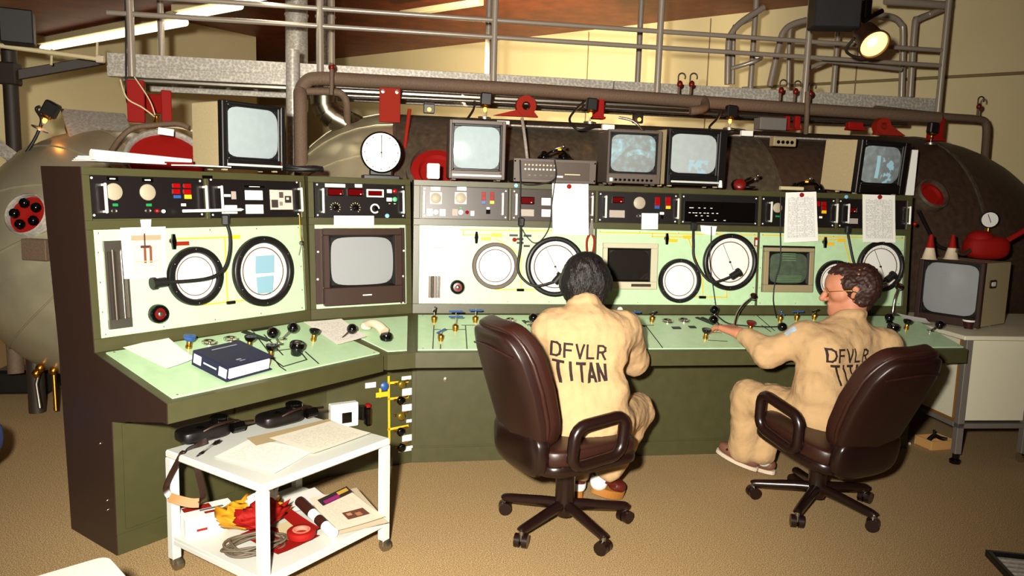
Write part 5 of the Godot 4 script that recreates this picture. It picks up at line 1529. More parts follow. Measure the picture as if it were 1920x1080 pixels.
	for k: Array in [[-0.4, 0.3], [0.4, 0.3], [-0.4, -0.4], [0.4, -0.4]]:
		b = MB.new()
		b.tube([Vector3(k[0], -c0.y, k[1]), Vector3(k[0], -0.6, k[1])], 0.05, 12)
		part(o, "leg", b, M.dark_steel)
	# boxes and pipework standing about the left chamber
	o = thing("junction_box", "flat grey junction box with cable glands on the left chamber", "junction box", Transform3D(Basis(Vector3.UP, 0.5) * Basis(Vector3.RIGHT, 0.55), Vector3(-2.002, 1.853, -1.206)))
	b = MB.new()
	b.bb(Vector3(-0.19, -0.02, -0.19), Vector3(0.19, 0.005, 0.19), 0.006)
	part(o, "lid", b, M.galv)
	b = MB.new()
	b.bb(Vector3(-0.17, -0.12, -0.15), Vector3(0.17, -0.02, 0.15), 0.006)
	part(o, "box", b, M.dark_steel)
	for k in 6:
		b = MB.new()
		b.tube([Vector3(-0.12 + 0.045 * k, -0.07, 0.14), Vector3(-0.12 + 0.045 * k, -0.09, 0.2)], 0.016, 10)
		part(o, "cable_gland", b, M.steel)
	for k: Array in [[Vector3(-1.697, 1.995, -0.969), Vector3(0.1, 0.26, 0.03), 0.1], [Vector3(-1.644, 2.002, -1.165), Vector3(0.12, 0.12, 0.03), -0.2], [Vector3(-1.524, 1.972, -0.988), Vector3(0.06, 0.2, 0.03), 0.3]]:
		b = MB.new()
		b.box(Vector3.ZERO, k[1], 0.004)
		var nm: String = ["tall red support plate left of the brass valve, under walkway", "broad red support plate under the walkway's left end", "narrow red support plate nearest the beige-sided monitor"][used.get("support_plate", 0)]
		single("support_plate", nm, "plate", b, M.red, T(k[0], k[2]), "red support plates over the left chamber")
	o = thing("brass_valve_cluster", "small brass valve with thin tubes over the left chamber hatch", "valve", T(Vector3(-1.538, 1.866, -0.823)))
	b = MB.new()
	b.lathe([Vector2(0.02, -0.04), Vector2(0.02, 0.0), Vector2(0.012, 0.01), Vector2(0.012, 0.03), Vector2(0.02, 0.035), Vector2(0, 0.045)], 12)
	part(o, "body", b, M.brass)
	b = MB.new()
	b.tube(smooth_path([Vector3(0, 0.02, 0), Vector3(-0.08, 0.08, 0), Vector3(-0.16, 0.13, 0.02), Vector3(-0.2, 0.24, 0)]), 0.005, 6)
	part(o, "tubing", b, M.cream)
	b = MB.new()
	b.tube(smooth_path([Vector3(0, 0.0, 0), Vector3(-0.03, 0.12, 0.02), Vector3(-0.12, 0.26, 0)]), 0.004, 6)
	part(o, "tubing", b, M.cream)
	b = MB.new()
	b.tube(smooth_path([Vector3(0.0, -0.03, 0), Vector3(0.12, -0.03, 0.02), Vector3(0.22, -0.05, 0.0)]), 0.008, 6)
	part(o, "tubing", b, M.cream)
	o = thing("white_tag", "small white tag above the red hatch of left chamber", "tag", T(Vector3(-1.424, 1.793, -0.589), 0.2))
	b = MB.new()
	b.box(Vector3.ZERO, Vector3(0.085, 0.04, 0.004), 0.001, Basis(Vector3.FORWARD, 0.1))
	part(o, "card", b, M.paper)
	cable("hose", "braided hose curving over the left chamber beside red hatch", [Vector3(-1.786, 1.653, -0.734), Vector3(-1.706, 1.748, -0.682), Vector3(-1.629, 1.812, -0.678), Vector3(-1.536, 1.835, -0.716), Vector3(-1.394, 1.849, -0.694), Vector3(-1.315, 1.826, -0.678)], 0.016, M.lagging)
	cable("hose", "dark cable arching up to the work lamp at far left", [Vector3(-2.321, 1.657, -0.927), Vector3(-2.264, 1.756, -0.93), Vector3(-2.233, 1.854, -0.938), Vector3(-2.266, 1.918, -0.952), Vector3(-2.243, 1.935, -0.95)], 0.01, M.rubber)
	work_lamp("work lamp at far left above the bright dome", Vector3(-2.179, 1.92, -0.938), 0.055, 0.5, true)
	# pipework low at the left
	o = thing("pipe_manifold", "brass and red pipework on the floor behind the left console wing", "pipework", T(Vector3(-2.577, 0, -1.413)))
	var pf: Vector3 = Vector3(-2.577, 0, -1.413)
	var segs := [[Vector3(-2.46, 0.749, -0.932), Vector3(-2.353, 0.62, -0.897), Vector3(-2.243, 0.375, -0.847), "brass", 0.012], [Vector3(-2.201, 0.525, -0.859), Vector3(-2.193, 0.327, -0.832), Vector3(-2.174, 0.064, -0.794), "brass", 0.014], [Vector3(-2.275, 0.325, -0.845), Vector3(-2.297, 0.225, -0.836), Vector3(-2.273, 0.077, -0.812), "steel", 0.012], [Vector3(-2.367, 0.602, -1), Vector3(-2.279, 0.588, -0.983), Vector3(-2.222, 0.566, -0.97), "red", 0.01], [Vector3(-2.372, 0.484, -0.985), Vector3(-2.305, 0.442, -0.968), Vector3(-2.238, 0.42, -0.954), "red", 0.012], [Vector3(-2.335, 0.689, -1.108), Vector3(-2.317, 0.551, -1.087), Vector3(-2.309, 0.448, -1.072), "lagging", 0.02], [Vector3(-2.557, 0.613, -1.135), Vector3(-2.528, 0.373, -1.099), Vector3(-2.52, 0.235, -1.079), "lagging", 0.05], [Vector3(-2.429, 0.455, -1.042), Vector3(-2.422, 0.319, -1.022), Vector3(-2.418, 0.25, -1.013), "red", 0.012]]
	for s: Array in segs:
		b = MB.new()
		b.tube([s[0] - pf, s[1] - pf, s[2] - pf], s[4], 8)
		part(o, "pipe", b, M[s[3]])
	for p: Vector3 in [Vector3(-2.344, 0.624, -0.876), Vector3(-2.234, 0.38, -0.825), Vector3(-2.289, 0.296, -0.823), Vector3(-2.184, 0.316, -0.808), Vector3(-2.266, 0.33, -0.824)]:
		b = MB.new()
		b.ball(p - pf, 0.028, 10, 6)
		part(o, "fitting", b, M.brass)
	b = MB.new()
	b.bb(Vector3(-0.25, 0.0, -0.2), Vector3(0.12, 0.17, 0.0), 0.02)
	part(o, "base_block", b, M.black)
	o = thing("wall_cabinet_small", "small tan box fixed on the dome's shaded side", "box", T(Vector3(-2.087, 1.103, -0.446), -0.35))
	b = MB.new()
	b.box(Vector3.ZERO, Vector3(0.16, 0.12, 0.06), 0.004)
	part(o, "housing", b, M.lagging)

func work_lamp(label: String, p: Vector3, size: float, tilt: float, lit_bulb: bool) -> void:
	var o := thing("work_lamp", label, "lamp", Transform3D(Basis(Vector3.FORWARD, tilt), p), "small work lamps on the chamber")
	var b := MB.new()
	b.box(Vector3.ZERO, Vector3(size * 1.5, size * 1.7, size * 1.2), size * 0.15)
	part(o, "housing", b, M.black)
	b = MB.new()
	b.lathe([Vector2(size * 0.55, -size * 0.85), Vector2(size * 0.5, -size * 1.05), Vector2(size * 0.3, -size * 1.15)], 12)
	part(o, "collar", b, M.brass)
	b = MB.new()
	b.lathe([Vector2(0, -size * 1.75), Vector2(size * 0.16, -size * 1.68), Vector2(size * 0.24, -size * 1.45), Vector2(size * 0.18, -size * 1.1), Vector2(0, -size * 1.05)], 12)
	part(o, "bulb", b, M.bulb if lit_bulb else M.brass)
	if lit_bulb:
		var l := OmniLight3D.new()
		l.name = "bulb_glow"
		o.add_child(l, true)
		l.position = Vector3(0, -size * 1.45, 0)
		l.light_color = Color(1.0, 0.65, 0.3)
		l.light_energy = 0.015
		l.light_size = 0.01
		l.omni_range = 12.0
		l.omni_attenuation = 2.0
		l.shadow_enabled = true
	b = MB.new()
	b.lathe([Vector2(size * 0.9, -size * 2.55), Vector2(size * 0.9, -size * 2.4), Vector2(size * 0.2, -size * 2.25)], 14)
	b.tube([Vector3(0, -size * 2.4, 0), Vector3(0, -size * 1.7, 0)], size * 0.1, 8)
	part(o, "foot", b, M.steel)

func rails() -> void:
	var o := thing("walkway", "galvanised steel walkway with pipe railings above the chambers", "walkway", T(Vector3(-1.968, 2.18, -1.3)))
	var L := 6.115
	var b := MB.new()
	# stringers in two lengths, bolted together
	for k: Array in [[0.0, 3.45], [3.458, L]]:
		b = MB.new()
		b.bb(Vector3(k[0], 0.07, -0.05), Vector3(k[1], 0.152, 0.0), 0.002)
		part(o, "kick_board", b, M.galv)
		b = MB.new()
		b.bb(Vector3(k[0], 0.0, -0.05), Vector3(k[1], 0.069, 0.012), 0.002)
		part(o, "stringer", b, M.galv)
	b = MB.new()
	b.bb(Vector3(0.1, -0.03, -0.04), Vector3(L, -0.012, 0.03), 0.002)
	part(o, "lower_flange", b, M.steel)
	b = MB.new()
	b.bb(Vector3(0.0, 0.0, -0.85), Vector3(L, 0.152, -0.8), 0.002)
	part(o, "stringer", b, M.galv)
	for k in 30:
		b = MB.new()
		b.bb(Vector3(0.02 + k * 0.2, 0.055, -0.8), Vector3(0.02 + k * 0.2 + 0.17, 0.085, -0.05))
		part(o, "deck_plank", b, M.galv)
	var org := Vector3(-1.968, 2.18, -1.3)
	for px: Vector3 in [Vector3(-1.809, 2.301, -1.3), Vector3(-0.603, 2.369, -1.3), Vector3(0.591, 2.437, -1.3), Vector3(1.81, 2.506, -1.3), Vector3(2.983, 2.573, -1.3), Vector3(4.13, 2.638, -1.3)]:
		var u := px.x - org.x
		b = MB.new()
		b.tube([Vector3(u, 0.0, 0.026), Vector3(u, 1.1, 0.026)], 0.024, 14)
		part(o, "post", b, M.rail)
		b = MB.new()
		b.box(Vector3(u, 0.01, 0.022), Vector3(0.11, 0.02, 0.02), 0.002)
		part(o, "foot_plate", b, M.galv)
	for y: float in [0.515, 0.4, 1.08]:
		b = MB.new()
		b.tube([Vector3(0.02, y, 0.026), Vector3(L - 0.02, y, 0.026)], 0.017, 12)
		part(o, "rail", b, M.rail)
	for px: Vector3 in [Vector3(-1.846, 2.623, -2.1), Vector3(-0.584, 2.702, -2.1), Vector3(0.654, 2.779, -2.1), Vector3(1.93, 2.858, -2.1), Vector3(2.948, 2.789, -2.1), Vector3(3.73, 2.79, -2.1)]:
		var u := px.x - org.x
		b = MB.new()
		b.tube([Vector3(u, 0.1, -0.8), Vector3(u, 1.1, -0.8)], 0.024, 14)
		part(o, "post", b, M.rail)
	# bent guard pipes at the right end
	var bends := [
		[Vector3(2.644, 2.443, -1.9), Vector3(2.631, 2.757, -1.9), Vector3(2.652, 2.856, -1.9), Vector3(2.739, 2.955, -1.9), Vector3(2.919, 3.078, -1.9)],
		[Vector3(2.715, 2.454, -1.95), Vector3(2.694, 2.877, -1.95), Vector3(2.71, 2.921, -1.95), Vector3(2.837, 2.993, -1.95)],
		[Vector3(3.022, 2.445, -1.9), Vector3(3.084, 2.805, -1.9), Vector3(3.123, 2.911, -1.9), Vector3(3.196, 2.963, -1.9), Vector3(3.309, 3.001, -1.9)],
		[Vector3(3.219, 2.449, -1.95), Vector3(3.195, 2.917, -1.95), Vector3(3.235, 2.963, -1.95)],
		[Vector3(4.255, 2.418, -1.9), Vector3(4.214, 2.94, -1.9), Vector3(4.179, 3.03, -1.9), Vector3(4.093, 3.078, -1.9), Vector3(3.906, 3.087, -1.9)],
		[Vector3(4.226, 2.4, -1.75), Vector3(4.208, 2.976, -1.75), Vector3(4.236, 3.038, -1.75), Vector3(4.345, 3.088, -1.75), Vector3(4.356, 3.107, -1.6)],
		[Vector3(3.162, 2.548, -1.6), Vector3(3.32, 2.611, -1.6), Vector3(3.413, 2.621, -1.6), Vector3(4.013, 2.595, -1.6)],
		[Vector3(2.663, 2.573, -1.95), Vector3(2.802, 2.616, -1.9), Vector3(2.872, 2.647, -1.8), Vector3(2.692, 2.609, -1.5)]]
	for s: Array in bends:
		var q := []
		for p: Vector3 in s: q.append(p - org)
		b = MB.new()
		b.tube(smooth_path(q, 5), 0.026 if s.size() > 4 else 0.018, 12)
		part(o, "guard_pipe", b, M.rail)
	b = MB.new()
	b.tube([Vector3(3.676, 3.065, -1.4) - org, Vector3(4.245, 3.071, -1.4) - org], 0.03, 12)
	part(o, "guard_pipe", b, M.rail)
	# ---------------- pipes
	var e := [Vector3(-0.596, 1.562, -0.024), Vector3(-0.701, 2.007, -0.95), Vector3(-0.703, 2.107, -1), Vector3(-0.669, 2.169, -1), Vector3(-0.588, 2.197, -1), Vector3(-0.24, 2.199, -1), Vector3(0.831, 2.195, -1), Vector3(2.387, 2.169, -1), Vector3(3.927, 2.148, -1)]
	e[0] = Vector3(Vector3(-0.697, 1.565, -0.95).x, 1.3, -0.95)
	o = thing("insulated_pipe", "thick brown insulated pipe running along below the walkway", "pipe", T(e[0]))
	var q := []
	for p: Vector3 in e: q.append(p - e[0])
	b = MB.new()
	b.tube(smooth_path(q, 5), 0.043, 18)
	part(o, "lagging", b, M.lagging)
	b = MB.new()
	q = []
	for p: Vector3 in [Vector3(-0.666, 2.112, -1), Vector3(-0.497, 2.117, -1), Vector3(-0.439, 2.1, -1), Vector3(-0.411, 2.043, -1), Vector3(-0.413, 1.913, -1.1)]: q.append(p - e[0])
	b.tube(smooth_path(q, 5), 0.024, 14)
	part(o, "branch", b, M.lagging)
	b = MB.new()
	q = []
	for p: Vector3 in [Vector3(2.062, 2.194, -1), Vector3(2.03, 2.131, -0.9), Vector3(1.964, 2.101, -0.85), Vector3(1.903, 2.091, -0.85)]: q.append(p - e[0])
	b.tube(smooth_path(q, 5), 0.03, 14)
	part(o, "branch", b, M.lagging)
	cable("steel_pipe", "brown pipe bending down to the dark dome at far right", [Vector3(3.497, 2.205, -1.15), Vector3(4.044, 2.178, -1.15), Vector3(4.393, 2.17, -1.15), Vector3(4.458, 2.14, -1.15), Vector3(4.477, 2.067, -1.15), Vector3(4.528, 1.865, -1.2)], 0.03, M.lagging, "pipe")
	cable("steel_pipe", "thin grey pipe running just under the insulated pipe", [Vector3(-0.594, 2.113, -1.15), Vector3(0.486, 2.12, -1.15), Vector3(2.05, 2.111, -1.15), Vector3(3.777, 2.11, -1.15)], 0.012, M.steel, "pipe")
	cable("steel_pipe", "short upright pipe with red clamp left of insulated pipe run", [Vector3(-0.503, 2.085, -0.9), Vector3(-0.5, 2.178, -0.9), Vector3(-0.5, 2.284, -0.9)], 0.014, M.lagging, "pipe")
	cable("steel_pipe", "thin upright pipe under walkway at right, below red hooks", [Vector3(2.79, 2.27, -0.9), Vector3(2.8, 2.111, -0.9), Vector3(2.832, 1.985, -0.95)], 0.018, M.lagging, "pipe")
	cable("steel_pipe", "thin slanting grey rod standing behind the amplifier", [Vector3(0.69, 1.965, -0.6), Vector3(0.689, 1.866, -0.5), Vector3(0.696, 1.7, -0.4)], 0.01, M.galv, "pipe")
	# ---------------- ducts
	o = thing("air_duct", "bright segmented duct elbow running into the chamber dome", "duct", T(Vector3(-0.57, 2.121, -1.15)))
	var org2: Vector3 = Vector3(-0.57, 2.121, -1.15)
	var el := [Vector3(-0.57, 2.146, -1.15), Vector3(-0.567, 2.051, -1.15), Vector3(-0.546, 2.003, -1.15), Vector3(-0.5, 1.966, -1.15), Vector3(-0.419, 1.928, -1.15), Vector3(-0.357, 1.906, -1.2)]
	for i in el.size() - 1:
		b = MB.new()
		b.tube([el[i] - org2, (el[i + 1] - org2) + (el[i + 1] - el[i]) * 0.06], 0.088 - 0.0015 * (i % 2), 20)
		part(o, "duct_segment", b, M.bright_duct)
	for k: Array in [[Vector3(-0.88, 2.732, -2.35), 0.088, "wide upright galvanised duct left of the twin walkway posts"], [Vector3(-0.653, 2.746, -2.35), 0.075, "narrower upright galvanised duct behind the twin walkway posts"]]:
		b = MB.new()
		b.tube([Vector3(0, 0, 0), Vector3(0, 1.3, 0)], k[1], 20)
		for y: float in [0.2, 0.75]:
			b.lathe([Vector2(k[1], y), Vector2(k[1] + 0.008, y + 0.005), Vector2(k[1] + 0.008, y + 0.02), Vector2(k[1], y + 0.025)], 20)
		single("upright_duct", k[2], "duct", b, M.galv, T(Vector3(k[0].x, 2.1, k[0].z)), "upright ducts behind the walkway")
	b = MB.new()
	b.tube([Vector3(0, 0, 0), Vector3(0, 1.2, 0)], 0.045, 14)
	single("upright_duct", "pale upright pipe beside beige-sided monitor's right edge", "duct", b, M.galv, T(Vector3(Vector3(-0.776, 1.849, -1.15).x, 1.2, -1.2)), "upright ducts behind the walkway")
	# ---------------- red lugs and clamps
	o = thing("red_bracket", "orange-red bolted bracket plate standing above the round gauge", "bracket", T(Vector3(-0.132, 2.039, -0.9)))
	b = MB.new()
	b.box(Vector3.ZERO, Vector3(0.135, 0.22, 0.02), 0.003)
	part(o, "plate", b, M.orange_red)
	for u: float in [-0.045, 0.045]:
		round_part(o, "bolt", [Vector2(0.013, 0), Vector2(0.013, 0.008), Vector2(0, 0.01)], M.chrome, Vector3(u, 0.085, 0.01), Transform3D(), 8)
	for k: Array in [[Vector3(0.772, 2.08, -0.95), 0.068, "orange-red lifting lug with round hole above the amplifier", 0.15], [Vector3(3.428, 2.06, -0.95), 0.06, "red lifting lug with round hole above the end monitor", -0.13]]:
		o = thing("lifting_lug", k[2], "lug", T(k[0]), "red lifting lugs on the chamber")
		var r: float = k[1]
		var pl := []
		var hole := []
		for i in 19:
			var a := deg_to_rad(-10.0 + 200.0 * i / 18.0)
			pl.append(Vector2(cos(a), sin(a)) * r)
		b = MB.new()
		b.x = Transform3D(Basis(Vector3.RIGHT, PI / 2), Vector3.ZERO)
		b.lathe([Vector2(r * 0.42, -0.03), Vector2(r, -0.03), Vector2(r, 0.03), Vector2(r * 0.42, 0.03), Vector2(r * 0.42, -0.03)], 28)
		part(o, "eye", b, M.orange_red)
		b = MB.new()
		var dx: float = k[3]
		b.prism([Vector2(-r - maxf(dx, 0.02), -r * 1.05), Vector2(r - minf(dx, -0.02), -r * 1.05), Vector2(r * 0.85, -r * 0.55), Vector2(-r * 0.85, -r * 0.4)] if dx > 0 else [Vector2(-r, -r * 1.05), Vector2(r - dx, -r * 1.05), Vector2(r * 0.8, r * 0.3), Vector2(r * 0.6, -r * 0.55), Vector2(-r * 0.85, -r * 0.5)], -0.02, 0.02)
		part(o, "web", b, M.orange_red)
	for k: Array in [[Vector3(1.29, 2.095, -1), Vector3(0.08, 0.15, 0.05), "orange-red block behind the work lamp above bluish-picture monitor"], [Vector3(3.243, 2.056, -1), Vector3(0.12, 0.06, 0.05), "low red block left of the right-hand lifting lug"], [Vector3(3.91, 2.061, -1), Vector3(0.12, 0.17, 0.04), "red plate behind the work lamp at walkway's right end"], [Vector3(2.705, 2.055, -1), Vector3(0.04, 0.1, 0.04), "left prong of the red clamp beside grey relay box"], [Vector3(2.784, 2.059, -1), Vector3(0.04, 0.1, 0.04), "right prong of the red clamp beside thin upright pipe"]]:
		b = MB.new()
		b.box(Vector3.ZERO, k[1], 0.005)
		b.box(Vector3(0, -k[1].y * 0.5 + 0.008, 0.015), Vector3(k[1].x * 1.15, 0.016, k[1].z * 1.4), 0.003)
		single("red_mount", k[2], "mount", b, M.red, T(k[0]), "red mounts on the chamber")
	b = MB.new()
	b.tube([Vector3.ZERO, Vector3(-0.009, 2.003, -0.75) - Vector3(-0.043, 1.717, -0.7)], 0.013, 10)
	single("red_rod", "thin red rod leaning upright right of the round gauge", "rod", b, M.orange_red, T(Vector3(-0.043, 1.717, -0.7)))
	var li := 0
	for k: Array in [[Vector3(0.476, 2.089, -0.75), 0.047, "work lamp with lit bulb above the blank bright monitor"], [Vector3(1.176, 2.089, -0.75), 0.047, "work lamp with glowing bulb before orange-red block"], [Vector3(2.155, 2.09, -0.75), 0.047, "work lamp with glowing bulb above the red headset"], [Vector3(3.769, 2.056, -0.85), 0.045, "work lamp at the walkway's right end"]]:
		work_lamp(k[2], k[0], k[1], 0.05, li < 3)
		li += 1
	for k: Array in [[Vector3(0.118, 2.021, -0.8), "small lit signal lamp right of red bracket plate"], [Vector3(1.526, 2.02, -0.8), "small lit signal lamp above bluish-picture monitor"]]:
		o = thing("signal_lamp", k[1], "lamp", T(k[0]), "small signal lamps on the chamber")
		b = MB.new()
		b.bb(Vector3(-0.035, -0.03, -0.05), Vector3(0.035, 0.035, -0.02), 0.004)
		b.bb(Vector3(-0.035, 0.025, -0.05), Vector3(0.035, 0.035, 0.02), 0.003)
		part(o, "housing", b, M.black)
		b = MB.new()
		b.ball(Vector3(0, -0.008, 0.0), 0.013, 10, 6)
		part(o, "bulb", b, M.bulb)
	for k: Array in [[Vector3(0.569, 1.927, -0.6), "white tag on the chamber right of the bright monitor"], [Vector3(1.252, 1.933, -0.6), "white tag on the chamber above the bluish-picture monitor"], [Vector3(2.204, 1.935, -0.6), "white tag on the chamber above the red headset"]]:
		b = MB.new()
		b.box(Vector3.ZERO, Vector3(0.08, 0.035, 0.03), 0.002)
		single("chamber_tag", k[1], "tag", b, M.paper, T(k[0]), "white tags on the chamber")
	for k: Array in [[[Vector3(0.401, 2.069, -0.72), Vector3(0.393, 2.017, -0.7), Vector3(0.346, 1.945, -0.66)], "black lamp cable above the blank bright monitor"], [[Vector3(1.121, 2.104, -0.72), Vector3(1.061, 2.048, -0.7), Vector3(1.011, 1.974, -0.66), Vector3(1.059, 1.911, -0.6), Vector3(1.186, 1.945, -0.62)], "black lamp cable looping before the orange-red block"], [[Vector3(2.068, 2.097, -0.72), Vector3(2.037, 2.034, -0.7), Vector3(1.967, 1.965, -0.66), Vector3(2.026, 1.929, -0.62), Vector3(2.157, 1.942, -0.62)], "black lamp cable looping above the black monitor"], [[Vector3(1.366, 2.015, -0.75), Vector3(1.449, 1.995, -0.72), Vector3(1.499, 1.954, -0.7), Vector3(1.521, 1.91, -0.65)], "thin pale cable at the small signal lamp"]]:
		cable("lamp_cable", k[1], k[0], 0.008, M.rubber if k[1].begins_with("black") else M.steel, "cable", "lamp cables on the chamber")
	hooks()
	# relay boxes
	b = MB.new()
	b.box(Vector3.ZERO, Vector3(0.2, 0.085, 0.1), 0.004)
	single("relay_box", "grey relay box lying on the chamber near the red clamp", "box", b, M.steel_grey, T(Vector3(2.525, 2.032, -0.9)))
	o = thing("socket_strip", "pale socket box with four holes on the chamber's slope", "socket box", T(Vector3(2.44, 1.886, -0.55)))
	b = MB.new()
	b.box(Vector3.ZERO, Vector3(0.16, 0.06, 0.06), 0.004)
	part(o, "housing", b, M.cream_case)
	for k in 4:
		round_part(o, "socket", [Vector2(0.012, 0), Vector2(0.012, 0.003), Vector2(0.006, 0.003), Vector2(0, 0.001)], M.gloss, Vector3(-0.048 + 0.032 * k, -0.004, 0.03), Transform3D(), 10)

func hooks() -> void:
	var names := ["left of the pair of red pipe hooks over the bluish-picture monitor", "right of the pair of red pipe hooks over the bluish-picture monitor", "leftmost of three red hooks near the front railing post", "middle of three red hooks near the front railing post", "red hook on the thin upright pipe below the railing", "red hook on the pipe at the far right wall", "red clamp on the short upright pipe by the twin posts"]
	var pts := [Vector3(1.865, 2.283, -0.97), Vector3(1.952, 2.287, -0.97), Vector3(2.629, 2.278, -0.97), Vector3(2.74, 2.276, -0.97), Vector3(2.816, 2.257, -0.9), Vector3(4.36, 2.263, -1.12), Vector3(-0.5, 2.258, -0.9)]
	for i in pts.size():
		var o := thing("pipe_hook", names[i], "hook", T(pts[i]), "red hooks on the pipes")
		var b := MB.new()
		if i < 6:
			var q := []
			for k in 11:
				var a := deg_to_rad(190.0 - 220.0 * k / 10.0)
				q.append(Vector3(0.026 * cos(a) + 0.012, 0.05 + 0.026 * sin(a), 0))
			b.tube([Vector3(-0.013, -0.01, 0)] + q, 0.0055, 8)
			part(o, "hook", b, M.dark_steel)
			b = MB.new()
		b.ball(Vector3(0, 0.0, 0), 0.022, 10, 6, Vector3(1, 1.2, 0.7))
		part(o, "clamp_knob", b, M.red_dark)
		b = MB.new()
		b.tube([Vector3(-0.006, -0.07, 0), Vector3(-0.006, 0.0, 0)], 0.009, 8)
		part(o, "shank", b, M.lagging)

func upper_fittings() -> void:
	# fluorescent fittings hung in a row, parallel to the back wall
	var A := Vector3(0.7071, 0, 0.7071)
	var N := Vector3(-0.7071, 0, 0.7071)
	var wb := Vector3(0, 0, -7.0)
	var names := ["long lit fluorescent fitting at far left end of the row", "middle lit fluorescent fitting over the walkway's left end", "lit fluorescent fitting cut by the picture's top edge"]
	var spans := [[-0.48, 2.07, 4.5], [2.15, 2.98, 4.63], [2.99, 3.7, 4.72]]
	for i in 3:
		var s: Array = spans[i]
		var o := thing("fluorescent_light", names[i], "light", Transform3D(Basis(A, Vector3.UP, N), wb + A * s[0] + N * s[2] + Vector3(0, 2.75, 0)), "fluorescent fittings in a row")
		var l: float = s[1] - s[0]
		var b := MB.new()
		b.bb(Vector3(0, 0.045, -0.05), Vector3(l, 0.1, 0.05), 0.004)
		part(o, "housing", b, M.cream)
		b = MB.new()
		b.tube([Vector3(0.03, 0.01, 0), Vector3(l - 0.03, 0.01, 0)], 0.032, 14)
		part(o, "tube", b, M.tube_light)
		for u: float in [0.25, 0.75]:
			b = MB.new()
			b.tube([Vector3(l * u, 0.1, 0), Vector3(l * u, 0.125, 0)], 0.012, 6)
			part(o, "hanger", b, M.dark_steel)
		var a := AreaLight3D.new()
		a.name = "glow"
		o.add_child(a, true)
		a.area_size = Vector2(l - 0.06, 0.06)
		a.transform = Transform3D(Basis(Vector3.RIGHT, -PI / 2), Vector3(l / 2, -0.03, 0))
		a.light_color = Color(1.0, 0.96, 0.85)
		a.light_energy = 0.35 * l
		a.shadow_enabled = true
	var b := MB.new()
	b.bb(Vector3(-0.5, 0, -0.04), Vector3(0.5, 0.05, 0.04), 0.004)
	single("unlit_fitting", "unlit strip fitting under the dark ceiling left of centre", "light", b, M.cream, Transform3D(Basis(A, Vector3.UP, N), Vector3(0.339, 3.197, -3.342)))
	# spot lamp with its mounting box
	var p: Vector3 = Vector3(2.946, 2.565, -0.468)
	var dirv := (Vector3(2.933, 2.41, -0.266) - p).normalized()
	var e := dirv.cross(Vector3.UP).normalized()
	var bs := Basis(e, dirv, e.cross(dirv))
	var o := thing("spot_lamp", "glowing round spot lamp hung beside the dark box, top right", "lamp", Transform3D(bs, p))
	b = MB.new()
	b.lathe([Vector2(0.0, -0.13), Vector2(0.05, -0.12), Vector2(0.075, -0.08), Vector2(0.085, 0.06), Vector2(0.098, 0.075), Vector2(0.1, 0.09), Vector2(0.09, 0.09), Vector2(0.085, 0.075)], 28)
	part(o, "housing", b, M.lamp_brown)
	b = MB.new()
	b.lathe([Vector2(0.086, 0.075), Vector2(0.06, 0.088), Vector2(0, 0.092)], 24)
	part(o, "lens_glow", b, M.spot_glow)
	b = MB.new()
	b.tube(smooth_path([Vector3(-0.1, 0.0, 0), Vector3(-0.11, -0.02, -0.1), Vector3(0, -0.03, -0.15), Vector3(0.11, -0.02, -0.1), Vector3(0.1, 0.0, 0)]), 0.01, 8)
	part(o, "yoke", b, M.dark_steel)
	var sl := SpotLight3D.new()
	sl.name = "beam"
	o.add_child(sl, true)
	sl.transform = Transform3D(Basis(Vector3.RIGHT, -PI / 2).inverse() * Basis(Vector3.RIGHT, PI), Vector3(0, 0.12, 0))
	sl.light_color = Color(1.0, 0.75, 0.4)
	sl.light_energy = 1.5
	sl.spot_angle = 40.0
	sl.spot_angle_attenuation = 1.0
	sl.spot_range = 20.0
	sl.spot_attenuation = 2.0
	sl.light_size = 0.08
	sl.shadow_enabled = true
	b = MB.new()
	b.box(Vector3.ZERO, Vector3(0.3, 0.32, 0.14), 0.01)
	single("loudspeaker_box", "dark box hung at the top beside the glowing spot lamp", "loudspeaker", b, M.dark_box, T(Vector3(2.725, 2.779, -0.534), -0.2))
	b = MB.new()
	b.tube([Vector3.ZERO, Vector3(3.03, 2.747, -0.478) - Vector3(2.904, 2.674, -0.49)], 0.016, 8)
	b.box(Vector3(2.927, 2.751, -0.496) - Vector3(2.904, 2.674, -0.49), Vector3(0.05, 0.12, 0.05), 0.006)
	single("lamp_clamp", "black clamp holding the glowing spot lamp", "clamp", b, M.gloss, T(Vector3(2.904, 2.674, -0.49)))
	b = MB.new()
	b.box(Vector3.ZERO, Vector3(0.19, 0.22, 0.16), 0.008)
	single("loudspeaker_box", "dark box hung in the upper left corner", "loudspeaker", b, M.dark_box, T(Vector3(-2.577, 2.487, -1.488), 0.3))
	# light pipe arm at upper left
	o = thing("hanging_tube", "pale steel tube with end cap below the left fluorescent light", "tube", T(Vector3(-2.185, 2.358, -1.814)))
	var c: Vector3 = Vector3(-2.185, 2.358, -1.814)
	b = MB.new()
	b.tube([Vector3(-2.832, 2.381, -1.517) - c, Vector3.ZERO], 0.017, 10)
	part(o, "tube", b, M.cream)
	b = MB.new()
	b.box(Vector3.ZERO, Vector3(0.05, 0.05, 0.05), 0.006)
	part(o, "end_cap", b, M.cream_light)
	for k: Array in [[Vector3(-2.208, 2.475, -1.834), Vector3(-2.211, 2.38, -1.822)], [Vector3(-2.485, 2.403, -1.769), Vector3(-2.488, 2.291, -1.754)]]:
		b = MB.new()
		b.tube([k[0] - c, k[1] - c], 0.009, 8)
		part(o, "hanger", b, M.cream)
	b = MB.new()
	b.bar(Vector3.ZERO, Vector3(-2.308, 2.417, -2.252) - Vector3(-2.849, 2.235, -2.012), 0.06, 0.07, 0.004)
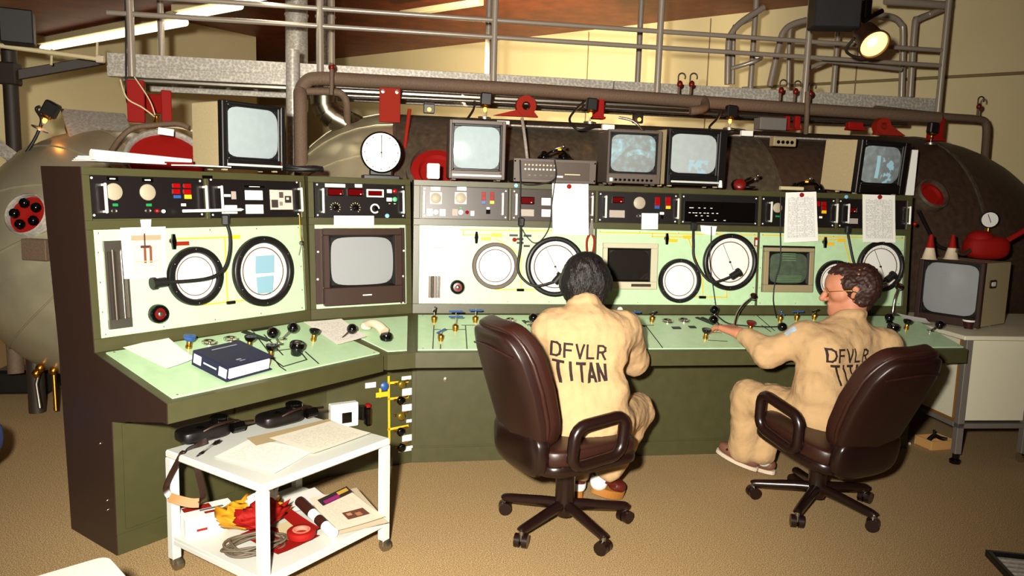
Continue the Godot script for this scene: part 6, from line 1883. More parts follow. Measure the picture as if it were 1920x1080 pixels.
	single("dark_beam", "dark steel beam under the pale arm at upper left", "beam", b, M.dark_brown, T(Vector3(-2.849, 2.235, -2.012)))
	b = MB.new()
	b.tube([Vector3(0, -1.6, 0), Vector3(0, 0.35, 0)], 0.05, 12)
	b.box(Vector3(0, 0.1, 0), Vector3(0.12, 0.16, 0.12), 0.01)
	single("steel_post", "dark steel post at the left picture edge", "post", b, M.dark_brown, T(Vector3(-2.867, 2.145, -2.003)))
	b = MB.new()
	b.bar(Vector3.ZERO, Vector3(-2.503, 1.564, -1.354) - Vector3(-2.792, 1.767, -1.429), 0.05, 0.07, 0.006)
	single("slanting_strut", "slanting grey strut at the left picture edge", "strut", b, M.galv, T(Vector3(-2.792, 1.767, -1.429)))
	# wall conduit
	cable("wall_conduit", "thin conduit running along the back wall at right", [wall_pt(5.0, CONDUIT), wall_pt(9.5, CONDUIT)], 0.014, M.joint, "conduit")
	cable("dark_cord", "thin dark cord hanging in front of the left railing post", [Vector3(-1.838, 2.702, -1.29), Vector3(-1.833, 2.461, -1.258), Vector3(-1.83, 2.185, -1.221), Vector3(-1.825, 2.031, -1.2), Vector3(-1.764, 1.953, -1.077)], 0.006, M.rubber, "cord")

func floodlight() -> void:
	# a work floodlight lying on the walkway deck, turned to the back wall
	var at := Vector3(0.35, 2.35, -1.86)
	var to := Vector3(1.95, 3.0, -5.1) - at
	var z := to.normalized()
	var x := Vector3.UP.cross(z).normalized()
	var o := thing("floodlight", "low floodlight on the walkway deck lighting the wall behind", "light", Transform3D(Basis(x, z.cross(x), z), at))
	var b := MB.new()
	b.bb(Vector3(-0.09, -0.04, -0.06), Vector3(0.09, 0.04, 0.0), 0.006)
	part(o, "housing", b, M.black)
	b = MB.new()
	b.bb(Vector3(-0.08, -0.03, 0.0), Vector3(0.08, 0.03, 0.004), 0.001)
	part(o, "lamp_glass", b, glow(Color(1.0, 0.85, 0.6), 4.0))
	var a := SpotLight3D.new()
	a.name = "beam"
	o.add_child(a, true)
	a.transform = Transform3D(Basis(Vector3.UP, PI), Vector3(0, 0, 0.03))
	a.light_color = Color(1.0, 0.93, 0.78)
	a.light_energy = 23.0
	a.light_size = 0.05
	a.spot_angle = 46.0
	a.spot_angle_attenuation = 1.0
	a.spot_range = 30.0
	a.spot_attenuation = 2.0
	a.shadow_enabled = true

func wall_pt(u: float, y: float) -> Vector3:
	return Vector3(0, 0, -7.0) + Vector3(0.7071, 0, 0.7071) * u + Vector3(-0.7071, 0, 0.7071) * 0.016 + Vector3(0, y, 0)

# ------------------------------------------------------------------ furniture
# rounded cushion (superellipsoid), bent by f
func cushion(b: MB, c: Vector3, s: Vector3, e := 0.3, shape := 0, nu := 28, nv := 14) -> void:
	var g := []
	for i in nv + 1:
		var v := -PI / 2 + PI * i / nv
		var row := []
		for j in nu + 1:
			var u := TAU * j / nu
			var cv := pow(absf(cos(v)), e) * signf(cos(v))
			var sv := pow(absf(sin(v)), e) * signf(sin(v))
			var cu := pow(absf(cos(u)), e) * signf(cos(u))
			var su := pow(absf(sin(u)), e) * signf(sin(u))
			var p := Vector3(s.x * 0.5 * cv * cu, s.y * 0.5 * sv, s.z * 0.5 * cv * su)
			if shape == 1: p = dip(p)
			elif shape == 2: p = bend(p)
			row.append(c + p)
		g.append(row)
	b.grid(g, false)

func dip(p: Vector3) -> Vector3:
	return p + Vector3(0, 0.1 * p.z * p.z * (1.5 if p.z > 0.0 else -0.6) + 0.14 * p.x * p.x, 0)

func bend(p: Vector3) -> Vector3:
	var w := 1.0 - 0.22 * smoothstep(0.08, 0.3, p.y) - 0.12 * smoothstep(0.0, -0.3, p.y)
	return Vector3(p.x * w, p.y, p.z - 0.55 * p.x * p.x + 0.16 * p.y * p.y)

func chair(label: String, at: Vector3, yaw: float, base_turn: float, arm_shift: float, tip: float, lift: float) -> void:
	# faces -z in its own axes
	var o := thing("swivel_chair", label, "chair", T(at, yaw), "brown leather swivel chairs")
	var b := MB.new()
	var bs := Basis(Vector3.UP, base_turn - yaw)
	# five-star base
	for k in 5:
		var d := bs * Basis(Vector3.UP, TAU * k / 5.0) * Vector3.RIGHT
		var leg := group_of(o, "base_leg", Transform3D())
		b = MB.new()
		b.tube(smooth_path([d * 0.03 + Vector3(0, 0.105, 0), d * 0.1 + Vector3(0, 0.1, 0), d * 0.2 + Vector3(0, 0.088, 0), d * 0.285 + Vector3(0, 0.078, 0), d * 0.3 + Vector3(0, 0.072, 0)], 3), 0.026, 10, true, 0.02)
		part(leg, "arm", b, M.base_plastic)
		b = MB.new()
		var sd := d.cross(Vector3.UP)
		var ax := (sd + d * 0.5).normalized()
		for s: float in [-1.0, 1.0]:
			var c := d * 0.295 + Vector3(0, 0.03, 0) + ax * 0.017 * s
			b.tube([c - ax * 0.012, c - ax * 0.009, c + ax * 0.009, c + ax * 0.012], 0.03, 16)
		part(leg, "caster", b, M.base_plastic)
		b = MB.new()
		b.tube([d * 0.295 + Vector3(0, 0.03, 0), d * 0.295 + Vector3(0, 0.075, 0)], 0.012, 8)
		part(leg, "caster_stem", b, M.steel)
	b = MB.new()
	b.lathe([Vector2(0, 0.05), Vector2(0.035, 0.055), Vector2(0.045, 0.08), Vector2(0.045, 0.13), Vector2(0.044, 0.14), Vector2(0.044, 0.29 + lift), Vector2(0.05, 0.3 + lift), Vector2(0, 0.31 + lift)], 20)
	part(o, "gas_column", b, M.base_plastic)
	b = MB.new()
	b.bb(Vector3(-0.09, 0.275 + lift, -0.12), Vector3(0.09, 0.31 + lift, 0.15), 0.01)
	part(o, "tilt_mechanism", b, M.base_plastic)
	# seat, back and arms tip together on the mechanism
	var tx := Transform3D(Basis(Vector3.RIGHT, tip), Vector3(0, 0.3 + lift, 0)) * T(Vector3(0, -0.3, 0))
	b = MB.new()
	cushion(b, Vector3(0, 0.325, 0.0), Vector3(0.5, 0.07, 0.5), 0.4, 1)
	part(o, "seat_shell", b, M.base_plastic, tx)
	b = MB.new()
	cushion(b, Vector3(0, 0.375, -0.005), Vector3(0.49, 0.1, 0.5), 0.42, 1)
	part(o, "seat", b, M.leather, tx)
	# backrest, leaning back
	var lean := Basis(Vector3.RIGHT, 0.26)
	b = MB.new()
	b.x = Transform3D(lean, Vector3(0, 0.68, 0.285))
	cushion(b, Vector3(0, 0, -0.028), Vector3(0.47, 0.57, 0.1), 0.4, 2, 32, 18)
	part(o, "backrest", b, M.leather, tx)
	b = MB.new()
	b.x = Transform3D(lean, Vector3(0, 0.68, 0.285))
	cushion(b, Vector3(0, -0.01, 0.012), Vector3(0.45, 0.545, 0.075), 0.35, 2, 32, 18)
	part(o, "back_shell", b, M.leather_dark, tx)
	b = MB.new()
	b.x = Transform3D(lean, Vector3(0, 0.68, 0.285))
	var rim := []
	for i in 37:
		var a := TAU * i / 36.0
		var p := Vector3(0.245 * pow(absf(cos(a)), 0.45) * signf(cos(a)) * 0.93, 0.275 * pow(absf(sin(a)), 0.45) * signf(sin(a)), 0.0)
		p = bend(p)
		rim.append(p)
	b.tube(rim, 0.011, 8, false)
	part(o, "piping", b, M.leather, tx)
	b = MB.new()
	b.x = Transform3D(lean, Vector3(0, 0.68, 0.285))
	b.tube(smooth_path([bend(Vector3(-0.19, 0.17, 0.05)), bend(Vector3(0, 0.2, 0.052)), bend(Vector3(0.19, 0.17, 0.05))]), 0.005, 6)
	part(o, "stitched_seam", b, M.leather, tx)
	b = MB.new()
	cushion(b, Vector3(0, 0.4, 0.235), Vector3(0.42, 0.22, 0.1), 0.6)
	part(o, "back_support", b, M.base_plastic, tx)
	# armrest loops
	for s: float in [-1.0, 1.0]:
		b = MB.new()
		var q := []
		var loop := rrect(0.25, 0.17, 0.05, 4)
		for p: Vector2 in loop:
			q.append(Vector3(s * 0.268, 0.455 + p.y - 0.06 * p.x, p.x + arm_shift - 0.15 * p.y - 0.02))
		q.append(q[0]); q.append(q[1])
		b.tube(q, 0.026, 12, false)
		part(o, "armrest", b, M.base_plastic, tx)

func furniture() -> void:
	chair("brown leather swivel chair of the black-haired operator, nearer the white trolley", Vector3(0.665, 0, 0.98), -1.24, 0.05, 0.03, 0.05, 0.035)
	chair("brown leather swivel chair of the curly-haired operator, near the right desk", Vector3(1.965, 0, 0.9), 0.3, 0.12, -0.03, 0.17, 0.0)
	trolley()
	# ---------------- right-hand desk
	var yaw := -0.06
	var o := thing("side_desk", "white laminate desk on grey steel legs at the right", "desk", T(Vector3(3.169, 0, 0.386), yaw))
	var b := MB.new()
	for p: Vector2 in [Vector2(0, 0), Vector2(0.42, 0), Vector2(0, -0.75), Vector2(1.1, 0), Vector2(1.1, -0.75)]:
		b = MB.new()
		b.bb(Vector3(p.x - 0.02, 0.06, p.y - 0.02), Vector3(p.x + 0.02, 0.745, p.y + 0.02), 0.002)
		part(o, "leg", b, M.steel_light)
	b = MB.new()
	b.lathe([Vector2(0, 0), Vector2(0.03, 0.0), Vector2(0.032, 0.02), Vector2(0.018, 0.03), Vector2(0.018, 0.065)], 14)
	part(o, "foot", b, M.gloss)
	b = MB.new()
	b.lathe([Vector2(0.0, -0.014), Vector2(0.028, -0.014), Vector2(0.03, 0.0), Vector2(0.028, 0.014), Vector2(0, 0.014)], 18, Transform3D(Basis(Vector3.FORWARD, PI / 2), Vector3(0.42, 0.03, 0)))
	part(o, "caster", b, M.chrome)
	b = MB.new()
	b.bb(Vector3(-0.06, 0.745, -0.8), Vector3(1.2, 0.77, 0.05), 0.003)
	part(o, "desk_top", b, M.laminate)
	b = MB.new()
	b.bb(Vector3(0.025, 0.26, -0.008), Vector3(0.395, 0.74, 0.008), 0.001)
	part(o, "front_panel", b, M.laminate)
	b = MB.new()
	b.bb(Vector3(0.445, 0.26, -0.008), Vector3(1.1, 0.74, 0.008), 0.001)
	part(o, "front_panel", b, M.laminate)
	b = MB.new()
	b.bb(Vector3(-0.008, 0.26, -0.73), Vector3(0.008, 0.74, -0.045), 0.001)
	part(o, "side_panel", b, M.laminate)
	b = MB.new()
	b.bb(Vector3(-0.012, 0.245, -0.73), Vector3(0.012, 0.26, -0.025), 0.001)
	b.bb(Vector3(-0.012, 0.26, -0.05), Vector3(0.012, 0.74, -0.042), 0.001)
	part(o, "edge_band", b, M.band)
	b = MB.new()
	b.bb(Vector3(-0.02, 0.215, -0.02), Vector3(1.1, 0.245, 0.02), 0.002)
	b.bb(Vector3(-0.02, 0.215, -0.75), Vector3(0.02, 0.245, -0.02), 0.002)
	part(o, "lower_rail", b, M.steel_light)
	# television on it
	crt("big dark-framed television with beige side on the right desk", Vector3(3.171, 0.772, -0.083), Vector3(3.336, 0.772, 0.263), 0.4, 0.42, [0.1, 0.17, 0.92, 0.95], M.brown_tv, M.beige, M.screen_off, "", 0.0)
	tv_grip()
	# cup
	o = thing("cup", "small dark cup with white rim and spoon before the television", "cup", T(Vector3(3.315, 0.772, 0.211)))
	b = MB.new()
	b.lathe([Vector2(0, 0.002), Vector2(0.024, 0.0), Vector2(0.03, 0.03), Vector2(0.033, 0.045)], 18)
	part(o, "bowl", b, M.cup_brown)
	b = MB.new()
	b.lathe([Vector2(0.033, 0.043), Vector2(0.036, 0.046), Vector2(0.036, 0.054), Vector2(0.032, 0.054), Vector2(0.03, 0.03), Vector2(0, 0.025)], 18)
	part(o, "rim", b, M.white)
	b = MB.new()
	b.tube([Vector3(0.0, 0.04, 0), Vector3(0.05, 0.07, 0.01)], 0.003, 6)
	part(o, "spoon", b, M.white)
	# wooden box under the desk
	o = thing("wooden_box", "small open wooden box with dark tool on floor under right desk", "box", T(Vector3(3.251, 0, 0.114), 0.1))
	b = MB.new()
	b.bb(Vector3(-0.09, 0, -0.07), Vector3(0.09, 0.008, 0.07), 0.001)
	b.bb(Vector3(-0.09, 0, 0.062), Vector3(0.09, 0.062, 0.07), 0.001)
	b.bb(Vector3(-0.09, 0, -0.07), Vector3(0.09, 0.062, -0.062), 0.001)
	b.bb(Vector3(-0.09, 0, -0.062), Vector3(-0.082, 0.062, 0.062), 0.001)
	b.bb(Vector3(0.082, 0, -0.062), Vector3(0.09, 0.062, 0.062), 0.001)
	part(o, "tray", b, M.pine)
	b = MB.new()
	b.tube(smooth_path([Vector3(-0.05, 0.05, 0.0), Vector3(-0.01, 0.075, 0.0), Vector3(0.03, 0.06, 0.01), Vector3(0.06, 0.055, 0.03)]), 0.012, 8)
	b.tube([Vector3(-0.01, 0.06, 0), Vector3(-0.015, 0.11, 0)], 0.007, 8)
	part(o, "tool", b, M.black)
	b = MB.new()
	b.ball(Vector3(0, 0.008, 0), 0.009, 8, 5)
	single("paper_crumb", "tiny white scrap on the floor left of the wooden box", "litter", b, M.paper, T(Vector3(3.115, 0, 0.064)))
	# on the television: cones and a red valve; on the chamber: a small gauge
	o = thing("small_gauge", "small white-faced gauge mounted on the dark dome at right", "gauge", T(Vector3(3.878, 1.414, -0.35), -0.5))
	round_part(o, "casing", [Vector2(0.045, -0.03), Vector2(0.055, -0.028), Vector2(0.057, 0.0), Vector2(0.05, 0.004), Vector2(0.05, 0.0)], M.black, Vector3.ZERO, Transform3D(), 24)
	round_part(o, "dial_face", [Vector2(0.051, -0.005), Vector2(0.051, 0.001), Vector2(0, 0.001)], M.dial, Vector3.ZERO, Transform3D(), 24)
	b = MB.new()
	b.bar(Vector3(0.008, -0.02, 0.003), Vector3(-0.014, 0.036, 0.003), 0.004, 0.002, 0.0, Vector3.BACK)
	part(o, "needle", b, M.line)
	b = MB.new()
	b.tube([Vector3(0, -0.05, -0.015), Vector3(0, -0.12, -0.015)], 0.01, 8)
	part(o, "stem", b, M.brass)
	o = thing("red_valve", "red cast valve body with raised lever on top of right television", "valve", T(Vector3(3.519, 1.175, 0.046) + Vector3(0, 0.078, 0), -0.2))
	b = MB.new()
	cushion(b, Vector3.ZERO, Vector3(0.26, 0.15, 0.16), 0.7)
	part(o, "body", b, M.red)
	b = MB.new()
	b.lathe([Vector2(0.06, -0.03), Vector2(0.075, -0.02), Vector2(0.075, 0.0), Vector2(0.04, 0.03), Vector2(0, 0.032)], 18, Transform3D(Basis(), Vector3(-0.04, 0.07, 0)))
	part(o, "bonnet", b, M.red)
	b = MB.new()
	b.bar(Vector3(0.1, 0.03, 0), Vector3(0.22, 0.12, 0.02), 0.03, 0.03, 0.006)
	part(o, "lever", b, M.red)
	b = MB.new()
	b.tube(smooth_path([Vector3(-0.12, -0.02, 0.05), Vector3(-0.17, -0.04, 0.06), Vector3(-0.22, -0.02, 0.08)]), 0.014, 10)
	part(o, "outlet", b, M.steel)
	for k: Array in [[Vector3(3.112, 1.175, 0.074) + Vector3(0, 0.09, 0), "red and white warning cone nearest the console's right edge"], [Vector3(3.283, 1.175, 0.048) + Vector3(0, 0.09, 0), "red and white warning cone left of red valve"]]:
		o = thing("warning_cone", k[1], "cone", T(k[0]), "small cones on the television")
		b = MB.new()
		b.lathe([Vector2(0.05, -0.09), Vector2(0.04, -0.085), Vector2(0.024, -0.02)], 16)
		part(o, "lower_cone", b, M.cream_light)
		b = MB.new()
		b.lathe([Vector2(0.024, -0.02), Vector2(0.01, 0.06), Vector2(0, 0.062)], 16)
		part(o, "upper_cone", b, M.red)
	cable("hose", "dark hose draped over the dark dome above the red valve", [Vector3(3.296, 1.462, -0.3), Vector3(3.443, 1.304, -0.35), Vector3(3.512, 1.227, -0.35), Vector3(3.619, 1.202, -0.33)], 0.012, M.rubber)
	# things cut by the picture's edge
	b = MB.new()
	b.x = Transform3D(Basis(Vector3.RIGHT, -PI / 2), Vector3.ZERO)
	b.prism(rrect(0.6, 0.5, 0.03, 5), -0.03, 0.0)
	o = thing("stool", "white-topped stool cut by the picture's lower left corner", "stool", Transform3D(Basis(Vector3.UP, 0.62), Vector3(-1.02, 0.45, 2.36)))
	part(o, "seat_top", b, M.cart)
	for p: Vector2 in [Vector2(-0.25, -0.2), Vector2(0.25, -0.2), Vector2(-0.25, 0.2), Vector2(0.25, 0.2)]:
		b = MB.new()
		b.tube([Vector3(p.x, -0.03, p.y), Vector3(p.x, -0.45, p.y)], 0.015, 10)
		part(o, "leg", b, M.steel_light)
	o = thing("blue_stool", "blue padded stool cut by the left picture edge", "stool", T(Vector3(Vector3(-1.896, 0, 0.722).x - 0.07, 0, Vector3(-1.896, 0, 0.722).z)))
	b = MB.new()
	cushion(b, Vector3(0, 0.37, 0), Vector3(0.34, 0.2, 0.34), 0.7)
	part(o, "seat", b, M.denim)
	b = MB.new()
	b.lathe([Vector2(0.12, 0), Vector2(0.12, 0.015), Vector2(0.03, 0.04), Vector2(0.025, 0.28), Vector2(0.1, 0.29), Vector2(0, 0.3)], 20)
	part(o, "pedestal", b, M.black)
	o = thing("floor_grille", "dark framed floor grille at the lower right picture corner", "grille", T(Vector3(2.435, 0, 1.448), -0.35))
	b = MB.new()
	b.bb(Vector3(0, 0, 0), Vector3(0.6, 0.03, 0.02), 0.002)
	b.bb(Vector3(0, 0, 0.02), Vector3(0.02, 0.03, 0.4), 0.002)
	part(o, "frame", b, M.black)
	for k in 9:
		b = MB.new()
		b.bb(Vector3(0.02, 0.004, 0.035 + 0.04 * k), Vector3(0.6, 0.018, 0.058 + 0.04 * k), 0.002)
		part(o, "slat", b, M.galv)

func tv_grip() -> void:
	var a: Vector3 = Vector3(3.171, 0.772, -0.083)
	var c: Vector3 = Vector3(3.336, 0.772, 0.263)
	var d := c - a
	var yaw := atan2(-d.z, d.x)
	var b := MB.new()
	var w := Vector2(d.x, d.z).length()
	b.prism(rrect(0.085, 0.05, 0.015, 4), 0.0, 0.006)
	var o := thing("carry_grip", "recessed dark carrying grip with pale centre on television's beige side", "grip", Transform3D(Basis(Vector3.UP, yaw) * Basis(Vector3.UP, PI / 2), (a + c) * 0.5 + Basis(Vector3.UP, yaw) * Vector3(w / 2 - 0.003, 0.27, -0.13)))
	part(o, "surround", b, M.brown_tv)
	b = MB.new()
	b.prism(rrect(0.05, 0.026, 0.008, 4), 0.006, 0.008)
	part(o, "grip_plate", b, M.white)

func trolley() -> void:
	var F := Vector3(-0.557, 0, 1.609)
	var e1 := Vector3(0.437, 0, -0.466).normalized()
	var e3 := Vector3(0.716, 0, 0.698)
	e3 = (e3 - e1 * e3.dot(e1)).normalized()
	var xf := Transform3D(Basis(e1, Vector3.UP, e3), F)
	var W := 0.638
	var D := 0.572
	var o := thing("trolley", "white two-tier trolley on casters in front of the left wing", "trolley", xf)
	var b := MB.new()
	b.bb(Vector3(0, 0.462, -D), Vector3(W, 0.492, 0), 0.006)
	part(o, "top", b, M.cart)
	b = MB.new()
	b.bb(Vector3(0.004, 0.138, -D + 0.004), Vector3(W - 0.004, 0.152, -0.004), 0.002)
	part(o, "shelf", b, M.cart)
	b = MB.new()
	for z: float in [-D + 0.002, -0.022]:
		b.bb(Vector3(0.036, 0.118, z), Vector3(W - 0.036, 0.138, z + 0.02), 0.002)
	for x: float in [0.002, W - 0.022]:
		b.bb(Vector3(x, 0.118, -D + 0.036), Vector3(x + 0.02, 0.138, -0.036), 0.002)
	part(o, "shelf_frame", b, M.cart)
	for x: float in [0.018, W - 0.018]:
		for z: float in [-D + 0.018, -0.018]:
			b = MB.new()
			b.bb(Vector3(x - 0.018, 0.055, z - 0.018), Vector3(x + 0.018, 0.462, z + 0.018), 0.003)
			part(o, "leg", b, M.cart)
			b = MB.new()
			b.bb(Vector3(x - 0.016, 0.028, z - 0.012), Vector3(x + 0.016, 0.055, z + 0.012), 0.003)
			b.lathe([Vector2(0, -0.014), Vector2(0.024, -0.014), Vector2(0.026, 0), Vector2(0.024, 0.014), Vector2(0, 0.014)], 16, Transform3D(Basis(Vector3.FORWARD, PI / 2), Vector3(x + 0.01, 0.0265, z)))
			part(o, "caster", b, M.steel)
	# on top
	var y := 0.494
	var beige_print := tex_mat(print_image(140, 180, Color(0.84, 0.82, 0.75), 26, false, [], Color(0.6, 0.56, 0.5), 31), 0.9)
	var white_print := tex_mat(print_image(140, 180, Color(0.88, 0.87, 0.83), 26, false, [], Color(0.62, 0.6, 0.56), 33), 0.9)
	sheet("printed sheet lying at the trolley's near corner", Vector3(-0.672, 0.495, 1.117), Vector3(-0.411, 0.495, 1.281), Vector3(-0.526, 0.495, 1.518), Vector3(-0.77, 0.495, 1.328), white_print, 0.004)
	sheet("printed booklet lying on the trolley's right half", Vector3(-0.601, 0.5, 1.137), Vector3(-0.376, 0.5, 0.928), Vector3(-0.202, 0.5, 1.12), Vector3(-0.41, 0.5, 1.336), beige_print, 0.006, "booklet", "booklet")
	sheet("beige sheet under the black camera cases on trolley", Vector3(-0.692, 0.496, 1.118), Vector3(-0.391, 0.496, 0.884), Vector3(-0.329, 0.496, 0.971), Vector3(-0.64, 0.496, 1.211), tex_mat(print_image(60, 60, Color(0.66, 0.58, 0.42), 0, false), 0.9), 0.002)
	for k: Array in [[Vector3(-0.828, 0.5, 1.094), 0.72, "black camera case at the trolley's left edge with strap"], [Vector3(-0.556, 0.5, 0.916), 0.72, "black camera case at the trolley's far edge"]]:
		o = thing("camera_case", k[2], "camera case", T(k[0], k[1]), "black camera cases on the trolley")
		b = MB.new()
		cushion(b, Vector3(-0.04, 0.028, 0), Vector3(0.2, 0.054, 0.11), 0.45)
		part(o, "body", b, M.case_black)
		b = MB.new()
		b.lathe([Vector2(0.036, 0.0), Vector2(0.036, 0.03), Vector2(0.03, 0.034), Vector2(0.02, 0.03), Vector2(0, 0.03)], 18, T(Vector3(0.03, 0.045, 0.0)))
		part(o, "lens_cover", b, M.gloss)
		b = MB.new()
		b.tube([Vector3(0.06, 0.03, 0.045), Vector3(0.11, 0.03, 0.045)], 0.02, 14)
		part(o, "lens", b, M.gloss)
		b = MB.new()
		b.lathe([Vector2(0.016, 0), Vector2(0.018, 0.004), Vector2(0.012, 0.008), Vector2(0, 0.008)], 12, T(Vector3(-0.06, 0.05, 0.02)))
		part(o, "winder_knob", b, M.gloss)
		b = MB.new()
		b.tube(smooth_path([Vector3(-0.11, 0.02, 0.03), Vector3(-0.02, 0.06, 0.055), Vector3(0.08, 0.055, 0.03), Vector3(0.13, 0.03, 0.0), Vector3(0.19, 0.02, -0.01)]), 0.006, 6)
		part(o, "strap_edge", b, M.strap_brown)
	o = thing("camera_strap", "dark leather strap with tan pad looping off the trolley's left side", "strap", T(Vector3(-0.867, 0.493, 1.21)))
	var c: Vector3 = Vector3(-0.867, 0.493, 1.21)
	b = MB.new()
	ribbon(b, [Vector3(-0.823, 0.52, 1.204) - c, Vector3(-0.861, 0.508, 1.228) - c, Vector3(-0.89, 0.503, 1.271) - c, Vector3(-0.915, 0.46, 1.278) - c, Vector3(-0.946, 0.396, 1.281) - c, Vector3(-0.958, 0.355, 1.274) - c, Vector3(-0.944, 0.328, 1.28) - c], 0.022)
	part(o, "strap", b, M.strap_brown)
	b = MB.new()
	ribbon(b, [Vector3(-0.842, 0.307, 1.28) - c, Vector3(-0.824, 0.327, 1.28) - c, Vector3(-0.837, 0.415, 1.286) - c, Vector3(-0.845, 0.47, 1.288) - c, Vector3(-0.823, 0.505, 1.305) - c, Vector3(-0.794, 0.515, 1.229) - c, Vector3(-0.769, 0.53, 1.238) - c], 0.022)
	part(o, "strap", b, M.strap_brown)
	b = MB.new()
	ribbon(b, [Vector3(-0.943, 0.33, 1.285) - c, Vector3(-0.909, 0.319, 1.292) - c, Vector3(-0.866, 0.306, 1.291) - c, Vector3(-0.838, 0.303, 1.286) - c], 0.034)
	part(o, "shoulder_pad", b, M.tan)
	# on the shelf
	o = thing("carton", "white carton with red print on the trolley's lower shelf", "carton", T(Vector3(-0.835, 0.152, 1.168), 0.5))
	b = MB.new()
	b.bb(Vector3(-0.1, 0, -0.065), Vector3(0.1, 0.075, 0.065), 0.002)
	part(o, "box", b, M.paper)
	b = MB.new()
	b.bb(Vector3(-0.085, 0.075, -0.055), Vector3(0.02, 0.0758, -0.012))
	b.bb(Vector3(-0.02, 0.075, 0.02), Vector3(0.085, 0.0758, 0.04))
	b.bb(Vector3(-0.06, 0.02, 0.065), Vector3(-0.02, 0.03, 0.0658))
	part(o, "red_print", b, M.orange_red)
	b = MB.new()
	b.bb(Vector3(-0.03, 0.075, -0.008), Vector3(0.06, 0.0758, 0.008))
	part(o, "grey_print", b, M.steel_grey)
	o = thing("carrier_bag", "crumpled yellow and red plastic bag on the trolley shelf", "bag", T(Vector3(-0.672, 0.152, 1.17), 0.3))
	b = MB.new()
	crumple(b, Vector3(0.26, 0.1, 0.18), 5)
	part(o, "sack", b, M.bag_yellow)
	b = MB.new()
	b.x = T(Vector3(0.03, 0.02, 0.07), 0.3)
	crumple(b, Vector3(0.2, 0.09, 0.1), 8)
	part(o, "red_fold", b, M.red)
	b = MB.new()
	b.x = T(Vector3(0.05, 0.06, -0.02), 0.8)
	crumple(b, Vector3(0.14, 0.07, 0.1), 11)
	part(o, "white_fold", b, M.paper)
	o = thing("tape_roll", "red roll of adhesive tape lying on papers on trolley shelf", "tape", T(Vector3(-0.457, 0.175, 1.333)))
	b = MB.new()
	b.lathe([Vector2(0.032, 0.0), Vector2(0.052, 0.0), Vector2(0.054, 0.004), Vector2(0.054, 0.022), Vector2(0.05, 0.026), Vector2(0.034, 0.026), Vector2(0.032, 0.0)], 28)
	part(o, "roll", b, M.red)
	b = MB.new()
	b.lathe([Vector2(0.034, 0.012), Vector2(0.034, 0.027), Vector2(0.026, 0.027), Vector2(0.026, 0.012)], 24)
	part(o, "core", b, M.pink)
	for k: Array in [[[Vector3(-0.629, 0.156, 1.183), Vector3(-0.39, 0.156, 1.301), Vector3(-0.529, 0.156, 1.459), Vector3(-0.694, 0.156, 1.27)], "red glossy brochure under the tape roll on trolley shelf", "red"], [[Vector3(-0.571, 0.19, 1.149), Vector3(-0.523, 0.19, 1.118), Vector3(-0.39, 0.18, 1.305), Vector3(-0.446, 0.18, 1.345)], "narrow red brochure leaning across the trolley shelf", "red"], [[Vector3(-0.615, 0.154, 0.917), Vector3(-0.456, 0.154, 0.813), Vector3(-0.373, 0.16, 0.982), Vector3(-0.525, 0.16, 1.102)], "white crumpled sheets at the back of trolley shelf", "paper"], [[Vector3(-0.563, 0.165, 1.209), Vector3(-0.518, 0.165, 1.164), Vector3(-0.482, 0.165, 1.287), Vector3(-0.537, 0.165, 1.327)], "cream card with print among brochures on trolley shelf", "cream"]]:
		sheet(k[1], k[0][0], k[0][1], k[0][2], k[0][3], M[k[2]], 0.01, "brochure", "brochure")
	var news := tex_mat(print_image(140, 170, Color(0.8, 0.76, 0.68), 24, false, [[0.4, 0.58, 0.45, 0.22, Color(0.35, 0.17, 0.1)], [0.46, 0.62, 0.1, 0.08, Color(0.65, 0.5, 0.35)], [0.62, 0.66, 0.12, 0.1, Color(0.6, 0.4, 0.25)]], Color(0.62, 0.58, 0.52), 41), 0.9)
	sheet("folded newspaper with brown picture on right of trolley shelf", Vector3(-0.459, 0.19, 1.016), Vector3(-0.296, 0.19, 0.945), Vector3(-0.141, 0.165, 1.201), Vector3(-0.34, 0.165, 1.302), news, 0.012, "newspaper", "newspaper")
	sheet("lower newspaper pages under the folded one on trolley shelf", Vector3(-0.509, 0.155, 0.957), Vector3(-0.27, 0.155, 0.832), Vector3(-0.128, 0.155, 1.215), Vector3(-0.359, 0.155, 1.315), tex_mat(print_image(100, 120, Color(0.76, 0.7, 0.6), 18, false, [], Color(0.6, 0.55, 0.5), 43), 0.9), 0.004, "newspaper", "newspaper")
	sheet("colour magazine page with purple print behind newspaper", Vector3(-0.422, 0.2, 1.059), Vector3(-0.307, 0.215, 0.957), Vector3(-0.281, 0.215, 1.018), Vector3(-0.395, 0.2, 1.116), tex_mat(print_image(60, 24, Color(0.15, 0.1, 0.1), 0, false, [[0.1, 0.5, 0.5, 0.5, Color(0.55, 0.1, 0.4)], [0.6, 0.2, 0.35, 0.5, Color(0.75, 0.6, 0.2)]]), 0.6), 0.0, "magazine", "magazine")
	var r0: Vector3 = Vector3(-0.493, 0.2, 1.064)
	var r1: Vector3 = Vector3(-0.338, 0.175, 1.323)
	o = thing("rolled_magazine", "dark rolled magazine beside the newspaper on trolley shelf", "magazine", T(r0))
	b = MB.new()
	b.tube([Vector3.ZERO, (r1 - r0) * 0.4], 0.022, 14)
	part(o, "dark_cover", b, M.magazine_brown)
	b = MB.new()
	b.tube([(r1 - r0) * 0.58, (r1 - r0) * 0.78], 0.021, 14)
	part(o, "dark_cover", b, M.magazine_brown)
	b = MB.new()
	b.tube([(r1 - r0) * 0.4, (r1 - r0) * 0.58], 0.0215, 14)
	part(o, "pale_band", b, M.paper)
	b = MB.new()
	b.tube([(r1 - r0) * 0.78, (r1 - r0)], 0.021, 14)
	part(o, "pale_band", b, M.paper)
	b = MB.new()
	var pts := []
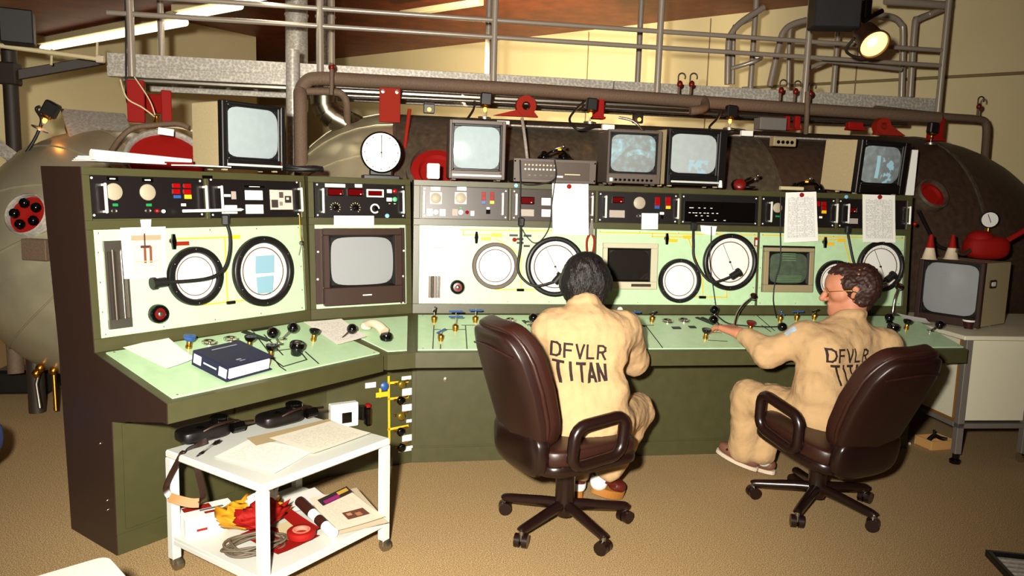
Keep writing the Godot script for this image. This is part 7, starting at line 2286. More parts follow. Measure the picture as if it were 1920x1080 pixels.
	for i in 97:
		var a := TAU * i / 16.0
		pts.append(Vector3(cos(a) * (0.1 + 0.02 * sin(i * 0.7)), 0.006 + 0.0045 * i / 16.0 * 1.2 + 0.004 * sin(i * 1.3), sin(a) * (0.065 + 0.015 * cos(i * 0.5))))
	pts.append(Vector3(0.16, 0.006, 0.02)); pts.append(Vector3(0.24, 0.006, -0.03))
	b.tube(smooth_path(pts, 2), 0.0045, 6)
	single("cord_coil", "coiled grey cord at the trolley shelf's near corner", "cord", b, M.cord_grey, T(Vector3(-0.621, 0.153, 1.381), 0.4))

func ribbon(b: MB, p: Array, w: float) -> void:
	var s := smooth_path(p, 5)
	var side := Vector3(0.5, 0.35, -0.3).normalized()
	var g := []
	var g2 := []
	for i in s.size():
		var d: Vector3 = (s[mini(i + 1, s.size() - 1)] - s[maxi(i - 1, 0)]).normalized()
		var e := (side - d * side.dot(d)).normalized()
		var nn := d.cross(e)
		g.append([s[i] - e * w / 2 + nn * 0.002, s[i] + e * w / 2 + nn * 0.002])
		g2.append([s[i] - e * w / 2 - nn * 0.002, s[i] + e * w / 2 - nn * 0.002])
	b.grid(g, true)
	b.grid(g2, false)

func crumple(b: MB, s: Vector3, sd: int) -> void:
	var f := FastNoiseLite.new()
	f.seed = sd
	f.frequency = 1.6
	var g := []
	for i in 15:
		var row := []
		var v := -PI / 2 + PI * i / 14.0
		for j in 25:
			var u := TAU * j / 24.0
			var d := Vector3(cos(v) * cos(u), sin(v), cos(v) * sin(u))
			var k := 1.0 + 0.55 * f.get_noise_3d(d.x * 1.3, d.y * 1.3, d.z * 1.3)
			row.append(Vector3(d.x * s.x * 0.5, (d.y * 0.5 + 0.5) * s.y, d.z * s.z * 0.5) * k)
		g.append(row)
	b.grid(g, false)

# ------------------------------------------------------------------ people: distance fields meshed as surface nets
class Field:
	var o := Vector3.ZERO
	var c := 0.012
	var nx := 0
	var ny := 0
	var nz := 0
	var d := PackedFloat32Array()

	func _init(lo: Vector3, hi: Vector3, cell: float) -> void:
		o = lo
		c = cell
		nx = int(ceil((hi.x - lo.x) / c)) + 1
		ny = int(ceil((hi.y - lo.y) / c)) + 1
		nz = int(ceil((hi.z - lo.z) / c)) + 1
		d.resize(nx * ny * nz)
		d.fill(1.0)

	# tapered capsule joined with a smooth minimum of width k; squash flattens it along an axis
	func add(a: Vector3, b: Vector3, ra: float, rb: float, k := 0.03, ax := Vector3.ZERO, sq := 1.0) -> void:
		var r := maxf(ra, rb) + k + c * 2.0
		var lo := Vector3(minf(a.x, b.x), minf(a.y, b.y), minf(a.z, b.z)) - Vector3.ONE * r - o
		var hi := Vector3(maxf(a.x, b.x), maxf(a.y, b.y), maxf(a.z, b.z)) + Vector3.ONE * r - o
		var i0 := maxi(0, int(lo.x / c)); var i1 := mini(nx - 1, int(hi.x / c) + 1)
		var j0 := maxi(0, int(lo.y / c)); var j1 := mini(ny - 1, int(hi.y / c) + 1)
		var k0 := maxi(0, int(lo.z / c)); var k1 := mini(nz - 1, int(hi.z / c) + 1)
		var ab := b - a
		var l2 := maxf(ab.length_squared(), 1e-8)
		var flat := sq != 1.0
		for kk in range(k0, k1 + 1):
			for jj in range(j0, j1 + 1):
				var at := (kk * ny + jj) * nx
				for ii in range(i0, i1 + 1):
					var p := o + Vector3(ii, jj, kk) * c - a
					var t := clampf(p.dot(ab) / l2, 0.0, 1.0)
					var q := p - ab * t
					if flat:
						q += ax * (q.dot(ax) * (1.0 / sq - 1.0))
					var v := q.length() - lerpf(ra, rb, t)
					if flat and v > 0.0:
						v *= minf(1.0, sq)
					var w := d[at + ii]
					var h := k - absf(w - v)
					if h > 0.0:
						d[at + ii] = minf(w, v) - h * h / (4.0 * k)
					elif v < w:
						d[at + ii] = v

	# carve away a sphere
	func cut(p0: Vector3, r: float) -> void:
		for kk in nz:
			for jj in ny:
				var at := (kk * ny + jj) * nx
				for ii in nx:
					var v := r - (o + Vector3(ii, jj, kk) * c).distance_to(p0)
					if v > d[at + ii]: d[at + ii] = v

	func ripple(f: FastNoiseLite, amp: float, s := Vector3.ONE) -> void:
		for kk in nz:
			for jj in ny:
				var at := (kk * ny + jj) * nx
				for ii in nx:
					if absf(d[at + ii]) < 0.03:
						var p := (o + Vector3(ii, jj, kk) * c) * s
						d[at + ii] += amp * f.get_noise_3d(p.x, p.y, p.z)

	func val(p: Vector3) -> float:
		var q := (p - o) / c
		var i := clampi(int(q.x), 0, nx - 2); var j := clampi(int(q.y), 0, ny - 2); var k := clampi(int(q.z), 0, nz - 2)
		var fx := clampf(q.x - i, 0.0, 1.0); var fy := clampf(q.y - j, 0.0, 1.0); var fz := clampf(q.z - k, 0.0, 1.0)
		var a := (k * ny + j) * nx + i
		var b := a + nx
		var e := a + nx * ny
		var g := e + nx
		return lerpf(lerpf(lerpf(d[a], d[a + 1], fx), lerpf(d[b], d[b + 1], fx), fy), lerpf(lerpf(d[e], d[e + 1], fx), lerpf(d[g], d[g + 1], fx), fy), fz)

	func grad(p: Vector3) -> Vector3:
		var h := c
		return Vector3(val(p + Vector3(h, 0, 0)) - val(p - Vector3(h, 0, 0)), val(p + Vector3(0, h, 0)) - val(p - Vector3(0, h, 0)), val(p + Vector3(0, 0, h)) - val(p - Vector3(0, 0, h))).normalized()

	# walk from p along dir to the surface
	func drop(p: Vector3, dir: Vector3) -> Vector3:
		var q := p
		for i in 60:
			var v := val(q)
			if v < 0.0005: break
			q += dir * minf(maxf(v * 0.7, 0.001), 0.02)
		return q

	func nets(out: MB, base: Vector3) -> void:
		var idx := {}
		var vs := PackedVector3Array()
		var ns := PackedVector3Array()
		var sx := 1
		var sy := nx
		var sz := nx * ny
		var off := [0, sx, sy, sx + sy, sz, sz + sx, sz + sy, sz + sx + sy]
		var pos := [Vector3(0, 0, 0), Vector3(1, 0, 0), Vector3(0, 1, 0), Vector3(1, 1, 0), Vector3(0, 0, 1), Vector3(1, 0, 1), Vector3(0, 1, 1), Vector3(1, 1, 1)]
		var edges := [[0, 1], [2, 3], [4, 5], [6, 7], [0, 2], [1, 3], [4, 6], [5, 7], [0, 4], [1, 5], [2, 6], [3, 7]]
		var lim := c * 2.2
		for kk in nz - 1:
			for jj in ny - 1:
				var at := (kk * ny + jj) * nx
				for ii in nx - 1:
					var w := d[at + ii]
					if w > lim or w < -lim: continue
					var n0 := 0
					for q in 8:
						if d[at + ii + off[q]] < 0.0: n0 += 1
					if n0 == 0 or n0 == 8: continue
					var s := Vector3.ZERO
					var m := 0
					for e: Array in edges:
						var va := d[at + ii + off[e[0]]]
						var vb := d[at + ii + off[e[1]]]
						if (va < 0.0) != (vb < 0.0):
							s += pos[e[0]].lerp(pos[e[1]], va / (va - vb))
							m += 1
					var p := o + (Vector3(ii, jj, kk) + s / m) * c
					idx[at + ii] = vs.size()
					vs.append(p)
					ns.append(grad(p))
		for key: int in idx:
			var w := d[key] < 0.0
			for ax in 3:
				var st: int = [sx, sy, sz][ax]
				if (d[key + st] < 0.0) == w: continue
				var u: int = [sy, sz, sx][ax]
				var v: int = [sz, sx, sy][ax]
				if not (idx.has(key - u) and idx.has(key - v) and idx.has(key - u - v)): continue
				var A: int = idx[key]; var B: int = idx[key - u]; var D: int = idx[key - u - v]; var E: int = idx[key - v]
				if w:
					out.tri3(vs[A] - base, vs[B] - base, vs[D] - base, ns[A], ns[B], ns[D])
					out.tri3(vs[A] - base, vs[D] - base, vs[E] - base, ns[A], ns[D], ns[E])
				else:
					out.tri3(vs[A] - base, vs[D] - base, vs[B] - base, ns[A], ns[D], ns[B])
					out.tri3(vs[A] - base, vs[E] - base, vs[D] - base, ns[A], ns[E], ns[D])

# one mesh of several surfaces: the body stays one continuous figure
func body_part(parent: Node3D, called: String, parts: Array) -> void:
	var m := ArrayMesh.new()
	for k: Array in parts:
		var one: ArrayMesh = k[0].mesh()
		m.add_surface_from_arrays(Mesh.PRIMITIVE_TRIANGLES, one.surface_get_arrays(0))
		m.surface_set_material(m.get_surface_count() - 1, k[1])
	var o := MeshInstance3D.new()
	o.mesh = m
	o.name = called
	parent.add_child(o, true)

# a relaxed hand: palm, four fingers, thumb; fwd along the fingers, up out of the back of the hand, side towards the thumb
func hand(f: Field, wrist: Vector3, fwd: Vector3, up: Vector3, side: Vector3, curl: float, s := 1.0) -> void:
	var k := 0.006
	var palm := wrist + fwd * 0.085 * s
	f.add(wrist - fwd * 0.06, wrist + fwd * 0.01, 0.03 * s, 0.027 * s, 0.015)
	for i in 4:
		var t := (i - 1.5)
		var root := palm - side * t * 0.0235 * s + fwd * (0.006 - 0.004 * absf(t - 0.5)) * s
		f.add(wrist + fwd * 0.012 - side * t * 0.012 * s, root, 0.017 * s, 0.0125 * s, 0.014)
		var l: float = [0.036, 0.042, 0.039, 0.03][i] * s
		var p := root
		var a := curl * 0.6
		for j in 3:
			var dd := (fwd * cos(a) - up * sin(a)).normalized()
			var q: Vector3 = p + dd * l * [1.1, 0.75, 0.6][j]
			f.add(p, q, (0.0096 - 0.0008 * j) * s, (0.0088 - 0.0008 * j) * s, 0.003)
			p = q
			a += curl
	var tr := wrist + fwd * 0.03 * s + side * 0.026 * s
	var t1 := tr + (fwd * 0.6 + side * 0.7 - up * 0.3).normalized() * 0.042 * s
	var t2 := t1 + (fwd * 0.9 + side * 0.15 - up * 0.35).normalized() * 0.032 * s
	f.add(wrist + fwd * 0.012, tr, 0.018 * s, 0.016 * s, 0.012)
	f.add(tr, t1, 0.014 * s, 0.0115 * s, k)
	f.add(t1, t2, 0.0115 * s, 0.0095 * s, k)

# head in its own axes: fw forward, up, rt to the person's right
func head(f: Field, c: Vector3, fw: Vector3, up: Vector3, rt: Vector3, s: float, neck: Vector3) -> void:
	var P := func_pt(c, fw, up, rt, s)
	f.add(P * Vector3(0, 0.03, -0.035), P * Vector3(0, 0.03, 0.035), 0.08 * s, 0.074 * s, 0.03)
	f.add(P * Vector3(0, -0.02, 0.03), P * Vector3(0, -0.065, 0.055), 0.062 * s, 0.045 * s, 0.03)       # face
	f.add(P * Vector3(0.035, -0.06, 0.0), P * Vector3(0.012, -0.095, 0.068), 0.03 * s, 0.024 * s, 0.025)  # jaw
	f.add(P * Vector3(-0.035, -0.06, 0.0), P * Vector3(-0.012, -0.095, 0.068), 0.03 * s, 0.024 * s, 0.025)
	f.add(P * Vector3(0, -0.1, 0.078), P * Vector3(0, -0.098, 0.08), 0.02 * s, 0.02 * s, 0.015)           # chin
	f.add(P * Vector3(0, 0.005, 0.1), P * Vector3(0, -0.032, 0.122), 0.01 * s, 0.014 * s, 0.012)          # nose
	f.add(P * Vector3(0.012, -0.036, 0.108), P * Vector3(-0.012, -0.036, 0.108), 0.01 * s, 0.01 * s, 0.008)
	f.add(P * Vector3(0.035, 0.026, 0.088), P * Vector3(-0.035, 0.026, 0.088), 0.014 * s, 0.014 * s, 0.015) # brow
	f.add(P * Vector3(0.02, -0.058, 0.092), P * Vector3(-0.02, -0.058, 0.092), 0.009 * s, 0.009 * s, 0.008) # upper lip
	f.add(P * Vector3(0.018, -0.072, 0.089), P * Vector3(-0.018, -0.072, 0.089), 0.009 * s, 0.009 * s, 0.006)
	for e: float in [-1.0, 1.0]:
		f.add(P * Vector3(e * 0.045, -0.018, 0.062), P * Vector3(e * 0.05, -0.02, 0.04), 0.022 * s, 0.024 * s, 0.02)  # cheek
		f.add(P * Vector3(e * 0.081, 0.018, -0.016), P * Vector3(e * 0.077, -0.022, -0.004), 0.015 * s, 0.009 * s, 0.006)  # ear
		f.add(P * Vector3(e * 0.088, 0.012, -0.024), P * Vector3(e * 0.084, -0.008, -0.02), 0.009 * s, 0.007 * s, 0.006)
	f.add(P * Vector3(0, -0.05, -0.02), neck, 0.054 * s, 0.062 * s, 0.03)

func func_pt(c: Vector3, fw: Vector3, up: Vector3, rt: Vector3, s: float) -> Transform3D:
	return Transform3D(Basis(rt * s, up * s, fw * s), c)

const GLYPH := {
	"D": [[[0, 0], [0, 1], [0.5, 1], [0.8, 0.85], [0.9, 0.5], [0.8, 0.15], [0.5, 0], [0, 0]]],
	"F": [[[0, 0], [0, 1], [0.8, 1]], [[0, 0.52], [0.7, 0.52]]],
	"V": [[[0, 1], [0.45, 0], [0.9, 1]]],
	"L": [[[0, 1], [0, 0], [0.8, 0]]],
	"R": [[[0, 0], [0, 1], [0.55, 1], [0.82, 0.88], [0.82, 0.65], [0.55, 0.5], [0, 0.5]], [[0.45, 0.5], [0.85, 0]]],
	"T": [[[0, 1], [0.9, 1]], [[0.45, 1], [0.45, 0]]],
	"I": [[[0.45, 0], [0.45, 1]]],
	"A": [[[0, 0], [0.45, 1], [0.9, 0]], [[0.18, 0.33], [0.72, 0.33]]],
	"N": [[[0, 0], [0, 1], [0.85, 0], [0.85, 1]]]}

# printed lettering that follows the cloth: strokes dropped on to the body
func lettering(b: MB, f: Field, base: Vector3, text: String, at: Vector3, right: Vector3, up: Vector3, w: float, h: float, pitch: float, stroke: float) -> void:
	var n := right.cross(up).normalized()
	for i in text.length():
		for s: Array in GLYPH[text[i]]:
			for j in s.size() - 1:
				var p: Vector3 = at + right * (i * pitch + s[j][0] * w) + up * (s[j][1] * h)
				var q: Vector3 = at + right * (i * pitch + s[j + 1][0] * w) + up * (s[j + 1][1] * h)
				var dv := (q - p).normalized()
				p -= dv * stroke * 0.5
				q += dv * stroke * 0.5
				var e := n.cross(dv).normalized() * stroke * 0.5
				var steps := maxi(1, int(p.distance_to(q) / 0.006))
				var g := []
				for k in steps + 1:
					var m := p.lerp(q, float(k) / steps)
					var row := []
					for u: float in [-1.0, 0.0, 1.0]:
						var v := f.drop(m + e * u + n * 0.08, -n)
						row.append(v + f.grad(v) * 0.0018 - base)
					g.append(row)
				b.grid(g, true)

func shoe(parent: Node3D, called: String, heel: Vector3, toe: Vector3, up: Vector3, base: Vector3, upper: Material, sole_m: Material, clog: bool) -> void:
	var fw := (toe - heel).normalized()
	var rt := fw.cross(up).normalized()
	var u := rt.cross(fw)
	var l := heel.distance_to(toe)
	var xf := Transform3D(Basis(rt, u, -fw), heel - base)
	var g := group_of(parent, called, xf)
	var b := MB.new()
	var outline := []
	for k in 28:
		var a := TAU * k / 28.0
		var z := (1.0 - cos(a)) * 0.5
		var w := 0.042 * (0.72 + 0.42 * sin(PI * clampf(z * 0.8 + 0.05, 0, 1))) * pow(sin(PI * clampf(z, 0.001, 0.999)), 0.3)
		outline.append(Vector2(signf(sin(a)) * w if absf(sin(a)) > 0.01 else 0.0, z * l))
	b.x = Transform3D(Basis(Vector3(1, 0, 0), Vector3(0, 0, -1), Vector3(0, 1, 0)), Vector3.ZERO)
	outline.reverse()
	b.prism(outline, 0.0, 0.04 if clog else 0.02)
	part(g, "sole", b, sole_m)
	b = MB.new()
	if clog:
		cushion(b, Vector3(0, 0.055, -l * 0.72), Vector3(0.088, 0.06, l * 0.5), 0.8)
		part(g, "upper", b, upper)
		b = MB.new()
		var q := []
		for k in 13:
			var a := PI * (-0.1 + 1.2 * k / 12.0)
			q.append(Vector3(cos(a) * 0.048, 0.075 + 0.02 * sin(a), -l * 0.42 + l * 0.5 * sin(a)))
		ribbon_flat(b, q, 0.016)
		part(g, "strap", b, upper)
	else:
		cushion(b, Vector3(0, 0.045, -l * 0.5), Vector3(0.088, 0.075, l * 0.98), 0.75)
		part(g, "upper", b, upper)
		b = MB.new()
		for k in 3:
			b.tube(smooth_path([Vector3(-0.044, 0.05, -l * (0.55 + 0.1 * k)), Vector3(0, 0.088 - 0.006 * k, -l * (0.53 + 0.1 * k)), Vector3(0.044, 0.05, -l * (0.55 + 0.1 * k))]), 0.006, 6)
		part(g, "strap", b, M.strap_brown)

func ribbon_flat(b: MB, p: Array, w: float) -> void:
	var g := []
	var g2 := []
	for i in p.size():
		g.append([p[i] - Vector3(0, w / 2, 0), p[i] + Vector3(0, w / 2, 0)])
		var o: Vector3 = (p[i] - Vector3(0, p[i].y, p[p.size() / 2].z * 0.0)).normalized() * -0.004
		g2.append([p[i] - Vector3(0, w / 2, 0) + o, p[i] + Vector3(0, w / 2, 0) + o])
	b.grid(g, true)
	b.grid(g2, false)

func collar(f: Field, neck: Vector3, r: float, up: Vector3, fw: Vector3, rt: Vector3) -> void:
	var n := 12
	for i in n:
		var a := TAU * i / n
		var b := TAU * (i + 1) / n
		var p := neck + (rt * cos(a) + fw * sin(a)) * r - up * 0.014 * sin(a)
		var q := neck + (rt * cos(b) + fw * sin(b)) * r - up * 0.014 * sin(b)
		f.add(p, q, 0.016, 0.016, 0.012)
		f.add(p + up * 0.02 - (rt * cos(a) + fw * sin(a)) * 0.008, q + up * 0.02 - (rt * cos(b) + fw * sin(b)) * 0.008, 0.01, 0.01, 0.012)

func people() -> void:
	var wr := FastNoiseLite.new()
	wr.seed = 5
	wr.frequency = 9.0
	wr.fractal_octaves = 3
	var curls := FastNoiseLite.new()
	curls.seed = 9
	curls.frequency = 34.0
	curls.fractal_octaves = 2
	# ------------------------------------------------ black-haired operator, seen from behind
	var base := Vector3(0.78, 0, 0.8)
	var o := thing("person", "black-haired person in khaki overall seen from behind on left chair", "person", T(base), "operators in khaki overalls")
	var hip := Vector3(0.76, 0.5, 0.97); var waist := Vector3(0.752, 0.62, 0.925); var chest := Vector3(0.778, 0.83, 0.85); var neck := Vector3(0.768, 0.985, 0.79); var hd := Vector3(0.789, 1.08, 0.71)
	var sl := Vector3(0.612, 0.885, 0.815); var sr := Vector3(0.968, 0.882, 0.795)
	var el := Vector3(0.60, 0.72, 0.63); var wl := Vector3(0.70, 0.815, 0.45)
	var er := Vector3(1.068, 0.695, 0.665); var wrr := Vector3(0.985, 0.815, 0.46)
	var hl := Vector3(0.675, 0.48, 0.93); var hr := Vector3(0.85, 0.48, 0.93)
	var kl := Vector3(0.80, 0.44, 0.56); var kr := Vector3(1.118, 0.425, 0.61)
	var al := Vector3(0.81, 0.15, 0.66); var ar := Vector3(0.945, 0.18, 0.745)
	var f := Field.new(Vector3(0.42, 0.08, 0.3), Vector3(1.34, 1.1, 1.2), 0.011)
	f.add(hl, hr, 0.125, 0.125, 0.05)
	f.add(hip + Vector3(-0.05, 0, 0.02), waist + Vector3(-0.05, 0, 0), 0.125, 0.105, 0.05)
	f.add(hip + Vector3(0.05, 0, 0.02), waist + Vector3(0.05, 0, 0), 0.125, 0.105, 0.05)
	f.add(waist + Vector3(-0.06, 0, 0), chest + Vector3(-0.085, 0.0, 0), 0.105, 0.105, 0.05)
	f.add(waist + Vector3(0.06, 0, 0), chest + Vector3(0.085, 0.0, 0), 0.105, 0.105, 0.05)
	f.add(chest + Vector3(-0.08, 0.02, 0), chest + Vector3(0.08, 0.02, 0), 0.12, 0.12, 0.05)
	f.add(sl, sr, 0.078, 0.078, 0.06)
	f.add(chest + Vector3(0, 0.08, -0.01), neck, 0.1, 0.07, 0.07)
	f.add(sl, el, 0.082, 0.066, 0.04); f.add(el, wl, 0.066, 0.05, 0.025)
	f.add(sr, er, 0.082, 0.07, 0.04); f.add(er, wrr, 0.068, 0.05, 0.025)
	f.add(hl, kl, 0.115, 0.085, 0.05); f.add(kl, al, 0.082, 0.068, 0.025)
	f.add(hr, kr, 0.115, 0.088, 0.05); f.add(kr, ar, 0.084, 0.07, 0.025)
	for k: Array in [[waist + Vector3(-0.1, -0.005, 0.03), waist + Vector3(0.1, -0.005, 0.03)]]:
		f.add(k[0], k[1], 0.1, 0.1, 0.03)
	collar(f, neck + Vector3(0, 0.022, 0.0), 0.062, Vector3(0, 0.96, -0.28), Vector3(0, -0.1, -1), Vector3.RIGHT)
	f.ripple(wr, 0.010, Vector3(0.7, 1.1, 0.7))
	f.ripple(wr, 0.006, Vector3(2.6, 0.7, 2.0))
	var bm := MB.new()
	f.nets(bm, base)
	var fw := Vector3(0.12, -0.3, -0.95).normalized(); var rt := fw.cross(Vector3.UP).normalized(); var up := rt.cross(fw)
	var fh := Field.new(hd - Vector3(0.16, 0.2, 0.17), hd + Vector3(0.16, 0.16, 0.17), 0.005)
	head(fh, hd, fw, up, rt, 1.0, neck)
	var hm := MB.new()
	fh.nets(hm, base)
	var parts := [[bm, M.cloth], [hm, M.skin]]
	for k: Array in [[wl, Vector3(0.5, -0.2, -0.85).normalized(), 1.0], [wrr, Vector3(-0.5, -0.2, -0.85).normalized(), -1.0]]:
		var hf := Field.new(k[0] - Vector3.ONE * 0.2, k[0] + Vector3.ONE * 0.2, 0.005)
		var sd: Vector3 = k[1].cross(Vector3.UP).normalized() * k[2]
		hand(hf, k[0] + k[1] * 0.03, k[1], sd.cross(k[1]) * k[2], sd, 0.35)
		var hb := MB.new()
		hf.nets(hb, base)
		parts.append([hb, M.skin])
	for k: Array in [[al, Vector3(0.81, 0.06, 0.655)], [ar, Vector3(0.9, 0.1, 0.725)]]:
		var sf := Field.new(Vector3(minf(k[0].x, k[1].x), 0.0, minf(k[0].z, k[1].z)) - Vector3.ONE * 0.09, Vector3(maxf(k[0].x, k[1].x), 0.2, maxf(k[0].z, k[1].z)) + Vector3.ONE * 0.09, 0.006)
		sf.add(k[0] + Vector3(0, 0.03, 0), k[1], 0.045, 0.04, 0.02)
		sf.add(k[1], k[1] + Vector3(0.02, -0.02, -0.05), 0.038, 0.032, 0.02)
		var sb := MB.new()
		sf.nets(sb, base)
		parts.append([sb, M.sock])
	body_part(o, "body", parts)
	var H := func_pt(hd, fw, up, rt, 1.0)
	var hf2 := Field.new(hd - Vector3(0.17, 0.19, 0.18), hd + Vector3(0.17, 0.17, 0.18), 0.006)
	hf2.add(H * Vector3(0, 0.045, -0.035), H * Vector3(0, 0.05, 0.035), 0.105, 0.098, 0.03)
	hf2.add(H * Vector3(0.04, 0.0, -0.04), H * Vector3(-0.04, 0.0, -0.04), 0.086, 0.086, 0.03)
	hf2.add(H * Vector3(0.054, -0.01, -0.01), H * Vector3(0.05, -0.075, -0.035), 0.06, 0.044, 0.02)
	hf2.add(H * Vector3(-0.054, -0.01, -0.01), H * Vector3(-0.05, -0.075, -0.035), 0.06, 0.044, 0.02)
	hf2.add(H * Vector3(0, -0.02, -0.06), H * Vector3(0, -0.075, -0.055), 0.06, 0.036, 0.02)
	hf2.ripple(curls, 0.006, Vector3(1.2, 0.3, 1.2))
	hf2.cut(H * Vector3(0, -0.03, 0.125), 0.085)
	var hair := MB.new()
	hf2.nets(hair, base)
	part(o, "hair", hair, M.hair_black)
	eyes(o, H, base)
	var lb := MB.new()
	lettering(lb, f, base, "DFVLR", Vector3(0.59, 0.791, 0.94), Vector3(0.998, -0.055, 0.0), Vector3(0.02, 1, 0), 0.038, 0.058, 0.0505, 0.0098)
	lettering(lb, f, base, "TITAN", Vector3(0.599, 0.691, 0.95), Vector3(0.998, -0.06, 0.0), Vector3(0.02, 1, 0), 0.037, 0.076, 0.0475, 0.0125)
	part(o, "back_lettering", lb, M.print_dark)
	shoe(o, "clog", Vector3(0.812, 0.0, 0.70), Vector3(0.80, 0.0, 0.46), Vector3.UP, base, M.clog_red, M.clog_wood, true)
	shoe(o, "clog", Vector3(0.862, 0.05, 0.72), Vector3(1.03, 0.012, 0.71), Vector3(0.25, 0.95, 0.1), base, M.clog_red, M.clog_wood, true)
	# ------------------------------------------------ curly-haired operator, turned to the left
	base = Vector3(2.0, 0, 0.7)
	o = thing("person", "curly-haired person in khaki overall and glasses reaching to the desk", "person", T(base), "operators in khaki overalls")
	hip = Vector3(2.03, 0.46, 0.86); waist = Vector3(2.03, 0.58, 0.83); chest = Vector3(2.105, 0.745, 0.76); neck = Vector3(2.182, 0.912, 0.71); hd = Vector3(2.2, 1.06, 0.68)
	sl = Vector3(1.945, 0.81, 0.715); sr = Vector3(2.36, 0.79, 0.755)
	el = Vector3(1.785, 0.725, 0.65); wl = Vector3(1.74, 0.785, 0.50)
	er = Vector3(2.46, 0.68, 0.56); wrr = Vector3(2.34, 0.8, 0.42)
	hl = Vector3(1.95, 0.44, 0.82); hr = Vector3(2.12, 0.44, 0.84)
	kl = Vector3(1.775, 0.455, 0.5); kr = Vector3(1.93, 0.42, 0.44)
	al = Vector3(1.79, 0.15, 0.46); ar = Vector3(1.885, 0.15, 0.5)
	f = Field.new(Vector3(1.55, 0.05, 0.28), Vector3(2.62, 1.02, 1.1), 0.011)
	var bx := Vector3(0.92, 0, -0.3).normalized()
	f.add(hl, hr, 0.12, 0.12, 0.05)
	f.add(hip - bx * 0.06, waist - bx * 0.06, 0.12, 0.112, 0.05)
	f.add(hip + bx * 0.06, waist + bx * 0.06, 0.12, 0.112, 0.05)
	f.add(waist - bx * 0.085, chest - bx * 0.105, 0.112, 0.11, 0.05)
	f.add(waist + bx * 0.07, chest + bx * 0.085, 0.112, 0.11, 0.05)
	f.add(chest - bx * 0.115 + Vector3(0, 0.02, 0), chest + bx * 0.09 + Vector3(0, 0.02, 0), 0.125, 0.125, 0.05)
	f.add(sl, sr, 0.08, 0.08, 0.06)
	f.add(chest + Vector3(0.02, 0.08, -0.02), neck, 0.105, 0.072, 0.07)
	f.add(sl, el, 0.084, 0.07, 0.04); f.add(el, wl, 0.07, 0.052, 0.025)
	f.add(sr, er, 0.085, 0.07, 0.04); f.add(er, wrr, 0.068, 0.05, 0.025)
	f.add(hl, kl, 0.115, 0.09, 0.05); f.add(kl, al, 0.086, 0.074, 0.025)
	f.add(hr, kr, 0.115, 0.09, 0.05); f.add(kr, ar, 0.085, 0.072, 0.025)
	f.add(waist - bx * 0.09 + Vector3(0, 0.02, 0.03), waist + bx * 0.09 + Vector3(0, 0.02, 0.03), 0.1, 0.1, 0.03)
	var bf := Vector3(-0.3, -0.1, -0.92).normalized()
	collar(f, neck + Vector3(0, 0.02, 0.0), 0.066, Vector3(-0.05, 0.97, -0.2), bf, bx)
	f.ripple(wr, 0.010, Vector3(0.8, 1.0, 0.7))
	f.ripple(wr, 0.006, Vector3(2.2, 1.0, 2.0))
	bm = MB.new()
	f.nets(bm, base)
	fw = Vector3(-0.86, -0.12, -0.5).normalized(); rt = fw.cross(Vector3.UP).normalized(); up = rt.cross(fw)
	var hs := 1.12
	fh = Field.new(hd - Vector3(0.2, 0.24, 0.2), hd + Vector3(0.2, 0.18, 0.2), 0.005)
	head(fh, hd, fw, up, rt, hs, neck)
	hm = MB.new()
	fh.nets(hm, base)
	parts = [[bm, M.cloth], [hm, M.skin]]
	var hw := (Vector3(1.695, 0.805, 0.39) - wl).normalized()
	for k: Array in [[wl, hw, 1.0], [wrr, Vector3(-0.5, -0.2, -0.85).normalized(), -1.0]]:
		var hf := Field.new(k[0] - Vector3.ONE * 0.22, k[0] + Vector3.ONE * 0.22, 0.0045)
		var sd: Vector3 = k[1].cross(Vector3.UP).normalized() * k[2]
		hand(hf, k[0] + k[1] * 0.035, k[1], sd.cross(k[1]) * k[2], sd, 0.5, 1.25)
		var hb := MB.new()
		hf.nets(hb, base)
		parts.append([hb, M.skin])
	for k: Array in [[al, Vector3(1.8, 0.11, 0.46)], [ar, Vector3(1.895, 0.1, 0.5)]]:
		var sf := Field.new(Vector3(minf(k[0].x, k[1].x), 0.0, minf(k[0].z, k[1].z)) - Vector3.ONE * 0.09, Vector3(maxf(k[0].x, k[1].x), 0.2, maxf(k[0].z, k[1].z)) + Vector3.ONE * 0.09, 0.006)
		sf.add(k[0] + Vector3(0, 0.03, 0), k[1], 0.046, 0.038, 0.02)
		var sb := MB.new()
		sf.nets(sb, base)
		parts.append([sb, M.sock])
	body_part(o, "body", parts)
	H = func_pt(hd, fw, up, rt, hs)
	hf2 = Field.new(hd - Vector3(0.2, 0.2, 0.2), hd + Vector3(0.2, 0.2, 0.2), 0.006)
	hf2.add(H * Vector3(0, 0.045, -0.05), H * Vector3(0, 0.055, 0.02), 0.085, 0.075, 0.03)
	hf2.add(H * Vector3(0.03, 0.01, -0.06), H * Vector3(-0.03, 0.01, -0.06), 0.074, 0.074, 0.03)
	hf2.add(H * Vector3(0.05, 0.03, 0.0), H * Vector3(0.045, -0.04, -0.04), 0.05, 0.042, 0.02)
	hf2.add(H * Vector3(-0.05, 0.03, 0.0), H * Vector3(-0.045, -0.04, -0.04), 0.05, 0.042, 0.02)
	hf2.add(H * Vector3(0, -0.02, -0.07), H * Vector3(0, -0.07, -0.055), 0.056, 0.036, 0.02)
	hf2.add(H * Vector3(0.0, 0.085, 0.03), H * Vector3(0.0, 0.075, 0.06), 0.04, 0.03, 0.03)
	hf2.ripple(curls, 0.01, Vector3(1.3, 1.3, 1.3))
	hf2.cut(H * Vector3(0, -0.045, 0.125), 0.095)
	hf2.cut(H * Vector3(0.11, -0.015, 0.03), 0.045)
	hf2.cut(H * Vector3(-0.11, -0.015, 0.03), 0.045)
	hair = MB.new()
	hf2.nets(hair, base)
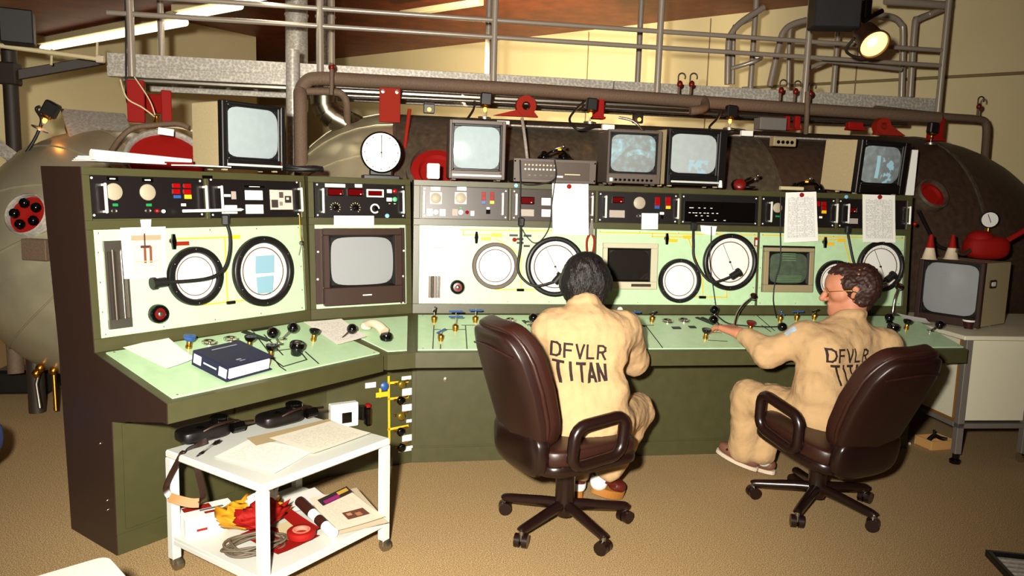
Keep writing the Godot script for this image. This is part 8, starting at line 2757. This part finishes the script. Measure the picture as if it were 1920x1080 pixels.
	part(o, "hair", hair, M.hair_brown)
	eyes(o, H, base)
	# glasses
	var gl := MB.new()
	for e: float in [-1.0, 1.0]:
		var ring := []
		for k in 17:
			var a := TAU * k / 16.0
			ring.append(H * Vector3(e * 0.034 + cos(a) * 0.026, 0.0 + sin(a) * 0.021, 0.104 - 0.008 * absf(cos(a))) - base)
		gl.tube(ring, 0.0018, 6, false)
		gl.tube([H * Vector3(e * 0.06, 0.004, 0.098) - base, H * Vector3(e * 0.086, 0.008, 0.04) - base, H * Vector3(e * 0.088, 0.006, -0.02) - base], 0.002, 6)
	gl.tube([H * Vector3(-0.01, 0.006, 0.11) - base, H * Vector3(0.01, 0.006, 0.11) - base], 0.0018, 6)
	part(o, "glasses", gl, M.brass)
	lb = MB.new()
	var r2 := Vector3(0.945, -0.045, -0.32).normalized()
	lettering(lb, f, base, "DFVLR", Vector3(1.944, 0.745, 0.9), r2, Vector3(0.03, 1, 0.0).normalized(), 0.038, 0.058, 0.053, 0.0098)
	lettering(lb, f, base, "TITAN", Vector3(1.959, 0.644, 0.9), r2, Vector3(0.03, 1, 0.0).normalized(), 0.036, 0.08, 0.047, 0.0125)
	part(o, "back_lettering", lb, M.print_dark)
	# badge on the left sleeve
	var pb := MB.new()
	var sleeve: Vector3 = sl.lerp(el, 0.55)
	var g := []
	for i in 5:
		var row := []
		for j in 4:
			var v := f.drop(sleeve + (el - sl).normalized() * (i - 2) * 0.012 + Vector3(0.0, 0.12, 0.06 + (j - 1.5) * 0.012), Vector3(0, -1, -0.35).normalized())
			row.append(v + f.grad(v) * 0.002 - base)
		g.append(row)
	pb.grid(g, false)
	part(o, "sleeve_badge", pb, M.badge)
	shoe(o, "shoe", Vector3(1.86, 0.035, 0.5), Vector3(1.69, 0.1, 0.34), Vector3(0.3, 0.9, 0.3), base, M.shoe_brown, M.sole_white, false)
	shoe(o, "shoe", Vector3(1.95, 0.02, 0.52), Vector3(1.86, 0.02, 0.3), Vector3.UP, base, M.shoe_brown, M.sole_white, false)

func eyes(o: Node3D, H: Transform3D, base: Vector3) -> void:
	for e: float in [-1.0, 1.0]:
		var b := MB.new()
		b.ball(H * Vector3(e * 0.034, 0.004, 0.082) - base, 0.013, 12, 8)
		part(o, "eye", b, M.white)
		b = MB.new()
		b.ball(H * Vector3(e * 0.034, 0.004, 0.0905) - base, 0.006, 10, 6)
		part(o, "iris", b, M.gloss)

func _ready() -> void:
	rng.seed = 7
	var cam := Camera3D.new()
	cam.name = "camera"
	add_child(cam)
	cam.fov = 41.915
	cam.near = 0.05
	cam.far = 60.0
	cam.transform = Transform3D(Basis.from_euler(Vector3(-0.1295, -0.1665, 0.0), EULER_ORDER_YXZ) * Basis(Vector3.BACK, 0.0303), Vector3(-0.142, 1.516, 4.162))
	var we := WorldEnvironment.new()
	we.name = "environment"
	add_child(we)
	var env := Environment.new()
	env.background_mode = Environment.BG_COLOR
	env.background_color = Color(0.02, 0.018, 0.015)
	env.tonemap_mode = Environment.TONE_MAPPER_LINEAR
	env.tonemap_exposure = 1.0
	env.sdfgi_enabled = true
	env.ssao_enabled = true
	env.ssil_enabled = true
	we.environment = env
	flash()
	materials()
	M.module_worn = mat(Color(0.2, 0.16, 0.14), 0.36)
	M.grey_rim = mat(Color(0.36, 0.32, 0.28), 0.65)
	M.off_white = mat(Color(0.72, 0.7, 0.6), 0.5)
	M.cream_case = mat(Color(0.56, 0.51, 0.39), 0.55)
	M.dark_brass = mat(Color(0.5, 0.42, 0.12), 0.35, 0.6)
	room()
	consoles()
	M.panel_brown = mat(Color(0.26, 0.21, 0.18), 0.45)
	M.navy = mat(Color(0.07, 0.06, 0.2), 0.5)
	M.note_blue = mat(Color(0.48, 0.63, 0.7), 0.85)
	M.cover_print = mat(Color(0.55, 0.56, 0.62), 0.6)
	M.cream_light = mat(Color(0.8, 0.74, 0.64), 0.4)
	on_top()
	papers()
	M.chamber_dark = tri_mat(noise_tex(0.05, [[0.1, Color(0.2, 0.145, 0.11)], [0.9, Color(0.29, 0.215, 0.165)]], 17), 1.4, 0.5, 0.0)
	M.bright_duct = mat(Color(0.7, 0.67, 0.58), 0.24, 1.0)
	M.steel_grey = mat(Color(0.4, 0.39, 0.37), 0.5)
	M.lamp_brown = mat(Color(0.24, 0.15, 0.1), 0.45)
	M.spot_glow = glow(Color(1.0, 0.78, 0.4), 4.0)
	M.dark_box = mat(Color(0.05, 0.05, 0.06), 0.6)
	M.dark_brown = mat(Color(0.14, 0.1, 0.07), 0.6)
	chambers()
	rails()
	upper_fittings()
	floodlight()
	M.steel_light = mat(Color(0.5, 0.47, 0.44), 0.4, 0.3)
	M.laminate = mat(Color(0.86, 0.84, 0.74), 0.5)
	M.band = mat(Color(0.5, 0.33, 0.1), 0.6)
	M.cup_brown = mat(Color(0.2, 0.06, 0.04), 0.35)
	M.pine = mat(Color(0.74, 0.56, 0.33), 0.7)
	M.case_black = mat(Color(0.05, 0.035, 0.03), 0.4)
	M.strap_brown = mat(Color(0.13, 0.06, 0.035), 0.4)
	M.tan = mat(Color(0.66, 0.4, 0.2), 0.6)
	M.bag_yellow = mat(Color(0.72, 0.5, 0.1), 0.35)
	M.pink = mat(Color(0.75, 0.45, 0.38), 0.6)
	M.magazine_brown = mat(Color(0.2, 0.08, 0.05), 0.4)
	M.cord_grey = mat(Color(0.34, 0.3, 0.24), 0.6)
	M.leather_dark = mat(Color(0.13, 0.055, 0.04), 0.38)
	M.denim = mat(Color(0.2, 0.25, 0.45), 0.85)
	furniture()
	M.clog_red = mat(Color(0.3, 0.07, 0.04), 0.45)
	M.clog_wood = mat(Color(0.62, 0.4, 0.16), 0.5)
	M.shoe_brown = mat(Color(0.42, 0.27, 0.2), 0.6)
	M.sole_white = mat(Color(0.78, 0.72, 0.64), 0.6)
	M.badge = mat(Color(0.62, 0.7, 0.78), 0.8)
	people()
#MORE

func flash() -> void:
	# the photographer's flash gun, held to the left of and above the camera
	var at := Vector3(-0.34, 1.66, 4.16)
	var o := thing("flash_gun", "photographer's flash gun held beside the camera", "flash", Transform3D(Basis(), at).looking_at(Vector3(0.12, 1.35, 0.0)))
	var b := MB.new()
	b.bb(Vector3(-0.05, -0.035, 0.03), Vector3(0.05, 0.035, 0.11), 0.008)
	b.bb(Vector3(-0.025, -0.2, 0.05), Vector3(0.025, -0.035, 0.1), 0.008)
	part(o, "body", b, mat(Color(0.05, 0.05, 0.05), 0.5))
	b = MB.new()
	b.bb(Vector3(-0.042, -0.028, 0.024), Vector3(0.042, 0.028, 0.03), 0.002)
	part(o, "lamp_window", b, glow(Color(1.0, 0.97, 0.91), 3.0))
	var f := SpotLight3D.new()
	f.name = "flash"
	o.add_child(f, true)
	f.light_color = Color(1.0, 0.97, 0.91)
	f.light_energy = 42.0
	f.light_size = 0.05
	f.spot_angle = 54.0
	f.spot_angle_attenuation = 1.0
	f.spot_range = 30.0
	f.spot_attenuation = 2.0
	f.shadow_enabled = true
